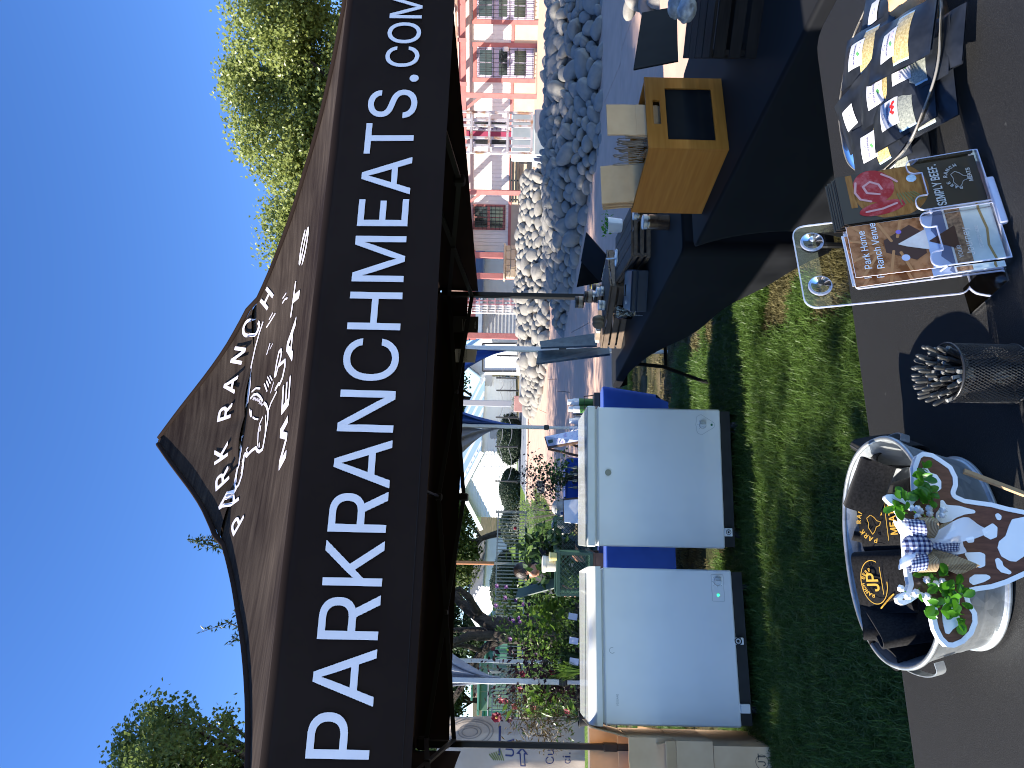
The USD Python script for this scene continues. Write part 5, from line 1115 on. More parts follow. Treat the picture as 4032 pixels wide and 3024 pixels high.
# tablet on a stand
tb = onz(2428, 1015, .8525); tab = Thing('tablet_stand', 'tilted tablet on a silver stand with round base', 'tablet', tb)
silv = mat('silver_satin', (0.66, 0.68, 0.70), rough=0.28, metal=0.85)
tab.add('base', lathe([(.0005, .007), (.052, .007), (.056, .004), (.056, 0)], 40), silv, smooth=40)
q1, q2, q3, q4 = [at(*p, Y) for p, Y in (((2311, 917), 4.58), ((2388, 1003), 4.55), ((2362, 1100), 4.66), ((2290, 1030), 4.72))]
tp = [at(2311, 915, 4.62), at(2388, 1002, 4.50), at(2366, 1112, 4.58), at(2290, 1028, 4.70)]
tab.addw('arm', cat(tube([tb + [0, .03, .006], tb + [0.0, .05, .06], np.mean(tp, 0)], .006, 8)), silv)
tab.addw('tablet', shell((np.array(tp), np.array([[0, 1, 2], [0, 2, 3]])), .007), blk)
t2 = [at(2285, 1040, 4.78), at(2366, 1110, 4.70), at(2352, 1118, 4.72), at(2271, 1131, 4.84)]
nb = Thing('black_sign', 'black tilted sign card behind the tablet', 'sign', at(2352, 1060, 4.80)); nb.addw('card', shell((np.array([at(2300, 980, 4.82), at(2372, 1108, 4.76), at(2366, 1112, 4.80), at(2271, 1131, 4.86)]), np.array([[0, 1, 2], [0, 2, 3]])), .004), chalk)
for i, (x, y) in enumerate([(2376, 1047), (2371, 1075)]):
    t = Thing('card_reader', ['small white card reader at the tablet edge', 'second small white clip below the tablet edge'][i], 'card reader', at(x, y, 4.60)); t.add('shell', cbox((0, 0, 0), (.036, .012, .012), .003), lgrey)
# flower pot on the crate
fp = onz(2448, 888, .8525); pot = Thing('flower_pot', 'white tapered pot with small succulents on the slatted crate', 'flower pot', fp)
pot.add('pot', lathe([(.0005, .002), (.038, 0), (.041, .004), (.049, .085), (.049, .088), (.046, .088), (.044, .070), (.0005, .070)], 32), mat('pot_white', (0.62, 0.64, 0.68), rough=0.4), smooth=40)
lr = np.random.default_rng(9); P_ = lr.normal(0, 1, (60, 3)) * [.034, .034, .012] + [0, 0, .095]
pot.add('leaves', leaves(P_, P_ * [1, 1, 0] * 20 + [0, 0, .6], .024, .014, lr), lfg)
# jars
amber = mat('jar_dark', (0.030, 0.018, 0.012), (0.07, 0.045, 0.03), scale=30, rough=0.12, spec=0.6, coat=0.5); jarlab = mat('jar_label', (0.20, 0.15, 0.11), (0.34, 0.27, 0.2), scale=25, rough=0.5)
tin = mat('tin_lid', (0.55, 0.60, 0.66), rough=0.3, metal=0.8); jg = clear('jar_glass', (0.85, 0.9, 0.9), 0.03, 1.5)
def jar(label, p, r, h, body, lidm, lid=.018, lb=True):
    t = Thing('jar', label, 'jar', p); t.add('body', lathe([(.0005, 0), (r * .94, 0), (r, .004), (r, h * .82), (r * .9, h * .9), (r * .9, h)], 24), body, smooth=40)
    t.add('lid', lathe([(r * .95, h - lid * .4), (r * .97, h - lid * .3), (r * .97, h + lid * .6), (r * .9, h + lid * .7), (.0005, h + lid * .7)], 24), lidm, smooth=40)
    if lb: t.add('label', lathe([(r * 1.01, h * .2), (r * 1.01, h * .7)], 24), jarlab)
    return t
o = onz(2632, 876, .7415); jar('dark jar with silver screw lid beside the wooden box', o, .038, .115, amber, tin, .02, False)
o = onz(2600, 846, .7415); jar('dark jar half hidden by the wooden box, silver lid', o + [.03, .12, 0], .034, .11, amber, tin, .018, False)
zc = .7415 + .147
J0 = onz(2378, 1185, zc)
for i, (x, y, k, lab) in enumerate([(2372, 1168, 0, 'lowest brown jar under the two stacked black-lidded jars'), (2372, 1168, 1, 'middle brown jar of the stack of three'), (2372, 1190, 2, 'topmost brown jar of the stack with black lid'), (2366, 1140, 0, 'brown jar with black lid right of the jar stack, on the crate')]):
    o = onz(x, y, zc) + [0, .02, .064 * k]; jar(lab, o, .042, .050, amber, bp, .014)
tl_ = [(2382, 1203, 0, 'lower silver tin at the crate edge'), (2382, 1203, 1, 'silver tin on top of another at the crate edge'), (2377, 1147, 0, 'silver tin nearest the tablet on the crate'), (2374, 1150, 1, 'silver tin tilted on the stack beside the tablet'), (2370, 1165, 2, 'topmost silver tin leaning on the brown jars')]
for x, y, k, lab in tl_:
    o = onz(x, y, zc) + [0, -.01 * k, .024 * k]; t = Thing('tin', lab, 'tin', o, 0); t.add('can', lathe([(.0005, 0), (.031, 0), (.033, .003), (.033, .014)], 24), tin, smooth=40); t.add('lid', lathe([(.0345, .011), (.0345, .021), (.032, .023), (.0005, .0232)], 24), tin, smooth=40)
for x, y, lab in [(2338, 1258, 'brown folded paper pouch behind the jars'), (2345, 1275, 'brown paper parcel at the crate corner')]:
    o = onz(2378, y, zc) + [0, .04, .03]; t = Thing('paper_parcel', lab, 'parcel', o, .4); t.add('paper', blob(.045, 2, .3, 2, 8 if y < 1265 else 9, (.6, .8, .85)), mat('parcel_paper', (0.15, 0.11, 0.07), (0.22, 0.17, 0.11), scale=20, rough=0.8), smooth=20)
t = Thing('soap_block', 'pale soap block at the left end of the crate', 'soap', onz(2362, 1318, zc), -.6); t.add('block', box(-.05, .05, -.03, .03, 0, .032, .004), mat('soap_pale', (0.42, 0.40, 0.36), rough=0.6)); t.add('wrapper', box(-.03, .03, -.031, .031, -.0005, .0335, .003), jarlab)
t = Thing('yellow_jar', 'small yellow jar behind the silver tins', 'jar', onz(2360, 1135, zc) + [.03, .1, 0]); t.add('body', lathe([(.0005, 0), (.022, 0), (.022, .05), (.018, .055)], 16), mat('yellow_wax', (0.42, 0.36, 0.06), rough=0.4), smooth=40); t.add('lid', lathe([(.023, .05), (.023, .064), (.0005, .065)], 16), bp, smooth=40)
o = onz(2500, 1222, .7415) + [0, .12, 0]; t = jar('open glass jar holding patterned paper straws behind the cash box', o, .045, .105, jg, jg, .002, False)
t.add('straws', cat(*[tube([(.03 * math.cos(i * 2.4) * (i % 5) / 5, .03 * math.sin(i * 2.4) * (i % 5) / 5, .004), (.034 * math.cos(i * 1.9), .034 * math.sin(i * 1.9), .095)], .004, 6) for i in range(16)]), mat('straw_stripes', (0.05, 0.055, 0.06), (0.6, 0.6, 0.58), scale=55, rough=0.5, lo=.48, hi=.52))

# ------------------------------------------------------------------ the neighbours' stand behind the freezers
bluec = mat('blue_cloth', (0.012, 0.055, 0.30), (0.016, 0.07, 0.36), scale=6, rough=0.7, spec=0.25, sheen=0.1)
bt = Thing('blue_table', 'table under a bright blue fitted cloth behind the freezers', 'table', (.01, 6.05, 0), AL)
bm = cover(2.5, .80, .742, .014, .03, lambda x, y: 0.20 if x < 2.44 else .1 + .5 * abs(.4 - y)); v = bm[0].copy(); v[:, 0] -= 2.5
fade = np.clip(1 + v[:, 0] / .6, 0, 1) ** 2; v[:, 0] -= .10 * fade * np.clip((.74 - v[:, 2]) / .7, 0, 1)
bt.add('cloth', (v, bm[1]), bluec, smooth=40)
for x in (-.25, -2.25):
    for y in (.08, .72): bt.add('leg', tube([(x, y, .72), (x, y, .01)], .014, 8), grey)
bt.add('tabletop', box(-2.48, -.02, .02, .78, .70, .735), bp)
def onbt(x, y, Yd): p = at(x, y, Yd); return p
wht = mat('bottle_white', (0.70, 0.71, 0.72), rough=0.35); grl = mat('label_green', (0.05, 0.16, 0.03), rough=0.5)
for i, (x, y, Y, lab) in enumerate([(2235, 1582, 6.42, 'tall white pump bottle with a green label, right end of the blue table'), (2239, 1611, 6.40, 'tall white bottle with a wide green label, second on the blue table'), (2242, 1657, 6.45, 'plain white bottle third on the blue table'), (2243, 1689, 6.45, 'plain white bottle next to the painted easel sign')]):
    top = at(x, y, Y); t = Thing('white_bottle', lab, 'bottle', (top[0], top[1], .743)); H = top[2] - .743
    t.add('body', lathe([(.0005, 0), (.030, 0), (.032, .005), (.032, H * .78), (.026, H * .84), (.024, H * .86)], 20), wht, smooth=40); t.add('cap', lathe([(.024, H * .84), (.025, H * .85), (.025, H), (.0005, H)], 16), wht, smooth=40)
    if i < 2: t.add('label', lathe([(.0325, H * .1), (.0325, H * .62)], 20), grl)
t = Thing('dropper_bottle', 'small black dropper bottle between the white bottles', 'bottle', (*at(2260, 1633, 6.3)[:2], .743)); H = at(2255, 1633, 6.3)[2] - .743
t.add('body', lathe([(.0005, 0), (.022, 0), (.022, H * .6), (.010, H * .68), (.010, H * .75)], 16), bp, smooth=40); t.add('dropper', lathe([(.013, H * .72), (.013, H * .86), (.006, H * .88), (.006, H * .98), (.0005, H)], 12), bp, smooth=40)
t = Thing('caddy', 'small dark caddy with a raised handle at the end of the blue table', 'caddy', (*at(2330, 1577, 6.25)[:2], .743), AL)
t.add('tray', box(-.07, .06, -.05, .05, 0, .05, .004), bp); t.add('handle', tube([(-.075, 0, .03), (-.075, 0, .13), (.035, 0, .13), (.05, 0, .03)], .006, 8), mat('dark_bronze', (0.05, 0.04, 0.035), rough=0.4, metal=0.5))
# painted easel sign
es = Thing('easel_sign', 'white painted sign with lavender flowers in a folding wooden frame', 'sign', (*at(2260, 1745, 6.5)[:2], .743))
e1, e2, e3, e4 = at(2147, 1720, 6.55), at(2300, 1690, 6.30), at(2300, 1738, 6.22), at(2160, 1762, 6.50)
lav = mat('sign_lavender', (0.62, 0.62, 0.70), (0.36, 0.30, 0.50), scale=24, rough=0.6, lo=.52, hi=.62, detail=8)
es.addw('board', shell((np.array([e1, e2, e3, e4]), np.array([[0, 1, 2], [0, 2, 3]])), .008), lav)
brw = mat('dark_frame_wood', (0.09, 0.05, 0.028), (0.14, 0.08, 0.045), scale=12, rough=0.6)
for a, b in ((e1, e4), (e4, e3), (at(2160, 1768, 6.55), at(2300, 1800, 6.75)), (at(2148, 1722, 6.6), at(2300, 1765, 6.85))): es.addw('frame_bar', bar(a, b, .018, .018), brw)
es.addw('painted_sprig', s_ if False else shell((np.array([at(2158, 1733, 6.49), at(2176, 1730, 6.45), at(2178, 1742, 6.44), at(2160, 1747, 6.48)]), np.array([[0, 1, 2], [0, 2, 3]])), .003), mat('sprig_green', (0.06, 0.10, 0.07), rough=0.6))
# blue riser, labelled bags, sprayer nozzles, white board
t = Thing('blue_riser', 'blue cloth-covered riser standing on the blue table', 'display riser', (*at(2300, 1915, 6.6)[:2], .743), AL); t.add('cloth', box(-.28, .24, -.14, .16, 0, at(2222, 1900, 6.65)[2] - .743, .02), bluec, smooth=30)
nz = mat('nozzle_metal', (0.10, 0.11, 0.10), rough=0.35, metal=0.7)
for i, y in enumerate((1842, 1868, 1893, 1920)):
    b_ = at(2270, y, 6.25); t = Thing('bottle_stopper', None, None, (b_[0], b_[1], .743), 0, 'small dark stoppered bottles behind the freezer lid')
    setd(t.prim, label=['rightmost of four small dark stoppered bottles behind the freezer lid', 'second from right of four small dark stoppered bottles', 'third from right of four small dark stoppered bottles', 'leftmost of four small dark stoppered bottles'][i], category='bottle')
    H = at(2237, y, 6.25)[2] - .743; t.add('body', lathe([(.0005, 0), (.022, 0), (.022, H * .55), (.009, H * .66), (.009, H * .74)], 14), bp, smooth=40); t.add('spout', lathe([(.012, H * .70), (.012, H * .80), (.005, H * .84), (.004, H)], 10), nz, smooth=40)
t = Thing('white_board', 'blank white board with a wooden back leaning behind the freezer lid', 'board', (*at(2269, 2015, 6.2)[:2], .743)); w0, w1, w2, w3 = at(2222, 1972, 6.25), at(2300, 1965, 6.15), at(2300, 2066, 6.05), at(2224, 2058, 6.15)
t.addw('board', shell((np.array([w0, w1, w2, w3]), np.array([[0, 1, 2], [0, 2, 3]])), .012), wht); t.addw('back', shell((np.array([w0, w1, w2, w3]) + [.012, .03, .006], np.array([[0, 1, 2], [0, 2, 3]])), .012), brw)
sbag = mat('seed_bag', (0.40, 0.39, 0.36), (0.55, 0.54, 0.52), scale=20, rough=0.35, bump=0.3, bscale=12)
for i, (y, ty) in enumerate([(2000, 2140), (2068, 2158)]):
    b_ = at(2240, y, 6.45); t = Thing('filled_bag', ['filled clear bag with a white label, right one of two', 'filled clear bag with a white label, left one beside the milk crate'][i], 'bag', (b_[0], b_[1], b_[2] - .05), .25)
    m = blob(.1, 3, .12, 2, i + 3, (.78, .45, 1.0)); t.add('bag', (m[0] + [0, 0, .10], m[1]), sbag, smooth=30)
    lb = t.add('label', xf(box(-.062, .062, 0, .002, 0, .088), (-.01, -.052, .045), rx=-.12), lab_m)
    t.add('print', xf(face(cat(*[box(0, .07 - .012 * (k % 3), -.011 * k, -.011 * k + .0035, 0, .0005) for k in range(4)]), -.045, .098, -.0535), (0, 0, -.02)), inkp, parent=lb); t.add('print_square', face(prism(sg.box(-.012, -.012, .012, .012), .0006), -.052, .116, -.0615), mat('label_blue', (0.02, 0.06, 0.18), rough=0.5), parent=lb)
# milk crates
mcg = mat('crate_green', (0.035, 0.085, 0.055), (0.045, 0.105, 0.07), scale=10, rough=0.45)
def milk_crate(label, p, rz, w=.33, d=.33, h=.29, open_top=False, tilt=0):
    t = Thing('milk_crate', label, 'milk crate', p, rz)
    t.add('rim', cat(box(0, w, 0, .014, h - .03, h, .003), box(0, w, d - .014, d, h - .03, h, .003), box(0, .014, .0145, d - .0145, h - .03, h, .003), box(w - .014, w, .0145, d - .0145, h - .03, h, .003)), mcg)
    t.add('lower_frame', cat(box(0, w, 0, .012, 0, .03, .003), box(0, w, d - .012, d, 0, .03, .003), box(0, .012, .0125, d - .0125, 0, .03, .003), box(w - .012, w, .0125, d - .0125, 0, .03, .003)), mcg)
    for x in (.010, w - .010):
        for y in (.010, d - .010): t.add('corner_post', box(x - .010, x + .010, y - .010, y + .010, .0305, h - .0305), mcg)
    def lat(L):
        ms = []; n = 9
        for k in range(-8, 18):
            for s in (1, -1):
                x0 = k * L / 9.0; a = np.array([x0, .03]); b = np.array([x0 + s * (h - .06), h - .03])
                ln = sg.LineString([a, b]).intersection(sg.box(.02, .03, L - .02, h - .03))
                if ln.is_empty or ln.length < .01: continue
                q_ = np.array(ln.coords); ms.append(((q_[0], q_[-1]), s))
        return ms
    for side in range(4):
        L = w if side % 2 == 0 else d; ms = []
        for (a, b), s in lat(L):
            if side == 0: A, B = (a[0], .006 + .001 * s, a[1]), (b[0], .006 + .001 * s, b[1])
            if side == 2: A, B = (a[0], d - .006 + .001 * s, a[1]), (b[0], d - .006 + .001 * s, b[1])
            if side == 1: A, B = (w - .006 + .001 * s, a[0], a[1]), (w - .006 + .001 * s, b[0], b[1])
            if side == 3: A, B = (.006 + .001 * s, a[0], a[1]), (.006 + .001 * s, b[0], b[1])
            ms.append(bar(A, B, .005, .004))
        t.add('lattice', cat(*ms), mcg)
    t.add('bottom', box(.012, w - .012, .012, d - .012, .002, .010), mcg)
    return t
m0 = at(2273, 2192, 6.0); milk_crate('dark green milk crate lying in shade beside the labelled bags', (m0[0] - .0, 6.15, .743), AL + .0, .30, .30, at(2180, 2150, 6.15)[2] - .743)
m1 = at(2282, 2345, 5.75); H1 = at(2190, 2345, 5.75)[2]
milk_crate('green milk crate with pale rim lattice nearest the gap between the freezers', (m1[0], 5.72, H1 - .29), AL * .5, .34, .32, .29)
t = Thing('wooden_stand', 'low wooden stand under the green milk crate', 'stand', (m1[0], 5.72, .743), AL * .5); t.add('top', box(0, .34, 0, .32, H1 - .29 - .743 - .02, H1 - .29 - .743 - .001, .002), brw); t.add('side', box(0, .34, .0, .02, 0, H1 - .29 - .743 - .0205, .002), brw); t.add('side', box(0, .34, .30, .32, 0, H1 - .29 - .743 - .0205, .002), brw)
b_ = at(2188, 2222, 5.85); t = Thing('plastic_tub', 'white plastic tub with a brown drip on the milk crate', 'tub', (b_[0], b_[1], H1 + .001)); t.add('tub', lathe([(.0005, 0), (.052, 0), (.056, .004), (.062, .085)], 24), mat('tub_stained', (0.62, 0.58, 0.50), (0.50, 0.33, 0.10), scale=14, rough=0.4, lo=.58, hi=.66), smooth=40); t.add('lid', lathe([(.065, .083), (.066, .086), (.066, .108), (.060, .112), (.0005, .112)], 24), mat('tub_lid', (0.66, 0.64, 0.58), (0.52, 0.38, 0.16), scale=18, rough=0.4, lo=.58, hi=.66), smooth=40)
b_ = at(2188, 2192, 5.78); t = Thing('yellow_tub', 'small yellow tub beside the white tub on the milk crate', 'tub', (b_[0], b_[1], H1 + .001)); t.add('tub', lathe([(.0005, 0), (.030, 0), (.034, .05)], 20), mat('tub_yellow', (0.52, 0.46, 0.18), rough=0.4), smooth=40); t.add('lid', lathe([(.036, .048), (.036, .060), (.0005, .062)], 20), mat('tub_yellow_lid', (0.6, 0.55, 0.28), rough=0.4), smooth=40)
t = Thing('green_board', 'dark green board leaning out from behind the milk crate', 'board', at(2185, 2290, 6.1)); t.addw('panel', shell((np.array([at(2029, 2355, 6.25), at(2040, 2318, 6.3), at(2190, 2274, 6.15), at(2186, 2313, 6.05)]), np.array([[0, 2, 1], [0, 3, 2]])), .012), mat('board_green', (0.06, 0.085, 0.07), (0.07, 0.10, 0.08), scale=6, rough=0.45))

# ------------------------------------------------------------------ plants for sale
def plant(name, label, pot, spread, n, L, W, m_, stems=6, seed=0, potr=.06, poth=.11, shape='bush', flowers=None, tags=0, ground=None, pdir=0.6, clump=0):
    """pot: world point of the pot's top centre; spread: half sizes of the foliage; its centre sits above the pot"""
    g_ = np.random.default_rng(seed + 100); t = Thing(name, label, 'plant', (pot[0], pot[1], pot[2] - poth))
    if potr: t.add('pot', lathe([(.0005, .002), (potr * .75, 0), (potr * .98, poth * .9), (potr * 1.06, poth * .9), (potr * 1.06, poth), (potr * .9, poth), (potr * .85, poth * .85), (.0005, poth * .85)], 20), bp, smooth=40)
    sx, sy, sz = spread; base = np.array([0, 0, poth])
    if shape == 'grass':
        V, F = [], []
        for i in range(n):
            a = g_.uniform(0, 6.28); l = L * g_.uniform(.6, 1.1); ln = g_.uniform(.1, .9); d_ = np.array([math.cos(a), math.sin(a), 0]); s_ = np.array([-d_[1], d_[0], 0]) * W
            p0 = base + d_ * g_.uniform(0, .03); p1 = p0 + d_ * l * ln * .4 + [0, 0, l * .65]; p2 = p0 + d_ * l * ln + [0, 0, l * (1 - .4 * ln)]
            k = len(V); V += [p0 - s_, p0 + s_, p1 + s_, p1 - s_, p2]; F += [[k, k + 1, k + 2], [k, k + 2, k + 3], [k + 3, k + 2, k + 4]]
        t.add('foliage', (np.array(V), np.array(F)), m_)
    else:
        cs = g_.normal(0, .45, (max(stems * 3, 8), 3)).clip(-1, 1) * [sx, sy, sz] + base + [0, 0, sz * .9]
        P = cs[g_.integers(0, len(cs), n)] + g_.normal(0, 1, (n, 3)) * np.array([sx, sy, sz]) * (.22 if not clump else clump)
        P[:, 2] = np.maximum(P[:, 2], poth * .8)
        t.add('foliage', leaves(P, (P - base - [0, 0, sz * .4]) / max(sx, sz) * pdir + [0, 0, .3], L, W, g_), m_)
        t.add('stems', cat(*[tube([base + [0, 0, -.02], (base + c) / 2 + g_.normal(0, .02, 3), c], [.0035, .0028, .0018], 5, False) for c in cs[:max(stems, 3)]]), mat('stem_green', (0.07, 0.09, 0.04), rough=0.6))
        if flowers:
            fm, k, r_ = flowers
            for i in range(k):
                c = cs[g_.integers(0, len(cs))] + g_.normal(0, .3, 3) * [sx, sy, sz] + [0, 0, sz * .5]
                m = cat(*[round_leaf(c, np.array([math.cos(a), math.sin(a) * .5 - .3, math.sin(a) * .8]), np.array([0, -1, .3]), r_, r_ * .9) for a in np.linspace(0, 5.2, 5)])
                t.add('flower', m, fm)
    for i in range(tags):
        x = (i - (tags - 1) / 2) * .14; t.add('plant_tag', xf(box(-.028, .028, 0, .0015, 0, .075), (x, -sy * .6 - .06, poth + .02), ry=.1, rx=-.15), lab_m)
    return t
dkl = leafmat('leaf_dark', (0.035, 0.075, 0.022), (0.07, 0.13, 0.035), 0.3, 0.4); brl = leafmat('leaf_bright', (0.12, 0.21, 0.03), (0.27, 0.36, 0.08), 0.45, 0.4, 0.4, (0.42, 0.46, 0.16)); purp = leafmat('leaf_purple', (0.030, 0.012, 0.018), (0.055, 0.018, 0.032), 0.25, 0.4); gryl = leafmat('leaf_grey', (0.22, 0.25, 0.21), (0.38, 0.41, 0.35), 0.3, 0.6); dry = leafmat('leaf_bronze', (0.07, 0.05, 0.02), (0.12, 0.09, 0.03), 0.3, 0.5, 0.3, (0.14, 0.05, 0.03))
redf = mat('flower_red', (0.28, 0.006, 0.03), (0.16, 0.004, 0.02), scale=30, rough=0.6, transl=0.25); purf = mat('flower_purple', (0.10, 0.02, 0.14), rough=0.6); pinkf = mat('flower_pink', (0.45, 0.03, 0.15), rough=0.6)
# bench behind the left freezer
bench = Thing('plant_bench', 'weathered wooden bench of potted plants behind the left freezer', 'bench', (-1.75, 6.05, 0), AL)
for i in range(5): bench.add('plank', box(-2.0, 0.0, .008 + i * .155, .155 + i * .155, .735, .763, .003), mat('weathered_wood', (0.16, 0.13, 0.11), (0.24, 0.20, 0.17), scale=6, rough=0.85, stretch=(1, 8, 8)))
for x in (-1.9, -.1):
    for y in (.06, .72): bench.add('leg', box(x - .03, x + .03, y - .03, y + .03, 0, .7345, .004), brw)
for y in (.03, .75): bench.add('rail', box(-1.98, -.02, y - .015, y + .015, .66, .7340), brw)
def bp_(y, k=0.35, dz=0.12):
    """pot top on the bench under image row y, k metres in from its front"""
    r = ray(2200, y); A = np.array([-1.75, 6.05, 0]) + N * k
    t = ((A - 0) @ N) / (r @ N); p = r * t; return np.array([p[0], p[1], .763 + dz])
plant('herb_plant', 'bright sunlit broad-leaved herb at the bench right end, by the milk crate', bp_(2410, .3), (.14, .12, 0.21), 90, .10, .06, brl, 5, 1, tags=1)
plant('herb_plant', 'bright small-leaved bushy herb with a white tag, in the middle of the bench', bp_(2500, .25), (.20, .15, 0.29), 420, .045, .022, brl, 9, 2, tags=1)
plant('chive_plant', 'thin upright grassy chives in a pot on the bench', bp_(2640, .12), (.1, .1, .2), 130, .26, .0028, brl, seed=3, shape='grass')
plant('chive_plant', 'darker grassy clump beside the white tags on the bench', bp_(2585, .2), (.1, .1, .2), 110, .24, .0028, dkl, seed=13, shape='grass', tags=1)
plant('flowering_plant', 'dark leafy plant with small purple flowers right of the tree trunk', bp_(2400, .6), (.22, .16, 0.34), 420, .06, .035, dkl, 9, 4, flowers=(purf, 14, .022))
plant('flowering_plant', 'dark leafy plant with purple blooms in front of the tree trunk', bp_(2490, .62), (.20, .16, 0.33), 380, .06, .035, dkl, 9, 5, flowers=(purf, 10, .022))
plant('twiggy_plant', 'thin dark upright stems with sparse leaves left of the trunk', bp_(2575, .6), (.16, .12, 0.39), 110, .07, .035, purp, 10, 6)
plant('purple_plant', 'purple-black leaved bushy plant at the middle left of the bench', bp_(2680, .45), (.26, .18, 0.34), 520, .05, .028, purp, 10, 7)
plant('dahlia_plant', 'dark stems carrying small red and pink flowers before the banner', bp_(2720, .55), (.20, .16, 0.44), 260, .05, .026, purp, 10, 8, flowers=(redf, 9, .032))
plant('broadleaf_plant', 'pale green broad-leaved shoot bending left over the bench', bp_(2760, .2), (.16, .10, 0.31), 44, .10, .055, brl, 4, 9)
plant('bronze_plant', 'bronze feathery plant at the left end of the bench', bp_(2830, .35), (.24, .18, 0.31), 700, .06, .012, dry, 10, 10)
plant('dark_plant', 'dark green filler plant behind the bronze one', bp_(2770, .62), (.24, .16, 0.29), 360, .05, .03, dkl, 9, 11)
plant('dark_plant', 'low dark green plant at the back middle of the bench', bp_(2620, .66), (.24, .16, 0.21), 300, .05, .03, dkl, 9, 17)
# the tall red blossom
rb = at(1955, 2822, 6.35); fl = Thing('red_flower', 'large dark red blossom on a tall stem in front of the banner', 'flower', (rb[0] + .03, rb[1], 1.0))
fl.addw('petal', cat(*[round_leaf(rb, np.array([math.cos(a), -.35, math.sin(a)]), np.array([0, -1, .2]), .05, .046) for a in np.linspace(0, 5.5, 7)]), redf); fl.addw('flower_centre', tuple([blob(.010, 2, .2)[0] + rb + [0, -.012, 0], blob(.010, 2, .2)[1]]), mat('anther_yellow', (0.4, 0.26, 0.05), rough=0.7)); fl.addw('stem', tube([rb + [0, .01, -.01], rb + [.05, 0, -.2], np.array([rb[0] + .03, rb[1], 1.0])], .004, 6), mat('stem_dark', (0.03, 0.02, 0.015), rough=0.6))
rb2 = at(2005, 2832, 6.4); fl = Thing('red_flower', 'half-open dark red bud below the large red blossom', 'flower', (rb2[0], rb2[1], 1.0)); fl.addw('petal', cat(*[round_leaf(rb2, np.array([math.cos(a) * .7, -.2, math.sin(a)]), np.array([0, -1, .2]), .032, .03) for a in np.linspace(0, 5.2, 6)]), mat('flower_maroon', (0.07, 0.004, 0.015), rough=0.6)); fl.addw('stem', tube([rb2, np.array([rb2[0], rb2[1], 1.0])], .004, 6), _m['stem_dark'])
# plants on the blue table
def bt_(y, k, dz=.12):
    r = ray(2200, y); A = np.array([.01, 6.05, 0]) + N * k; t = (A @ N) / (r @ N); p = r * t; return np.array([p[0], p[1], .743 + dz])
plant('succulent_plant', 'dark maroon and green rounded leafy plant on the blue table', bt_(1870, .62, .20), (.18, .13, .18), 420, .035, .028, dkl, 8, 20); plant('purple_plant', 'small maroon plant just behind the rounded leafy one', bt_(1885, .72, .26), (.20, .12, .20), 260, .035, .026, purp, 8, 21)
plant('tomato_plant', 'dark ragged-leaved plant behind the milk crates', bt_(2150, .6, .30), (.22, .14, .20), 160, .09, .05, dkl, 7, 22); plant('tomato_plant', 'dark leafy plant beside the white tub', bt_(2235, .62, .2), (.20, .14, .16), 160, .08, .045, dkl, 7, 23)
g_ = np.random.default_rng(77)
lavp = Thing('lavender_plant', 'tall grey spindly shrub with airy clustered foliage by the labelled bags', 'plant', (*bt_(2010, .7)[:2], .743))
lavp.add('pot', lathe([(.0005, .002), (.06, 0), (.075, .13), (.08, .13), (.08, .15), (.0005, .14)], 20), bp, smooth=40)
tips = [(2075, 1850), (2060, 1890), (2090, 1935), (2050, 1985), (2075, 1995), (2095, 2010), (2120, 1990), (2045, 2040), (2030, 2085), (2060, 2090), (2085, 2070), (2020, 2070)]
for x, y in tips:
    e = at(x, y, 6.75 + g_.uniform(-.1, .1)) - lavp.loc; m_ = e * [.5, .5, .75] + g_.normal(0, .03, 3)
    lavp.add('stem', tube([(0, 0, .14), m_, e], [.004, .003, .002], 5, False), mat('stem_grey', (0.09, 0.08, 0.07), rough=0.8))
    P = e + g_.normal(0, 1, (110, 3)) * [.045, .045, .04]; lavp.add('leaf_cluster', leaves(P, (P - e) * 12, .020, .009, g_), gryl)
c = at(2028, 2080, 6.7) - lavp.loc; lavp.add('red_bud', tuple([blob(.014, 2, .2)[0] + c, blob(.014, 2, .2)[1]]), redf, smooth=True)
t = Thing('plant_sign', 'small grey card on a wire standing among the spindly shrub', 'sign', (*bt_(1920, .55)[:2], .743)); c = at(2130, 1917, 6.5); t.addw('card', frame(box(-.055, .055, 0, .003, -.035, .035), c, [1, 0, 0], [0, 1, 0], [0, 0, 1]), mat('card_grey', (0.28, 0.28, 0.27), rough=0.6)); t.addw('wire', tube([c, [c[0], c[1] + .01, .743]], .002, 5), nz)

# ------------------------------------------------------------------ person bending behind the stand
skin = mat('skin', (0.42, 0.22, 0.15), (0.36, 0.18, 0.12), scale=20, rough=0.5); hairm = usdkit.material(stage, LK + 'dark_brown_hair', {'c': ('texture_coordinate', {}), 'm': ('mapping', {'scale': (30.0, 30.0, 5.0)}), 'n': ('noise_texture', {'scale': 3.0, 'detail': 6.0}), 'r': ('rgb_ramp', {'ramp': [(0, (0.012, 0.008, 0.006)), (0.5, (0.03, 0.018, 0.012)), (1, (0.07, 0.042, 0.028))]}), 'b': ('bump', {'strength': 0.6, 'distance': 0.01}), 'p': ('principled_bsdf', {'roughness': 0.45})}, [('c.object', 'm.vector'), ('m.vector', 'n.vector'), ('n.fac', 'r.fac'), ('r.color', 'p.base_color'), ('n.fac', 'b.height'), ('b.normal', 'p.normal')], surface='p.BSDF')
import manifold3d as mf
def limb(js):
    out = None
    for (p, r), (q_, s) in js:
        a = mf.Manifold.sphere(r, 20).translate(list(map(float, p))); b = mf.Manifold.sphere(s, 20).translate(list(map(float, q_))); hh = mf.Manifold.batch_hull([a, b]); out = hh if out is None else out + hh
    return out
YP = 7.75; hc = at(2072, 2248, YP); 
per = Thing('person', 'person with dark brown hair bending down behind the milk crate, dark top', 'person', (hc[0] + .05, YP + .1, 0))
o = np.array([hc[0], YP, 0]); Hh = hc[2]
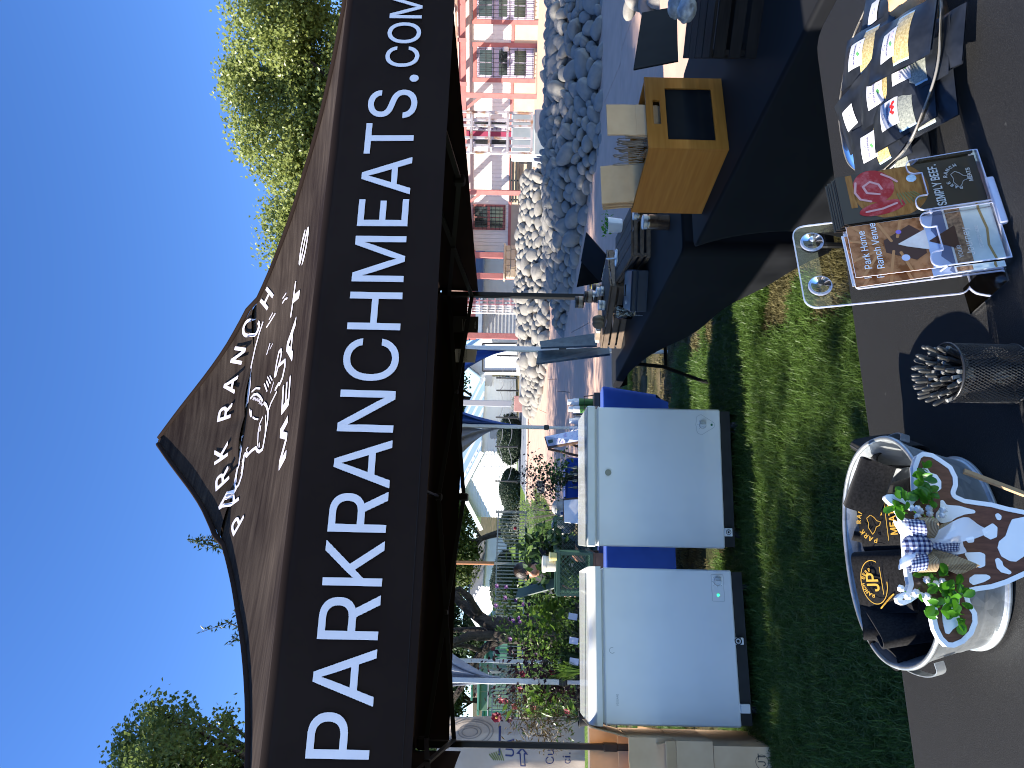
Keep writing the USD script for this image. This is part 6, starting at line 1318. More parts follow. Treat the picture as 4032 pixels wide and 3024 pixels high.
J = dict(hip=(o + [.12, .42, .88], .15), chest=(o + [.05, .18, Hh - .22], .15), neck=(o + [.0, .03, Hh - .13], .062), head=(o + [0, -.0, Hh], .092), sl=(o + [-.17, .10, Hh - .23], .075), sr=(o + [.21, .12, Hh - .23], .075), el=(o + [-.22, -.05, Hh - .48], .05), er=(o + [.27, -.05, Hh - .48], .05), wl=(o + [-.12, -.25, Hh - .58], .034), wr=(o + [.14, -.27, Hh - .58], .034), kl=(o + [-.02, .22, .50], .075), kr=(o + [.24, .22, .50], .075), al=(o + [-.02, .38, .09], .05), ar=(o + [.24, .40, .09], .05), tl=(o + [-.02, .22, .045], .04), tr=(o + [.24, .24, .045], .04))
bd_ = limb([(J['hip'], J['chest']), (J['chest'], J['neck']), (J['neck'], (o + [0, .01, Hh - .06], .07)), (J['chest'], J['sl']), (J['chest'], J['sr']), (J['sl'], J['el']), (J['el'], J['wl']), (J['sr'], J['er']), (J['er'], J['wr']), (J['hip'], J['kl']), (J['hip'], J['kr']), (J['kl'], J['al']), (J['kr'], J['ar']), (J['al'], J['tl']), (J['ar'], J['tr'])])
hd_ = mf.Manifold.sphere(.092, 28).scale([.86, 1.02, 1.22]).translate([float(o[0]), YP - .005, float(Hh)]) + limb([((o + [.0, -.06, Hh - .075], .045), (o + [0, -.075, Hh - .06], .04))]) + limb([((o + [0.02, -.095, Hh - .02], .012), (o + [.02, -.112, Hh - .035], .015))]) + limb([((o + [-.082, .01, Hh - .02], .018), (o + [-.084, .014, Hh + .012], .02))]) + limb([((o + [.082, .01, Hh - .02], .018), (o + [.084, .014, Hh + .012], .02))])
def fing(w_, s):
    out = None
    for i in range(4):
        b_ = w_ + [(-.03 + .02 * i), -.05, -.02]; ch = limb([((b_, .009), (b_ + [0, -.03, -.02], .008)), ((b_ + [0, -.03, -.02], .008), (b_ + [0, -.035, -.05], .007))]); out = ch if out is None else out + ch
    return out + limb([((w_, .028), (w_ + [0, -.05, -.02], .030))]) + limb([((w_ + [s * .03, -.01, -.01], .011), (w_ + [s * .05, -.05, -.03], .009))])
body = (bd_ + hd_ + fing(J['wl'][0], 1) + fing(J['wr'][0], -1)).refine_to_length(.02)
mv = body.to_mesh(); tm = trimesh.Trimesh(mv.vert_properties[:, :3], mv.tri_verts); trimesh.smoothing.filter_taubin(tm, iterations=10)
per.addw('body', (np.array(tm.vertices), np.array(tm.faces)), skin, smooth=True)
hs = mf.Manifold.sphere(.105, 32).scale([.90, 1.06, 1.16]).translate([float(o[0] + .0), YP + .012, float(Hh + .018)]) - mf.Manifold.cube([.5, .14, .08], True).translate([float(o[0]), YP - .115, float(Hh - .115)]) - mf.Manifold.cube([.5, .5, .2], True).translate([float(o[0]), YP, float(Hh - .190)])
mv = hs.refine_to_length(.015).to_mesh(); v = mv.vert_properties[:, :3].copy(); v += (v - (o + [0, 0, Hh])) * (.10 * (meshkit.fbm(v * [60, 60, 14], 3)[:, None] - .5)); per.addw('hair', (v, mv.tri_verts), hairm, smooth=45)
top = limb([((J['hip'][0], .175), (J['chest'][0], .175)), ((J['chest'][0], .172), (J['neck'][0] + [0, .02, -.03], .085)), ((J['chest'][0], .17), (J['sl'][0], .092)), ((J['chest'][0], .17), (J['sr'][0], .092)), ((J['sl'][0], .092), ((np.array(J['sl'][0]) + J['el'][0]) / 2, .072)), ((J['sr'][0], .092), ((np.array(J['sr'][0]) + J['er'][0]) / 2, .072))]); mv = top.refine_to_length(.03).to_mesh(); per.addw('shirt', (mv.vert_properties[:, :3], mv.tri_verts), mat('shirt_dark', (0.014, 0.016, 0.022), (0.022, 0.024, 0.032), scale=20, rough=0.85), smooth=60)
jn = limb([((J['hip'][0] + [0, 0, -.02], .182), (J['kl'][0], .095)), ((J['hip'][0] + [0, 0, -.02], .182), (J['kr'][0], .095)), ((J['kl'][0], .095), (J['al'][0], .07)), ((J['kr'][0], .095), (J['ar'][0], .07))]); mv = jn.to_mesh(); per.addw('trousers', (mv.vert_properties[:, :3], mv.tri_verts), mat('denim_dark', (0.02, 0.03, 0.06), rough=0.85), smooth=60)
for s in ('l', 'r'):
    mv = limb([((J['a' + s][0] + [0, 0, -.03], .062), (J['t' + s][0] + [0, -.05, 0], .048))]).to_mesh(); per.addw('shoe', (mv.vert_properties[:, :3], mv.tri_verts), rub, smooth=60)
for s in (-1, 1): per.addw('eye', tuple([blob(.011, 2, 0)[0] + o + [s * .032, -.088, Hh - .005], blob(.011, 2, 0)[1]]), mat('eye_dark', (0.02, 0.015, 0.012), rough=0.2), smooth=True)
per.addw('mouth', tuple(xf(blob(.012, 2, 0, sc=(1.6, .5, .4)), o + [.0, -.108, Hh - .062])), mat('lip', (0.32, 0.11, 0.09), rough=0.5), smooth=True)

# ------------------------------------------------------------------ the neighbours' tents
bluet = mat('tent_blue', (0.010, 0.055, 0.24), (0.014, 0.065, 0.28), scale=5, rough=0.6, bump=0.3, bscale=14); greyt = mat('tent_grey_lining', (0.22, 0.23, 0.27), (0.30, 0.31, 0.35), scale=7, rough=0.7, bump=0.8, bscale=9, bdist=0.03)
alum = mat('tent_leg', (0.50, 0.51, 0.52), rough=0.4, metal=0.4)
def popup(label, C, al, hb, roofm, zev=2.25, zap=3.05, clipz=None):
    t = Thing('popup_tent', label, 'canopy tent', C, al)
    for k in range(4):
        def fn(u, v, k=k):
            s = .01 + .99 * v; b = -hb * s; a = (2 * u - 1) * hb * s; c, n = math.cos(k * math.pi / 2), math.sin(k * math.pi / 2)
            return np.stack([a * c - b * n, a * n + b * c, zap + (zev - zap) * s ** .8], -1)
        t.add('roof_panel', grid(fn, 12, 10), roofm, smooth=True)
        c, n = math.cos(k * math.pi / 2), math.sin(k * math.pi / 2)
        m = box(-hb, hb, -hb - .003, -hb, zev - .26, zev - .002); v = m[0].copy(); v = np.stack([v[:, 0] * c - v[:, 1] * n, v[:, 0] * n + v[:, 1] * c, v[:, 2]], 1); t.add('valance', (v, m[1]), roofm)
    for sa, sb in ((-1, -1), (1, -1), (1, 1), (-1, 1)):
        a, b = sa * (hb - .03), sb * (hb - .03)
        lg = t.add('leg', cat(cbox((a, b, 1.62), (.045, .045, 1.26), .004), cbox((a, b, .5), (.034, .034, 1.0), .003)), alum); t.add('height_latch', cbox((a, b, 1.02), (.062, .062, .07), .01), bp, parent=lg)
    return t
p1 = np.array([.34, 7.0]); HB2 = 1.52
Cb = np.array([p1[0], p1[1], 0]) - U * (HB2 - .03) + N * (HB2 - .03)
tb2 = popup('blue pop-up tent with grey lining over the plant and lavender stands', tuple(Cb), AL, HB2, bluet, 2.62, 3.25)
def drape(t, leg, tops, m_, bottom, y_off=0.0):
    """a gathered side curtain: from a span along the eave down to a point on the leg"""
    A, B = np.array(tops[0]), np.array(tops[1]); Bt = np.array(bottom)
    def fn(u, v):
        top = A[None] + (B - A)[None] * u[:, None]; w_ = (1 - v)[:, None] ** 1.6
        p = Bt[None] * (1 - w_) + top * w_; p = np.stack([A[0] + (p[:, 0] - A[0]), p[:, 1], top[:, 2] + (Bt[2] - top[:, 2]) * v], -1)
        p[:, 1] += .03 * np.sin(u * 14) * (1 - v * .7); p[:, 0] += .012 * np.sin(u * 9 + v * 7); return p
    t.addw('side_curtain', shell(grid(fn, 40, 26), .002), m_, smooth=True)
eave = 2.5
l1 = Cb + U * (HB2 - .03) - N * (HB2 - .03); l2 = Cb + U * (HB2 - .03) + N * (HB2 - .03); l3 = Cb - U * (HB2 - .03) - N * (HB2 - .03)
zq = lambda x, y, Y: at(x, y, Y)[2]
drape(tb2, None, ([l1[0] + .02, l1[1], eave], [l1[0] - .62, l1[1] - .05, eave]), bluet, [l1[0] + .01, l1[1], zq(2070, 1375, 7.0)])
drape(tb2, None, ([l2[0] - .02, l2[1], eave], [l2[0] - .75, l2[1] - .1, eave]), greyt, [l2[0] - .02, l2[1], zq(1985, 1680, 9.9)])
drape(tb2, None, ([l2[0] + .02, l2[1], eave], [l2[0] + .36, l2[1] - .1, eave]), bluet, [l2[0] + .02, l2[1], zq(2035, 1668, 9.9)])
drape(tb2, None, ([l3[0] + .02, l3[1], eave], [l3[0] + .72, l3[1] + .1, eave]), greyt, [l3[0] + .02, l3[1], zq(1965, 2790, 6.1)])
drape(tb2, None, ([l3[0] - .02, l3[1], eave], [l3[0] - .14, l3[1] + .1, eave]), greyt, [l3[0] - .02, l3[1], zq(1950, 2815, 6.1)])
# folding sign at the tent leg
slate = mat('slate_board', (0.018, 0.035, 0.048), (0.05, 0.075, 0.09), scale=14, rough=0.6, detail=10); fs = Thing('folding_sign', 'dark slate folding sign standing open around the blue tent leg', 'sign', at(2400, 1380, 6.75))
def leaning(pts, nrm=(.25, .4, 0)): return shell((np.array(pts), np.array([[0, 1, 2], [0, 2, 3]])), .02)
A1 = [at(2127, 1350, 6.9), at(2348, 1318, 6.75), at(2352, 1366, 6.6), at(2130, 1374, 6.8)]; A2 = [at(2112, 1437, 6.75), at(2120, 1388, 6.9), at(2398, 1372, 6.8), at(2402, 1400, 6.6)]
fs.addw('panel', leaning(A1), slate); fs.addw('panel', leaning(A2), slate); fs.addw('edge_trim', cat(bar(A1[0], A1[1], .012, .03), bar(A2[1], A2[2], .012, .02)), mat('trim_pale', (0.6, 0.62, 0.6), rough=0.5))
# tan banner hung beyond the left rear leg
tan = mat('banner_canvas', (0.46, 0.38, 0.31), (0.50, 0.42, 0.35), scale=5, rough=0.8, bump=0.2, bscale=6, bdist=0.02); bnavy = mat('banner_navy', (0.03, 0.04, 0.13), rough=0.7); bgrey = mat('banner_grey_print', (0.27, 0.24, 0.22), rough=0.7); bgrn = mat('banner_leaf_print', (0.20, 0.22, 0.10), rough=0.7)
YB = 6.7
ban = Thing('canvas_banner', 'tan canvas banner with faded round emblem and navy arrow, behind the tent leg', 'banner', at(2280, 2900, YB))
bA, bB = at(1750, 2815, YB), at(1750, 3060, YB - .1); bX = (bB - bA) * [1, 1, 0]; bX = -bX; WB = np.linalg.norm(bX); bX /= WB; bL = bB.copy(); zt, zb = 2.12, at(2300, 2950, YB)[2]
def bpos(x, z):
    x = np.asarray(x, float); z = np.asarray(z, float)
    w_ = .02 * np.sin(x * 13 + z * 2) + .015 * np.sin(z * 9) - .05 * np.clip((zb + .35 - z), 0, 1) * (x < .2)
    return np.stack([bL[0] + bX[0] * x, bL[1] + bX[1] * x + w_ * 1.0, z + .10 * (x / WB - 1) * 0], -1)
ban.addw('canvas', shell(grid(lambda u, v: bpos(u * WB * (1 + 0.0 * v), zt + (zb - zt) * v - .10 * u * 0), 30, 40), .002), tan, smooth=True)
def onb(m, x0, z0):
    t_ = trimesh.Trimesh(*VF(m), process=False); v, f = trimesh.remesh.subdivide_to_size(t_.vertices, t_.faces, .06, max_iter=6); p = bpos(x0 + v[:, 0], z0 + v[:, 1]); p[:, 1] -= .006 + v[:, 2] * .2; return p, f
zz_ = lambda px: at(px, 2900, YB)[2]
def bxx(py): return float((at(2000, py, YB)[0] - bL[0]) / bX[0])
cx_ = bxx(2880)
for r_ in (.20, .17, .10, .07): ban.addw('emblem_ring', onb(prism(affinity.scale(sg.Point(0, 0).buffer(r_).difference(sg.Point(0, 0).buffer(r_ - .010)), .62, 1.1), .001), cx_, zz_(1850)), bgrey)
ban.addw('print', onb(text('UA', .075, .001, True), bxx(2965), zz_(2024)), bnavy)
ban.addw('navy_band', onb(prism(sg.box(0, 0, bxx(2860) - bxx(2960), .02), .001), bxx(2960), zz_(1972)), bnavy)
arw = sg.Polygon([(0, .02), (.10, .03), (.10, .0), (.155, .055), (.10, .11), (.10, .08), (.0, .07)])
ban.addw('arrow', onb(prism(arw.difference(arw.buffer(-.012)), .001), bxx(2992), zz_(2080) - .0), bnavy)
ban.addw('leaf_print', onb(cat(*[prism(sg.LineString([(.0, i * .018), (.07 - .006 * i, .03 + i * .02)]).buffer(.006), .001) for i in range(6)]), bxx(2975), zz_(1985)), bgrn)
ban.addw('script', onb(text('Cu', .075, .001), bxx(2985), zz_(2180)), bnavy); ban.addw('script', onb(text('ci.', .07, .001), bxx(2985), zz_(2245)), bnavy)
# ------------------------------------------------------------------ river stones: two embankments, every larger stone a part
stonem = usdkit.material(stage, LK + 'river_stone', {'g': ('geometry', {}), 'oi': ('object_info', {}), 'n': ('noise_texture', {'scale': 6.0, 'detail': 8.0, 'roughness': 0.7}), 'n2': ('noise_texture', {'scale': 1.7, 'detail': 1.0}), 'ad': ('math', {'math_type': 'multiply_add', 'value2': 0.30}), 'm2': ('math', {'math_type': 'multiply', 'value2': 0.86}), 'rp': ('rgb_ramp', {'ramp': [(0, (0.15, 0.145, 0.135)), (0.25, (0.28, 0.26, 0.23)), (0.5, (0.43, 0.385, 0.325)), (0.72, (0.52, 0.455, 0.36)), (0.85, (0.58, 0.43, 0.27)), (1, (0.70, 0.64, 0.55))]}), 'bn': ('noise_texture', {'scale': 22.0, 'detail': 6.0}), 'b': ('bump', {'strength': 0.35, 'distance': 0.02}), 'p': ('principled_bsdf', {'roughness': 0.85, 'specular_ior_level': 0.25})},
    [('g.position', 'n.vector'), ('g.random_per_island', 'm2.value1'), ('n.fac', 'ad.value1'), ('m2.value', 'ad.value3'), ('ad.value', 'rp.fac'), ('rp.color', 'p.base_color'), ('g.position', 'bn.vector'), ('bn.fac', 'b.height'), ('b.normal', 'p.normal')], surface='p.BSDF')
STV = []
for i in range(10):
    m = trimesh.creation.icosphere(2, 1.0); v = np.array(m.vertices); f_ = meshkit.fbm(v * .8 + i * 9.1, 3)[:, None]; v = v * (0.72 + .56 * f_); q_ = np.sign(v) * np.abs(v) ** 0.9; STV.append((q_, np.array(m.faces)))
STL = [(trimesh.creation.icosphere(1, 1.0)) for _ in range(1)]
def stones(name, label, base, crest, loc, n, r0, r1, seed, keep=300, pack=.84):
    g_ = np.random.default_rng(seed); base, crest = np.array(base, float), np.array(crest, float)
    tb_ = np.linspace(0, 1, len(base)); tc_ = np.linspace(0, 1, len(crest))
    S = []
    for _ in range(n * 14):
        t, s = g_.uniform(), g_.uniform() ** .85
        b = np.array([np.interp(t, tb_, base[:, k]) for k in (0, 1)]); c = np.array([np.interp(t, tc_, crest[:, k]) for k in (0, 1, 2)])
        xy = b + (c[:2] - b) * s; z0 = float(gz(*b)); z = z0 + (c[2] - z0) * math.sin(s * math.pi / 2) ** .9
        r = r0 + (r1 - r0) * g_.uniform() ** 2.0
        p = np.array([*xy, z - .05])
        if S:
            A = np.array([q_[0] for q_ in S]); R = np.array([q_[1] for q_ in S])
            if (np.linalg.norm(A - p, axis=1) < pack * (R + r)).any(): continue
        S.append((p, r))
        if len(S) >= n: break
    S.sort(key=lambda q_: np.linalg.norm(q_[0]) / q_[1])
    t = Thing(name, label, 'stone pile', loc); small = []
    # earth under the stones
    g0 = []
    def fn(u, v):
        b = np.stack([np.interp(u, tb_, base[:, k]) for k in (0, 1)], -1); c = np.stack([np.interp(u, tc_, crest[:, k]) for k in (0, 1, 2)], -1)
        vv = np.clip(v * 1.25, 0, 1); xy = b + (c[:, :2] - b) * np.minimum(v * 1.25, 1.25)[:, None]; z0 = gz(b[:, 0], b[:, 1]); z = z0 + (c[:, 2] - z0) * np.sin(vv * np.pi / 2) ** .9 - .12
        z = np.where(v > .8, gz(xy[:, 0], xy[:, 1]) * 0 + z - (v - .8) * 3, z); return np.c_[xy, z]
    t.addw('earth', grid(fn, 30, 16), mat('dark_earth', (0.07, 0.06, 0.05), (0.12, 0.10, 0.08), scale=6, rough=0.95, world=True))
    for i, (p, r) in enumerate(S):
        v, f = STV[int(g_.integers(0, 10))]; A = trimesh.transformations.random_rotation_matrix(g_.uniform(size=3))[:3, :3]
        k = v * np.array([1.25, .95, .72]) @ (trimesh.transformations.euler_matrix(g_.normal(0, .5), g_.normal(0, .5), g_.uniform(0, 6.28))[:3, :3]).T
        m = (k * r + p, f)
        if i < keep: t.addw('stone', m, stonem, smooth=True)
        else: small.append(m)
    if small: t.addw('small_stones', cat(*small), stonem, kind='stuff', smooth=True)
    return t
stones('stone_embankment', 'high bank of rounded grey river stones in shade behind the wooden box', [(9.5, 12.3), (6.6, 12.3), (4.2, 12.1), (3.0, 13.9), (1.9, 15.6), (1.15, 17.0)], [(9.5, 15.6, .90), (6.6, 15.6, .92), (4.6, 15.8, .92), (3.6, 16.6, .85), (2.4, 17.2, .70), (1.4, 17.6, .45)], (5, 13, 0), 1000, .105, .24, 1)
stones('stone_bank', 'sunlit bank of pale river stones in front of the porch and white buildings', [(6.5, 20.9), (4.5, 20.8), (2.4, 20.4), (.85, 20.2), (-.45, 22.6), (-1.15, 25.2)], [(6.5, 23.2, 1.30), (4.4, 23.2, 1.40), (2.6, 23.2, 1.42), (1.0, 23.8, 1.28), (-.1, 24.8, 1.1), (-.9, 25.8, .95)], (2, 22, .5), 900, .11, .29, 2)
stones('stone_heap', 'few sunlit stones at the right, past the black board', [(4.75, 7.55), (4.35, 7.45), (4.02, 7.7)], [(5.0, 8.2, .40), (4.6, 8.2, .40), (4.25, 8.2, .30)], (4.4, 7.7, 0), 16, .09, .16, 3)

# ------------------------------------------------------------------ red timbered building
W0 = at(2112, 0, 27.0); W1 = at(2076, 950, 31.0); W0[2] = W1[2] = 0; eW = W1 - W0; eW /= np.linalg.norm(eW); mW = np.array([eW[1], -eW[0], 0]) * 1.0
if mW[1] > 0: mW = -mW
def onw(X, Y, off=0.0):
    """photo position (zoom units) on the wall plane -> distance along the wall, height"""
    x, y = 1344 + X / 1.659, Y / 1.659; p = onplane(x, y, W0 + mW * off, mW); return float((p - W0) @ eW), float(p[2])
def wbox(t0, t1, z0, z1, o0, o1, c=0): return frame(box(t0, t1, o0, o1, z0, z1, c), [W0[0], W0[1], 0], eW, mW, Zv)
salmon = mat('salmon_paint', (0.42, 0.155, 0.14), (0.35, 0.12, 0.11), scale=4, rough=0.7, world=True, lo=.45, hi=.7); sid = mat('white_siding', (0.74, 0.73, 0.70), (0.68, 0.66, 0.62), scale=2, rough=0.7, world=True); stuc = mat('tan_stucco', (0.56, 0.46, 0.33), (0.50, 0.41, 0.29), scale=3, rough=0.9, world=True, bump=.3, bscale=40)
lil = mat('lilac_frame', (0.52, 0.48, 0.60), rough=0.5); dgl = mat('dark_glass', (0.02, 0.025, 0.028), rough=0.06, spec=0.8); ironm = mat('wrought_iron', (0.02, 0.02, 0.022), rough=0.5); rust = mat('rust_roof', (0.30, 0.17, 0.12), (0.42, 0.26, 0.19), scale=5, rough=0.8, world=True); mag = mat('magenta_post', (0.22, 0.02, 0.06), rough=0.6); grnm = mat('green_metal_roof', (0.08, 0.20, 0.17), (0.10, 0.24, 0.20), scale=3, rough=0.4, world=True)
red = Thing('red_building', 'red timber-framed building with white siding and barred windows behind the stones', 'building', (W0[0], W0[1], 0))
zT, zM, zB = onw(858, 700)[1], onw(1112, 700)[1], 0.2
tL, tR = onw(1000, 1640)[0], -6.0
sw = .16; k = int((tL - tR) / sw)
red.addw('wall', wbox(tR, tL, zB, zT + 1.0, -.3, -.004), sid)
for i in range(k): red.addw('siding_board', wbox(tR + i * sw + .006, tR + (i + 1) * sw - .006, zM + .06, zT, -.003, .018 + .004 * (i % 2)), sid)
red.addw('stucco_base', wbox(tR, tL, zB, zM - .06, -.003, .03), stuc); red.addw('mid_rail', wbox(tR, tL, zM - .06, zM + .06, -.003, .055), salmon)
red.addw('frieze', wbox(tR, tL, zT, zT + .28, -.003, .04), mat('grey_frieze', (0.46, 0.40, 0.38), rough=0.7))
OV = 1.3
zE = onw(795, 700, OV)[1]
red.addw('eave_beam', wbox(tR, tL + .5, zE - .12, zE + .14, OV - .08, OV + .08), salmon)
ru = -(tR - tL - .5)
for i in range(4):
    red.addw('purlin', wbox(tR, tL + .5, zE + .16 + i * .24, zE + .24 + i * .24, OV + .1 - i * .70, OV + .17 - i * .70), rust)
for i in range(11):
    a = tR + ru * i / 11; red.addw('rafter', frame(box(a, a + .13, -.35, 2.9, -.20, -.01), [W0[0], W0[1], zE + .14] + mW * (OV + .1), eW, -mW * .94 + Zv * .34, Zv), salmon)
def window(Y0, Y1, X0, X1, panes, frame_m=lil, bars=True, trim=True, name='window'):
    t0, t1 = onw((X0 + X1) / 2, Y0)[0], onw((X0 + X1) / 2, Y1)[0]; z1, z0 = onw(X0, (Y0 + Y1) / 2)[1], onw(X1, (Y0 + Y1) / 2)[1]
    if trim: red.addw('timber', wbox(t0 - .16, t0, max(z0 - .2, .6), zT, .02, .075), salmon); red.addw('timber', wbox(t1, t1 + .16, max(z0 - .2, .6), zT, .02, .075), salmon); red.addw('timber', wbox(t0, t1, z1, z1 + .14, .02, .075), salmon)
    w_ = red.addw(name, wbox(t0, t1, z0, z1, .02, .06), frame_m)
    for (X2, X3) in panes:
        za, zc_ = onw(X3, (Y0 + Y1) / 2)[1], onw(X2, (Y0 + Y1) / 2)[1]; n = 2 if t1 - t0 > .7 else 1; ww = (t1 - t0 - .16) / n
        for j in range(n): red.addw('pane', wbox(t0 + .08 + j * ww + .02, t0 + .08 + (j + 1) * ww - .02, za, zc_, .061, .066), dgl, parent=w_)
    if bars:
        g_ = []
        for z in np.linspace(z0 + .05, z1 - .05, 8): g_.append(wbox(t0 + .02, t1 - .02, z - .010, z + .010, .10, .115))
        for a in np.linspace(t0 + .06, t1 - .06, 7): g_.append(wbox(a - .009, a + .009, z0, z1, .116, .13))
        red.addw('window_grille', cat(*g_), ironm, parent=w_)
window(-60, 130, 885, 1262, [(900, 985), (1030, 1085), (1130, 1205)], name='door'); window(310, 510, 885, 1258, [(905, 985), (1030, 1085), (1130, 1205)], name='door')
window(1335, 1500, 858, 1072, [(870, 955), (972, 1055)], salmon, trim=False); window(780, 850, 862, 1082, [(875, 965), (985, 1070)], lil, trim=False); window(895, 960, 862, 1082, [(875, 965), (985, 1070)], lil, trim=False)
a, _ = onw(900, 880); red.addw('timber', wbox(a - .14, a + .14, .9, zT + .3, .02, .08), mag)
lamp_t, lamp_z = onw(1075, 320); red.addw('wall_lamp', cat(wbox(lamp_t - .08, lamp_t + .08, lamp_z - .1, lamp_z + .1, .06, .2, .02)), sid)
for Y in (630, 1262):
    t_, _ = onw(1250, Y, OV); red.addw('porch_post', wbox(t_ - .09, t_ + .09, float(gz(10, 26)) - .1, zE - .121, OV - .09, OV + .09), salmon)
    red.addw('post_brace', frame(box(-.05, .05, -.05, .05, 0, .9), [W0[0], W0[1], zE - .75] + eW * t_ + mW * OV, mW, (eW + Zv) / 1.414 if False else np.cross(mW, (eW * .6 + Zv * .8)), eW * .6 + Zv * .8), salmon)
# green gable over the right end
gA = [onw(*p, 1.6) for p in ((700, 10), (820, 95), (700, 175))]
tg = onw(760, 95, 1.6)[0]; zg = zE + .1
red.addw('gable_roof', frame(prism(sg.Polygon([(-3.2, .1), (-2.95, -.1), (0.0, 1.9), (2.0, 0.3), (2.2, .5), (0, 2.3)]), 1.4), [W0[0], W0[1], zg + .25] + eW * (tg - 1.5) + mW * .6, eW, Zv, mW), salmon)
red.addw('gable_face', frame(prism(sg.Polygon([(-2.9, 0), (1.9, 0.3), (0, 1.85)]), .1), [W0[0], W0[1], zg + .25] + eW * (tg - 1.5) + mW * 1.7, eW, Zv, mW), grnm)
# bench against the wall
bch = Thing('iron_bench', 'dark iron slatted bench against the tan base of the red building', 'bench', W0 + eW * onw(1160, 1180)[0] + mW * .5)
t0, t1 = onw(1160, 1330, .5)[0], onw(1160, 1040, .5)[0]; t0, t1 = min(t0, t1), max(t0, t1); zs = onw(1160, 1180, .5)[1]; zt_ = onw(1098, 1180, .5)[1]; zf = onw(1232, 1180, .5)[1]
for i in range(4): bch.addw('slat', wbox(t0, t1, zs - .015, zs + .015, .35 + i * .12, .45 + i * .12), ironm)
for i in range(3): bch.addw('back_slat', wbox(t0, t1, zs + .08 + i * (zt_ - zs - .05) / 3, zs + .08 + i * (zt_ - zs - .05) / 3 + .08, .26, .30), ironm)
for a in (t0 + .1, t1 - .1, (t0 + t1) / 2): bch.addw('leg', cat(wbox(a - .03, a + .03, zf, zt_, .24, .258), wbox(a - .03, a + .03, zf, zs - .016, .74, .80), wbox(a - .03, a + .03, zs - .07, zs - .016, .26, .74)), ironm)
# porch at the left end with stone pier
pier_p = at(2050, 1030, 29.0); pz0 = float(gz(pier_p[0], 29))
pier = Thing('stone_pier', 'low pier of squared tan stones at the porch corner', 'pier', (pier_p[0], 29, pz0)); hp = at(1982, 1030, 29.0)[2] - pz0
sandm = mat('sandstone', (0.40, 0.31, 0.20), (0.52, 0.43, 0.31), scale=2.5, rough=0.9, world=True, bump=.4, bscale=16, lo=.3, hi=.7); pr_ = np.random.default_rng(12); wp = 1.3
pier.add('core', box(-wp / 2 + .04, wp / 2 - .04, .04, .6, 0, hp - .08), mat('mortar', (0.30, 0.27, 0.23), rough=0.95))
for r_ in range(5):
    x = -wp / 2; hr = (hp - .08) / 5
    while x < wp / 2 - .05:
        w_ = min(pr_.uniform(.22, .48), wp / 2 - x); pier.add('stone', box(x + .012, x + w_ - .012, -.01 + pr_.uniform(-.02, .02), .3, r_ * hr + .012, (r_ + 1) * hr - .010, .02), sandm); x += w_
pier.add('cap', box(-wp / 2 - .06, wp / 2 + .06, -.06, .7, hp - .08, hp, .015), sandm)
porch = Thing('red_porch', 'open red timber porch left of the red building', 'porch', (*at(2060, 1160, 30.0)[:2], 0))
for y, m_ in ((1008, salmon), (1090, salmon), (1325, salmon)):
    p = at(2040, y, 30.0); porch.addw('post', cbox((p[0], p[1], 2.2), (.24, .24, 3.4), .01), m_)
for px_ in (1836, 1862):
    a, b = at(px_, 985, 30.0), at(px_, 1338, 30.0); porch.addw('beam', bar(a, b, .18, .22), salmon)
a, b = at(1800, 960, 30.5), at(1810, 1330, 30.5); porch.addw('roof', shell((np.array([a + [0, -.8, -.35], b + [0, -.8, -.35], b + [0, 4, .9], a + [0, 4, .9]]), np.array([[0, 1, 2], [0, 2, 3]])), .1), rust)
for y0, y1, m_, nm, lb_ in ((1205, 1235, sid, 'white_trellis', 'white lattice panel under the red porch'), (1158, 1200, mat('dusty_pink_metal', (0.42, 0.22, 0.24), rough=0.6), 'pink_trellis', 'dusty pink metal lattice under the red porch')):
    a = at(2010, y0, 28.6); b = at(2010, y1, 28.6); tr_ = Thing(nm, lb_, 'trellis', b); zt_, zb_ = at(1826, y0, 28.6)[2], at(2012, y0, 28.6)[2]
    for x in np.linspace(b[0], a[0], 4): tr_.addw('upright', cbox((x, 28.6, (zt_ + zb_) / 2 - .4), (.05, .05, zt_ - zb_ + .8)), m_)
    for z in np.linspace(zb_, zt_, 7): tr_.addw('crossbar', box(b[0], a[0], 28.53, 28.57, z - .02, z + .02), m_)
# steel lattice gate and concrete block in front of the red building
Yl = 22.5; gate = Thing('lattice_gate', 'tall rusty white steel lattice standing on the concrete block', 'gate', at(2100, 525, Yl)); rw = mat('rusty_white_steel', (0.55, 0.52, 0.52), (0.36, 0.20, 0.12), scale=3, rough=0.7, world=True, lo=.5, hi=.62)
zt_, zb_ = at(1700, 525, Yl)[2], at(2098, 525, Yl)[2]
for y in (444, 475, 497, 545, 575, 603):
    p = at(2000, y, Yl); gate.addw('upright', cbox((p[0], Yl, (zt_ + zb_) / 2), (.07, .07, zt_ - zb_)), rw)
for x in (1790, 1858, 1928, 2000, 2095):
    a, b = at(x, 444, Yl), at(x, 603, Yl); gate.addw('crossbar', box(b[0], a[0], Yl - .075, Yl - .036, a[2] - .035, a[2] + .035), rw)
a, b = at(2152, 455, 22.9), at(2012, 602, 22.9); blk_ = Thing('concrete_block', 'pale blue-grey concrete block under the lattice gate', 'block', ((a[0] + b[0]) / 2, 23.3, float(gz(0, 23.3)))); ww = (a[0] - b[0]) / 2; hb_ = b[2] - float(gz(0, 23.3))
blum = mat('blue_concrete', (0.34, 0.41, 0.44), (0.42, 0.47, 0.49), scale=2, rough=0.9); blk_.add('body', box(-ww, ww, -.5, .5, 0, hb_, .03), blum); blk_.add('footing', box(-ww - .12, ww + .12, -.62, .62, -.25, hb_ * .35, .03), blum)

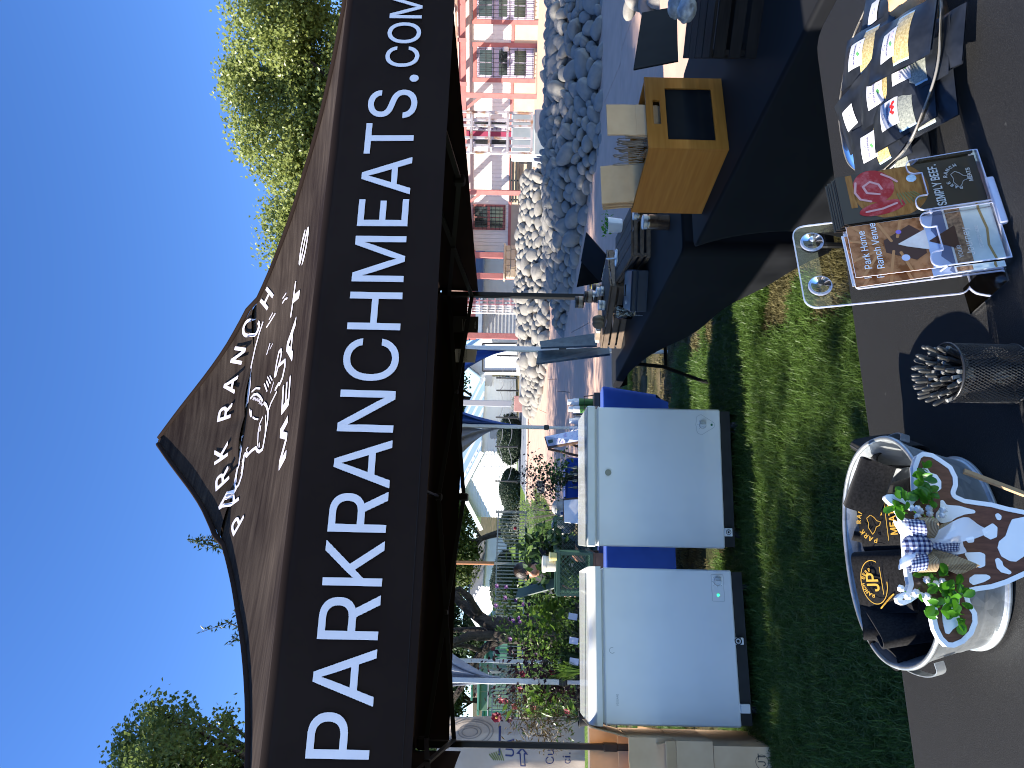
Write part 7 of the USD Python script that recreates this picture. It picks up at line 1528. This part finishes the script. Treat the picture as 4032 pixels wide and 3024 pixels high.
# ------------------------------------------------------------------ pale buildings
clap = mat('white_clapboard', (0.78, 0.78, 0.77), (0.73, 0.73, 0.72), scale=2, rough=0.6, world=True); greyroof = mat('grey_shingle', (0.22, 0.23, 0.24), (0.30, 0.31, 0.32), scale=8, rough=0.9, world=True); bluroof = mat('blue_metal_roof', (0.36, 0.50, 0.60), (0.40, 0.54, 0.64), scale=2, rough=0.35, world=True); whroof = mat('white_metal_roof', (0.76, 0.78, 0.78), rough=0.35)
def boards(t, A, B, z0, z1, m_, n, name='board', gable=None):
    """lapped horizontal boards on a wall from A to B, facing the viewer"""
    A, B = np.array(A, float), np.array(B, float); e = B - A; L = np.linalg.norm(e); e /= L; nn = np.array([e[1], -e[0], 0]); nn = nn if nn[1] < 0 else -nn
    for i in range(n):
        a, b = z0 + (z1 - z0) * i / n, z0 + (z1 - z0) * (i + 1) / n; x0, x1 = 0, L
        if gable:
            ze, za = gable
            if a > ze: f = (a - ze) / (za - ze); x0, x1 = L * .5 * f, L * (1 - .5 * f)
        if x1 - x0 < .05: continue
        v = np.array([[x0, 0, a], [x1, 0, a], [x1, 0, b], [x0, 0, b], [x0, .035, a], [x1, .035, a], [x1, .004, b], [x0, .004, b]]); f_ = np.array([[4, 5, 6], [4, 6, 7], [0, 4, 7], [0, 7, 3], [1, 2, 6], [1, 6, 5], [3, 7, 6], [3, 6, 2], [0, 1, 5], [0, 5, 4]])
        t.addw(name, frame((v, f_), [A[0], A[1], 0], e, nn, Zv), m_)
    return e, nn, L
def gz1(p): return float(gz(p[0], p[1]))
gc, gl, gr = at(2042, 1780, 36), at(2048, 2038, 37.2), at(2036, 1486, 38.6)
for p in (gc, gl, gr): p[2] = 0
ze = at(1883, 1780, 36)[2]; za = at(1818, 1905, 36.6)[2]; zb = gz1(gc) - .2
wbld = Thing('white_building', 'white gabled building with blue and white striped metal roof', 'building', gc)
sh_ = (gc - gr); sh_ = np.array([0, 0, 0])
bk_ = np.array([gr - gc, ])[0]; gl2 = gl + bk_
wbld.addw('wall', cat(*[(np.array([[*p[:2], zb], [*q_[:2], zb], [*q_[:2], ze], [*p[:2], ze]]), np.array([[0, 1, 2], [0, 2, 3]])) for p, q_ in ((gl, gc), (gc, gr), (gr, gl2), (gl2, gl))], (np.array([[*gl[:2], ze], [*gc[:2], ze], [*((gl + gc) / 2)[:2], za]]), np.array([[0, 1, 2]])), (np.array([[*gl2[:2], ze], [*gr[:2], ze], [*((gl2 + gr) / 2)[:2], za]]), np.array([[0, 1, 2]]))), clap)
boards(wbld, gl, gc, zb, za, clap, 22, gable=(ze, za)); boards(wbld, gc, gr, zb, ze, mat('grey_clapboard', (0.62, 0.63, 0.62), (0.58, 0.59, 0.58), scale=2, rough=0.7, world=True), 14)
rg0, rg1 = (gl + gc) / 2, (gl2 + gr) / 2; rg0[2] = rg1[2] = za + .06
ov = (gc - gl) / np.linalg.norm(gc - gl); ef, eb = gc + ov * .35, gr + ov * .35; ef[2] = eb[2] = ze - .14
oh = -(gr - gc) / np.linalg.norm(gr - gc) * .4
nst = 15
for side in (1, -1):
    e0, e1 = (ef, eb) if side == 1 else (gl - ov * .35 + [0, 0, ze - .14], gl2 - ov * .35 + [0, 0, ze - .14])
    for i in range(nst):
        u0, u1 = i / nst, (i + 1) / nst
        q4 = [e0 + (e1 - e0) * u0 + oh * (1 - u0), e0 + (e1 - e0) * u1 + oh * (1 - u1), rg0 + (rg1 - rg0) * u1 + oh * (1 - u1), rg0 + (rg1 - rg0) * u0 + oh * (1 - u0)]
        m = shell((np.array(q4), np.array([[0, 1, 2], [0, 2, 3]])), .05 + .02 * (i % 2)); wbld.addw('roof_sheet', m, whroof if i % 3 == 1 else bluroof)
for a, b in ((ef + oh, rg0 + oh), (gl - ov * .35 + [0, 0, ze - .14] + oh, rg0 + oh)): wbld.addw('barge_board', bar(a + [0, 0, -.06], b + [0, 0, -.06], .05, .2), clap)
d0 = at(1970, 1812, 35.9); wbld.addw('conduit', cat(bar(at(1908, 1790, 35.75), at(1908, 1850, 35.85), .03), bar(at(1908, 1790, 35.75), at(2030, 1790, 35.75), .03), bar(at(1905, 1838, 35.8), at(1995, 1838, 35.8), .03)), mat('pipe_grey', (0.55, 0.55, 0.55), rough=0.6))
vt = wbld.addw('vent', cbox(at(1945, 1710, 36.5), (.5, .2, .4)), mat('vent_grey', (0.4, 0.4, 0.4), rough=0.6)); wbld.addw('hatch', cbox(at(1915, 1500, 38.3), (.75, .12, .6)), _m['vent_grey'])
# garage front right of it, sunlit
ga, gb = at(2038, 1478, 34.5), at(2036, 1338, 34.0); ga[2] = gb[2] = 0; zge = at(1890, 1470, 34.5)[2]; zga = zge + 1.1
gar = Thing('white_garage', 'small white garage front with dark-edged door behind the sunlit stones', 'garage', ga); gd = np.array([.6, 4.0, 0])
gar.addw('wall', cat(*[(np.array([[*p[:2], .7], [*q_[:2], .7], [*q_[:2], zge], [*p[:2], zge]]), np.array([[0, 1, 2], [0, 2, 3]])) for p, q_ in ((ga, gb), (gb, gb + gd), (gb + gd, ga + gd), (ga + gd, ga))], (np.array([[*ga[:2], zge], [*gb[:2], zge], [*((ga + gb) / 2)[:2], zga]]), np.array([[0, 1, 2]]))), clap)
m_ = (ga + gb) / 2; m_[2] = zga + .05
for s, e_ in ((1, gb), (-1, ga)):
    o_ = (e_ - (ga + gb) / 2); o_[2] = 0; q0 = e_ + o_ * .12; q0[2] = zge - .1; gar.addw('roof', shell((np.array([q0 - gd * .1, q0 + gd, m_ + gd, m_ - gd * .1]), np.array([[0, 1, 2], [0, 2, 3]])), .06), bluroof)
dk_ = [at(1900, 1462, 34.0), at(2034, 1462, 34.0), at(1900, 1352, 33.7), at(2034, 1352, 33.7)]
gar.addw('door_frame', cat(bar(dk_[0], dk_[1], .06), bar(dk_[0], dk_[2], .06), bar(dk_[2], dk_[3], .06)), ironm); gar.addw('door', shell((np.array([dk_[1], dk_[3], dk_[2], dk_[0]]) + [0, .03, 0], np.array([[0, 1, 2], [0, 2, 3]])), .03), clap)
# long low building behind the porch
la, lb2 = at(2010, 1335, 33.2), at(2010, 930, 33.8); la[2] = lb2[2] = 0; lze = at(1896, 1200, 33.4)[2]; low = Thing('long_shed', 'long grey-white shed with corrugated blue roof seen through the porch', 'building', la)
low.addw('wall', (np.array([[*la[:2], .7], [*lb2[:2], .7], [*lb2[:2], lze], [*la[:2], lze]]), np.array([[0, 1, 2], [0, 2, 3]])), clap); boards(low, la, lb2, 1.0, lze, _m['grey_clapboard'], 12)
for i in range(24):
    u0, u1 = i / 24, (i + 1) / 24; p0, p1 = la + (lb2 - la) * u0, la + (lb2 - la) * u1
    low.addw('roof_sheet', shell((np.array([p0 + [0, -.3, lze - .05], p1 + [0, -.3, lze - .05], p1 + [0, 3.5, lze + 1.3], p0 + [0, 3.5, lze + 1.3]]), np.array([[0, 1, 2], [0, 2, 3]])), .04 + .03 * (i % 2)), mat('slate_blue_roof', (0.16, 0.20, 0.27), (0.20, 0.25, 0.32), scale=4, rough=0.5, world=True))
# white cottage beyond the fence
hc_, hr_, hl_ = at(2040, 2312, 42), at(2036, 2120, 46), at(2046, 2470, 43.5)
for p in (hc_, hr_, hl_): p[2] = 0
hze = at(1893, 2312, 42)[2]; hza = at(1845, 2372, 42.6)[2]; cot = Thing('white_cottage', 'white clapboard cottage with grey roof between the tree trunk and green crate', 'house', hc_); hl2 = hl_ + (hr_ - hc_)
cot.addw('wall', cat(*[(np.array([[*p[:2], 1.0], [*q_[:2], 1.0], [*q_[:2], hze], [*p[:2], hze]]), np.array([[0, 1, 2], [0, 2, 3]])) for p, q_ in ((hl_, hc_), (hc_, hr_), (hr_, hl2), (hl2, hl_))], (np.array([[*hl_[:2], hze], [*hc_[:2], hze], [*((hl_ + hc_) / 2)[:2], hza]]), np.array([[0, 1, 2]]))), clap)
boards(cot, hl_, hc_, 1.2, hza, clap, 18, gable=(hze, hza)); boards(cot, hc_, hr_, 1.2, hze, clap, 14)
m0_ = (hl_ + hc_) / 2; m1_ = (hl2 + hr_) / 2; m0_[2] = m1_[2] = hza + .05; ov2 = (hc_ - hl_) / np.linalg.norm(hc_ - hl_)
for e0, e1, s in ((hc_, hr_, 1), (hl_, hl2, -1)):
    a, b = e0 + ov2 * .35 * s, e1 + ov2 * .35 * s; a = a + [0, 0, hze - .12]; b = b + [0, 0, hze - .12]; oo = -(hr_ - hc_) / np.linalg.norm(hr_ - hc_) * .35
    cot.addw('roof', shell((np.array([a + oo, b, m1_, m0_ + oo]), np.array([[0, 1, 2], [0, 2, 3]])), .07), greyroof)
    cot.addw('barge_board', bar(a + oo - [0, 0, .05], m0_ + oo - [0, 0, .05], .05, .2), clap)
# green buildings at left
teal = mat('teal_paint', (0.10, 0.34, 0.24), (0.12, 0.38, 0.27), scale=2, rough=0.6, world=True); teald = mat('teal_dark', (0.05, 0.20, 0.14), rough=0.6)
def shed(name, label, px, Yd, m_, depth=3.0, frames=True):
    x0, x1, y0, y1 = px; a, b = at(x1, y1, Yd), at(x0, y0, Yd); zb_ = min(a[2], gz1(a)) - .1; t = Thing(name, label, 'building', (a[0], Yd, zb_)); w_, h_ = b[0] - a[0], b[2] - zb_
    t.add('wall', box(0, w_, 0, depth, 0, h_, .02), m_); t.add('roof', box(-.15, w_ + .15, -.2, depth + .2, h_ + .001, h_ + .12, .02), teald)
    if frames:
        n = 3
        for i in range(n):
            for j in range(2):
                wx0, wz0 = w_ * (i + .12) / n, h_ * (.12 + .45 * j); f_ = t.add('window', box(wx0, wx0 + w_ * .76 / n, -.05, .01, wz0, wz0 + h_ * .36), teald); t.add('pane', box(wx0 + .05, wx0 + w_ * .76 / n - .05, -.056, -.051, wz0 + .05, wz0 + h_ * .36 - .05), mat('pane_green', (0.16, 0.36, 0.28), rough=0.15), parent=f_)
    return t
shed('green_building', 'bright green boarded building seen left of the tree trunk', (1918, 1998, 2512, 2650), 40, teal); shed('green_container', 'dull green container behind the chain-link fence at the left', (1890, 1970, 2685, 2800), 36, mat('dull_green', (0.08, 0.17, 0.11), (0.10, 0.20, 0.13), scale=2, rough=0.7, world=True), frames=False); shed('green_kiosk', 'bright green kiosk edge beyond the canvas banner', (1905, 1990, 2840, 3060), 38, teal)
shed('brick_house', 'distant tan brick house wall beneath the tree foliage', (1830, 1935, 2430, 2560), 52, mat('distant_brick', (0.34, 0.24, 0.18), (0.44, 0.33, 0.25), scale=3, rough=0.9, world=True), frames=False); shed('pink_wall', 'pinkish wall end above the green container', (1863, 1900, 2675, 2745), 44, mat('pink_wall_paint', (0.36, 0.22, 0.19), rough=0.8), frames=False)

# ------------------------------------------------------------------ fence, posts, signs
fen = Thing('metal_fence', 'grey metal bar fence in front of the clipped bushes and trunk', 'fence', (-8, 27.5, .7)); fst = mat('fence_steel', (0.20, 0.21, 0.22), rough=0.5, metal=0.5)
F0, F1 = at(1959, 2015, 28.0), at(1930, 2900, 26.2); H_ = 1.22; nb = 62
for i in range(nb + 1):
    p = F0 + (F1 - F0) * i / nb; big_ = i % 15 == 0; r_ = .045 if big_ else .016
    fen.addw('post' if big_ else 'bar', cbox((p[0], p[1], p[2] - H_ / 2 + (.03 if big_ else 0)), (r_ * 2, r_ * 2, H_ + (.06 if big_ else 0))), fst)
for dz in (-.03, -.42 if False else -H_ + .12): fen.addw('rail', bar(F0 + [0, .0, dz], F1 + [0, 0, dz], .05, .045), fst)
cl_ = Thing('chainlink_panel', 'chain-link fence panel in front of the green container', 'fence', at(2060, 2750, 27.5)); A_, B_2 = at(2075, 2840, 27.5), at(1925, 2640, 27.5); g_ = []
for k in range(-26, 60):
    for s in (1, -1):
        ln = sg.LineString([(k * .14, 0), (k * .14 + s * 2, 2)]).intersection(sg.box(0, 0, B_2[0] - A_[0], B_2[2] - A_[2]))
        if not ln.is_empty and ln.length > .05: q_ = np.array(ln.coords); g_.append(tube([[A_[0] + q_[0][0], 27.5 + .004 * s, A_[2] + q_[0][1]], [A_[0] + q_[-1][0], 27.5 + .004 * s, A_[2] + q_[-1][1]]], .006, 3, False))
cl_.addw('wire_mesh', cat(*g_), fst); cl_.addw('rail', cat(tube([[A_[0], 27.5, B_2[2]], [B_2[0], 27.5, B_2[2]]], .035, 8)), fst)
for x in (A_[0], B_2[0]): cl_.addw('post', tube([[x, 27.5, A_[2] - .4], [x, 27.5, B_2[2]]], .04, 8), fst)
BL_ = [(1488, 1955), (1537, 1955), (1643, 1953), (1758, 1951), (1894, 1950), (1400, 1957)]
bol = sorted([(at(x, y, 31.0), y) for y, x in BL_], key=lambda q_: q_[1])
names = ['black cable post in front of the garage, rightmost of the row', 'black cable post at the left end of the garage front', 'black cable post before the shaded white wall, near the pink planter', 'black cable post right of the round bush', 'black cable post standing before the round bush', 'black cable post between the two round bushes']
for (p, y), nm in zip(bol, names):
    t = Thing('cable_post', nm, 'post', (p[0], 31, p[2] - .95), 0, 'black posts of the cable barrier'); t.add('post', lathe([(.035, 0), (.035, .95), (.02, .965), (.0005, .966)], 10), ironm, smooth=40); t.add('base', lathe([(.09, 0), (.09, .02), (.0005, .021)], 10), ironm)
for (p, _), (q_, _), i in zip(bol[:-1], bol[1:], range(9)):
    for j, dz in enumerate((-.12, -.52)):
        u = np.linspace(0, 1, 10); c = p[None] * (1 - u[:, None]) + q_[None] * u[:, None]; c[:, 2] += dz - .22 * 4 * u * (1 - u) * .8
        s_ = single('barrier_cable', tube(c, .011, 5), mat('cable_grey', (0.30, 0.30, 0.31), rough=0.6), ['upper', 'lower'][j] + ' sagging cable ' + ['between the two posts before the garage', 'by the left end of the garage', 'behind the pink planter', 'right of the round bush', 'in front of the round bush'][i], 'cable', 'cables of the barrier')
p = at(2030, 1590, 30); col = Thing('grey_column', 'plain grey square column rising behind the pink planter', 'column', (p[0], 30, gz1((0, 30)))); col.add('shaft', cbox((0, 0, 2.4), (.24, .24, 4.8), .015), mat('column_grey', (0.36, 0.37, 0.40), rough=0.7)); col.add('plinth', box(-.2, .2, -.2, .2, 0, .3, .02), _m['column_grey'])
p = at(2065, 1591, 29.0); pl_ = Thing('pink_planter', 'small pink concrete planter with tufted plants by the road', 'planter', (p[0], 29, p[2])); pl_.add('box', box(-.32, .32, -.2, .2, 0, .42, .02), mat('pink_planter_paint', (0.46, 0.25, 0.22), (0.52, 0.31, 0.27), scale=6, rough=0.85)); pg_ = np.random.default_rng(4); P = pg_.uniform(-1, 1, (90, 3)) * [.28, .16, .03] + [0, 0, .45]; pl_.add('tufts', leaves(P, np.tile([0, 0, 1.0], (90, 1)), .14, .03, pg_), gryl)

# ------------------------------------------------------------------ bushes and trees
hedge = leafmat('hedge_green', (0.018, 0.038, 0.016), (0.035, 0.065, 0.024), 0.2, 0.5); bark = mat('bark', (0.018, 0.013, 0.010), (0.055, 0.042, 0.033), scale=5, rough=0.95, bump=1.0, bscale=14, stretch=(3, 3, .6), bdist=0.04)
def bush(label, px, Yd, n, seed):
    x0, x1, y0, y1 = px; a, b = at(x1, y1, Yd), at(x0, y0, Yd); c = (a + b) / 2; zb_ = gz1((c[0], Yd)); t = Thing('round_bush', label, 'bush', (c[0], Yd, zb_)); rx, rz = (b[0] - a[0]) / 2, (b[2] - zb_); g_ = np.random.default_rng(seed)
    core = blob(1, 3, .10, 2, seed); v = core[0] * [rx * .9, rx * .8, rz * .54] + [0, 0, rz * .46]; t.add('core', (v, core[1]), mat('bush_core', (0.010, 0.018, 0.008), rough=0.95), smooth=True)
    d = g_.normal(0, 1, (n, 3)); d /= np.linalg.norm(d, axis=1, keepdims=True); f_ = .90 + .22 * meshkit.fbm(d * 2 + seed, 3)[:, None]; P = d * [rx, rx * .88, rz * .56] * f_ * g_.uniform(.9, 1.02, (n, 1)) + [0, 0, rz * .46]; P = P[P[:, 2] > 0]; t.add('foliage', leaves(P, P - [0, 0, rz * .46], .085, .05, g_), hedge); t.add('stem', tube([(0, 0, -.1), (0, 0, rz * .4)], .06, 6), bark)
bush('dark clipped bush nearest the cable posts, before the white wall corner', (1962, 2046, 1630, 1828), 33.4, 9000, 1); bush('dark clipped bush before the white gable, right of the bar fence', (1972, 2050, 1845, 2010), 33.2, 8000, 2); bush('dark clipped bush just behind the right end of the bar fence', (1978, 2055, 1985, 2150), 33.6, 8000, 3); bush('large dark clipped bush under the white cottage gable', (1938, 2062, 2170, 2440), 33.8, 12000, 4); bush('low dark clipped bush left of the tree trunk', (2002, 2066, 2520, 2680), 33.2, 8000, 5); bush('low dark clipped bush farthest left, behind the chain-link', (2008, 2068, 2650, 2830), 33.0, 8000, 6)
def tree(name, label, base, trunk_r, crown, n, L, W, m_, seed, limbs=True, label_cat='tree', clump=.55, cn=None, lit=True):
    """crown: list of (centre, radii) balls of foliage"""
    g_ = np.random.default_rng(seed); t = Thing(name, label, label_cat, base); cs = np.array([c for c, _ in crown]); rs = np.array([r for _, r in crown])
    vol = rs.prod(1) ** (2 / 3); pick = g_.choice(len(crown), cn or max(n // 70, 10), p=vol / vol.sum())
    d = g_.normal(0, 1, (len(pick), 3)); d /= np.linalg.norm(d, axis=1, keepdims=True); C = cs[pick] + d * rs[pick] * (g_.uniform(0, 1, (len(pick), 1)) ** .4)
    idx = g_.integers(0, len(C), n); e = g_.normal(0, 1, (n, 3)) * clump * np.array([1, 1, .75]) * g_.uniform(.5, 1, (n, 1)); P = C[idx] + e
    mid = cs[pick][idx]; t.addw('crown', leaves(P, (P - mid) / (np.linalg.norm(P - mid, axis=1, keepdims=True) + 1e-6) + e * .6 + sdir * (1.0 if lit else 0), L, W, g_), m_)
    base = np.array(base, float); top = cs.mean(0)
    t.addw('trunk', tube([base, base * .6 + top * .4 + g_.normal(0, .1, 3), top], [trunk_r * 1.2, trunk_r * .8, trunk_r * .35], 10), bark, smooth=True)
    if limbs:
        for c in cs[:14]: 
            s_ = base * .5 + top * .5; t.addw('limb', tube([s_, (s_ + c) / 2 + g_.normal(0, .15, 3), c], [trunk_r * .4, trunk_r * .25, trunk_r * .08], 7), bark, smooth=True)
    return t
cot_l = leafmat('cottonwood_leaf', (0.24, 0.28, 0.075), (0.38, 0.41, 0.13), 0.5, 0.35, 0.5, (0.58, 0.58, 0.26)); lft_l = leafmat('left_tree_leaf', (0.14, 0.19, 0.05), (0.23, 0.28, 0.08), 0.5, 0.4, 0.5, (0.36, 0.38, 0.14)); far_l = leafmat('far_tree_leaf', (0.07, 0.10, 0.02), (0.14, 0.15, 0.035), 0.45, 0.5, 0.3, (0.22, 0.20, 0.05)); far_d = leafmat('far_tree_leaf_dark', (0.03, 0.055, 0.018), (0.055, 0.085, 0.025), 0.35, 0.5)
Yc = 45.0; px2m = Yc / FPX
cw = [((1060, 130), 215), ((1010, 330), 190), ((1000, 480), 150), ((1080, 560), 170), ((1180, 400), 200), ((1180, 200), 220), ((1120, 700), 130), ((1200, 600), 160), ((1100, 850), 110), ((1090, 950), 105), ((1180, 850), 120), ((1150, 1010), 85), ((960, 330), 130), ((1300, 300), 260), ((1300, 700), 260), ((1050, -60), 240), ((1250, 0), 280), ((1400, 450), 300), ((1260, 950), 120)]
cr_ = [(at(x, y, Yc + (i * 37 % 50 - 25) / 12), np.array([r, r * .9, r * .92]) * px2m * .86) for i, ((x, y), r) in enumerate(cw)]
tree('cottonwood_tree', 'tall sunlit cottonwood rising behind the right slope of the black canopy', (15.5, 45, 1.5), .7, cr_, 60000, .24, .20, cot_l, 31, clump=.50, cn=1500)
YL = 12.6; pxl = YL / FPX
lw = [((640, 2950), 150), ((560, 2900), 110), ((700, 2850), 90), ((780, 3000), 170), ((900, 2900), 90), ((950, 3010), 150), ((520, 3060), 140), ((720, 3150), 220), ((1000, 3150), 220), ((480, 2990), 70), ((640, 2810), 45), ((880, 2830), 50), ((720, 2790), 40), ((700, 3350), 300), ((1050, 3350), 300), ((900, 3550), 330), ((1250, 3150), 200)]
lr_ = [(at(x, y, YL + (i * 29 % 40 - 20) / 20), np.array([r, r, r]) * pxl * .88) for i, ((x, y), r) in enumerate(lw)] + [(np.array([-8.6, 12.0, 10.4]), np.array([.9, 1.4, 1.1])), (np.array([-8.8, 12.7, 9.4]), np.array([.8, 1.2, .9]))]
tree('leafy_tree', 'leafy tree at the left edge whose top shows beyond the canopy', (-8.6, 12.8, .15), .25, lr_, 42000, .085, .065, lft_l, 32, clump=.17, cn=900)
# plum-like tree with the forked trunk
YT = 17.0
T_ = Thing('forked_tree', 'tree with rugged forked trunk standing behind the plant bench', 'tree', at(2212, 2490, YT))
tp_ = lambda P: [at(x, y, YT + dz) for x, y, dz in P]
T_.addw('trunk', tube(tp_([(2215, 2478, 0), (2120, 2482, 0), (2040, 2484, 0), (1985, 2482, 0), (1945, 2470, 0)]), np.array([80, 60, 50, 50, 45]) * YT / FPX, 16), bark, smooth=True)
for P, w in [([(1960, 2470, 0), (1908, 2445, .1), (1860, 2410, .2), (1818, 2376, .3), (1775, 2325, .5), (1700, 2240, .6)], [34, 25, 22, 20, 17, 12]), ([(1890, 2428, .15), (1860, 2380, 0), (1845, 2350, -.2), (1808, 2318, -.3), (1760, 2325, -.3)], [18, 16, 14, 12, 10]), ([(1960, 2490, .1), (1900, 2482, .3), (1866, 2477, .4), (1782, 2482, .6), (1690, 2470, .8)], [16, 12, 10, 10, 8]), ([(1950, 2500, -.1), (1900, 2505, -.2), (1855, 2503, -.3), (1782, 2529, -.5), (1680, 2560, -.6)], [22, 18, 16, 15, 10]), ([(1985, 2505, 0), (1935, 2535, .1), (1903, 2561, .2), (1866, 2614, .2), (1818, 2703, .3), (1760, 2800, .4)], [26, 20, 17, 15, 13, 9]), ([(1897, 2565, .2), (1870, 2556, 0), (1845, 2545, -.1), (1803, 2540, -.2), (1740, 2550, -.2)], [11, 10, 9, 8, 6])]:
    T_.addw('limb', tube(tp_(P), np.array(w) * YT / FPX, 10), bark, smooth=True)
g_ = np.random.default_rng(50); pl_l = leafmat('plum_leaf', (0.03, 0.05, 0.018), (0.055, 0.08, 0.025), 0.35, 0.4, 0.4, (0.10, 0.08, 0.03))
C = []
for _ in range(200):
    x, y = g_.uniform(1120, 1700), g_.uniform(2000, 2980); c = at(x, y, YT + g_.uniform(-1.8, 1.8))
    if c[2] > 2.8: C.append(c)
C = np.array(C); idx = g_.integers(0, len(C), 16000); P = C[idx] + g_.normal(0, .38, (16000, 3)); T_.addw('crown', leaves(P, P - C[idx], .11, .05, g_), pl_l)
def twig(pts, nl):
    q_ = np.array(tp_(pts)); T_.addw('twig', tube(q_, np.linspace(.022, .006, len(q_)), 5), bark); u = g_.uniform(.15, 1.02, nl); s_ = np.linspace(0, 1, len(q_)); P = np.stack([np.interp(u, s_, q_[:, k]) for k in range(3)], 1) + g_.normal(0, .035, (nl, 3)); T_.addw('twig_leaves', leaves(P, np.tile([0, 0, -.25], (nl, 1)) + g_.normal(0, .7, (nl, 3)), .13, .05, g_), pl_l)
twig([(1050, 2200, 0), (930, 2160, 0), (840, 2130, 0), (745, 2125, 0)], 130); twig([(930, 2190, .2), (850, 2150, .1), (780, 2140, 0)], 70); twig([(1050, 2500, 0), (960, 2480, 0), (900, 2450, 0), (790, 2490, 0)], 75); twig([(1010, 2520, .2), (940, 2500, .1), (900, 2540, 0)], 45); twig([(1010, 2440, -.2), (950, 2430, -.1), (930, 2410, 0)], 35); twig([(1060, 2730, 0), (1000, 2740, 0)], 40); twig([(1060, 2760, 0), (990, 2755, 0)], 30)
# trees beyond the buildings
ft = [(1820, 1540, 52, .62, 0), (1815, 1640, 55, .7, 1), (1810, 1760, 50, .6, 0), (1800, 2060, 46, .9, 1), (1830, 2140, 44, .55, 0), (1815, 2260, 50, .7, 0), (1800, 2330, 56, .8, 0), (1830, 2580, 46, .55, 1), (1800, 2640, 52, .7, 0), (1820, 2760, 48, .6, 1), (1790, 2880, 50, .8, 0), (1840, 3000, 46, .6, 1), (1820, 1420, 58, .8, 1)]
lbs = ['yellow-green tree behind the striped roof, right of the grey column', 'dark tree behind the striped roof ridge', 'yellow-green tree above the blue roof near the white gable', 'dark tree close behind the white gable left edge', 'low yellow-green tree between gable and cottage', 'yellow-green tree behind the cottage roof right end', 'tall yellow-green tree behind the cottage gable', 'dark green tree above the green building', 'yellow-green tree above the green building left end', 'dark green tree above the green container', 'tall yellowish tree behind the grey side curtain', 'dark tree at the far left behind the banner', 'dark tree behind the garage roof']
for i, (x, y, Yd, s, kd) in enumerate(ft):
    c = at(x, y, Yd); g_ = np.random.default_rng(60 + i); b = [(c + g_.normal(0, 1, 3) * [2.2, 1.5, .9] * s + [0, 0, 1.6 * s], np.array([2.3, 2.0, 1.9]) * s * g_.uniform(.7, 1.2)) for _ in range(7)]
    tree('background_tree', lbs[i], (c[0] + g_.normal(0, .5), Yd, gz1((c[0], Yd)) - .2), .22, b, 9000, .22, .17, far_d if kd else far_l, 70 + i, limbs=True, clump=.42)
p = at(1800, 2215, 40); op = Thing('orange_pole', 'orange-brown pole beside the foliage above the cottage roof', 'pole', (p[0], 40, gz1((p[0], 40)))); op.add('pole', lathe([(.11, 0), (.10, 6.5), (.0005, 6.5)], 10), mat('orange_wood', (0.36, 0.15, 0.06), (0.28, 0.11, 0.05), scale=6, rough=0.8), smooth=40); op.add('cap', lathe([(.13, 6.5), (.13, 6.56), (.0005, 6.6)], 10), brw)
# ------------------------------------------------------------------ what stands just outside the picture at the left and shades the lawn
def off_tree(lab, base, balls, n, L, seed, clump): return tree('leafy_tree', lab, base, .14, [(np.array(c), np.array(r)) for c, r in balls], n, L, L * .6, lft_l, seed, clump=clump, cn=max(n // 45, 8))
off_tree('dense small tree beyond the left edge, shading the left lawn', (-9.6, 1.45, 0), [((-9.5, 1.45, 4.5), (1.2, .95, .9)), ((-9.5, 1.0, 3.6), (1.0, .8, .7)), ((-9.5, 1.9, 3.8), (1.0, .8, .7))], 22000, .12, 93, .26)
off_tree('slender young tree beyond the left edge, dappling the lawn', (-10.4, 1.3, 0), [((-10, 1.4, 6.2), (.8, .95, .8)), ((-10.2, 1.9, 5.4), (.7, .8, .6)), ((-9.8, .9, 5.6), (.6, .6, .6))], 800, .14, 90, .28)
off_tree('tall tree beyond the left edge, shading the right end of the stone bank', (-12, 8.4, 0), [((-11.5, 8.6, 12.6), (2, 1.5, 1.5)), ((-11.5, 8.4, 10.6), (2, 1.5, 1.4)), ((-11.5, 7.4, 11.6), (2, 1.4, 1.5)), ((-11.8, 8.2, 14), (1.8, 1.5, 1.2)), ((-11.5, 8.0, 8.8), (1.8, 1.5, 1.3)), ((-11.5, 9.2, 11.4), (1.8, 1.2, 1.2)), ((-11.5, 7.4, 9.3), (1.8, 1.3, 1.2)), ((-11.5, 8.9, 9.6), (1.8, 1.2, 1.1)), ((-11.5, 7.0, 8.0), (1.6, 1.2, 1.0)), ((-11.5, 8.4, 7.4), (1.6, 1.2, 1.0))], 48000, .16, 91, .45)
off_tree('leafy tree beyond the left edge, farther back, shading the far path', (-9.9, 15.0, .2), [((-9.8, 14.8, 4.6), (1.5, 1.5, 1.2)), ((-9.8, 15.6, 6.2), (1.5, 1.5, 1.4)), ((-10, 14.4, 7.4), (1.5, 1.5, 1.3))], 9000, .15, 92, .42)
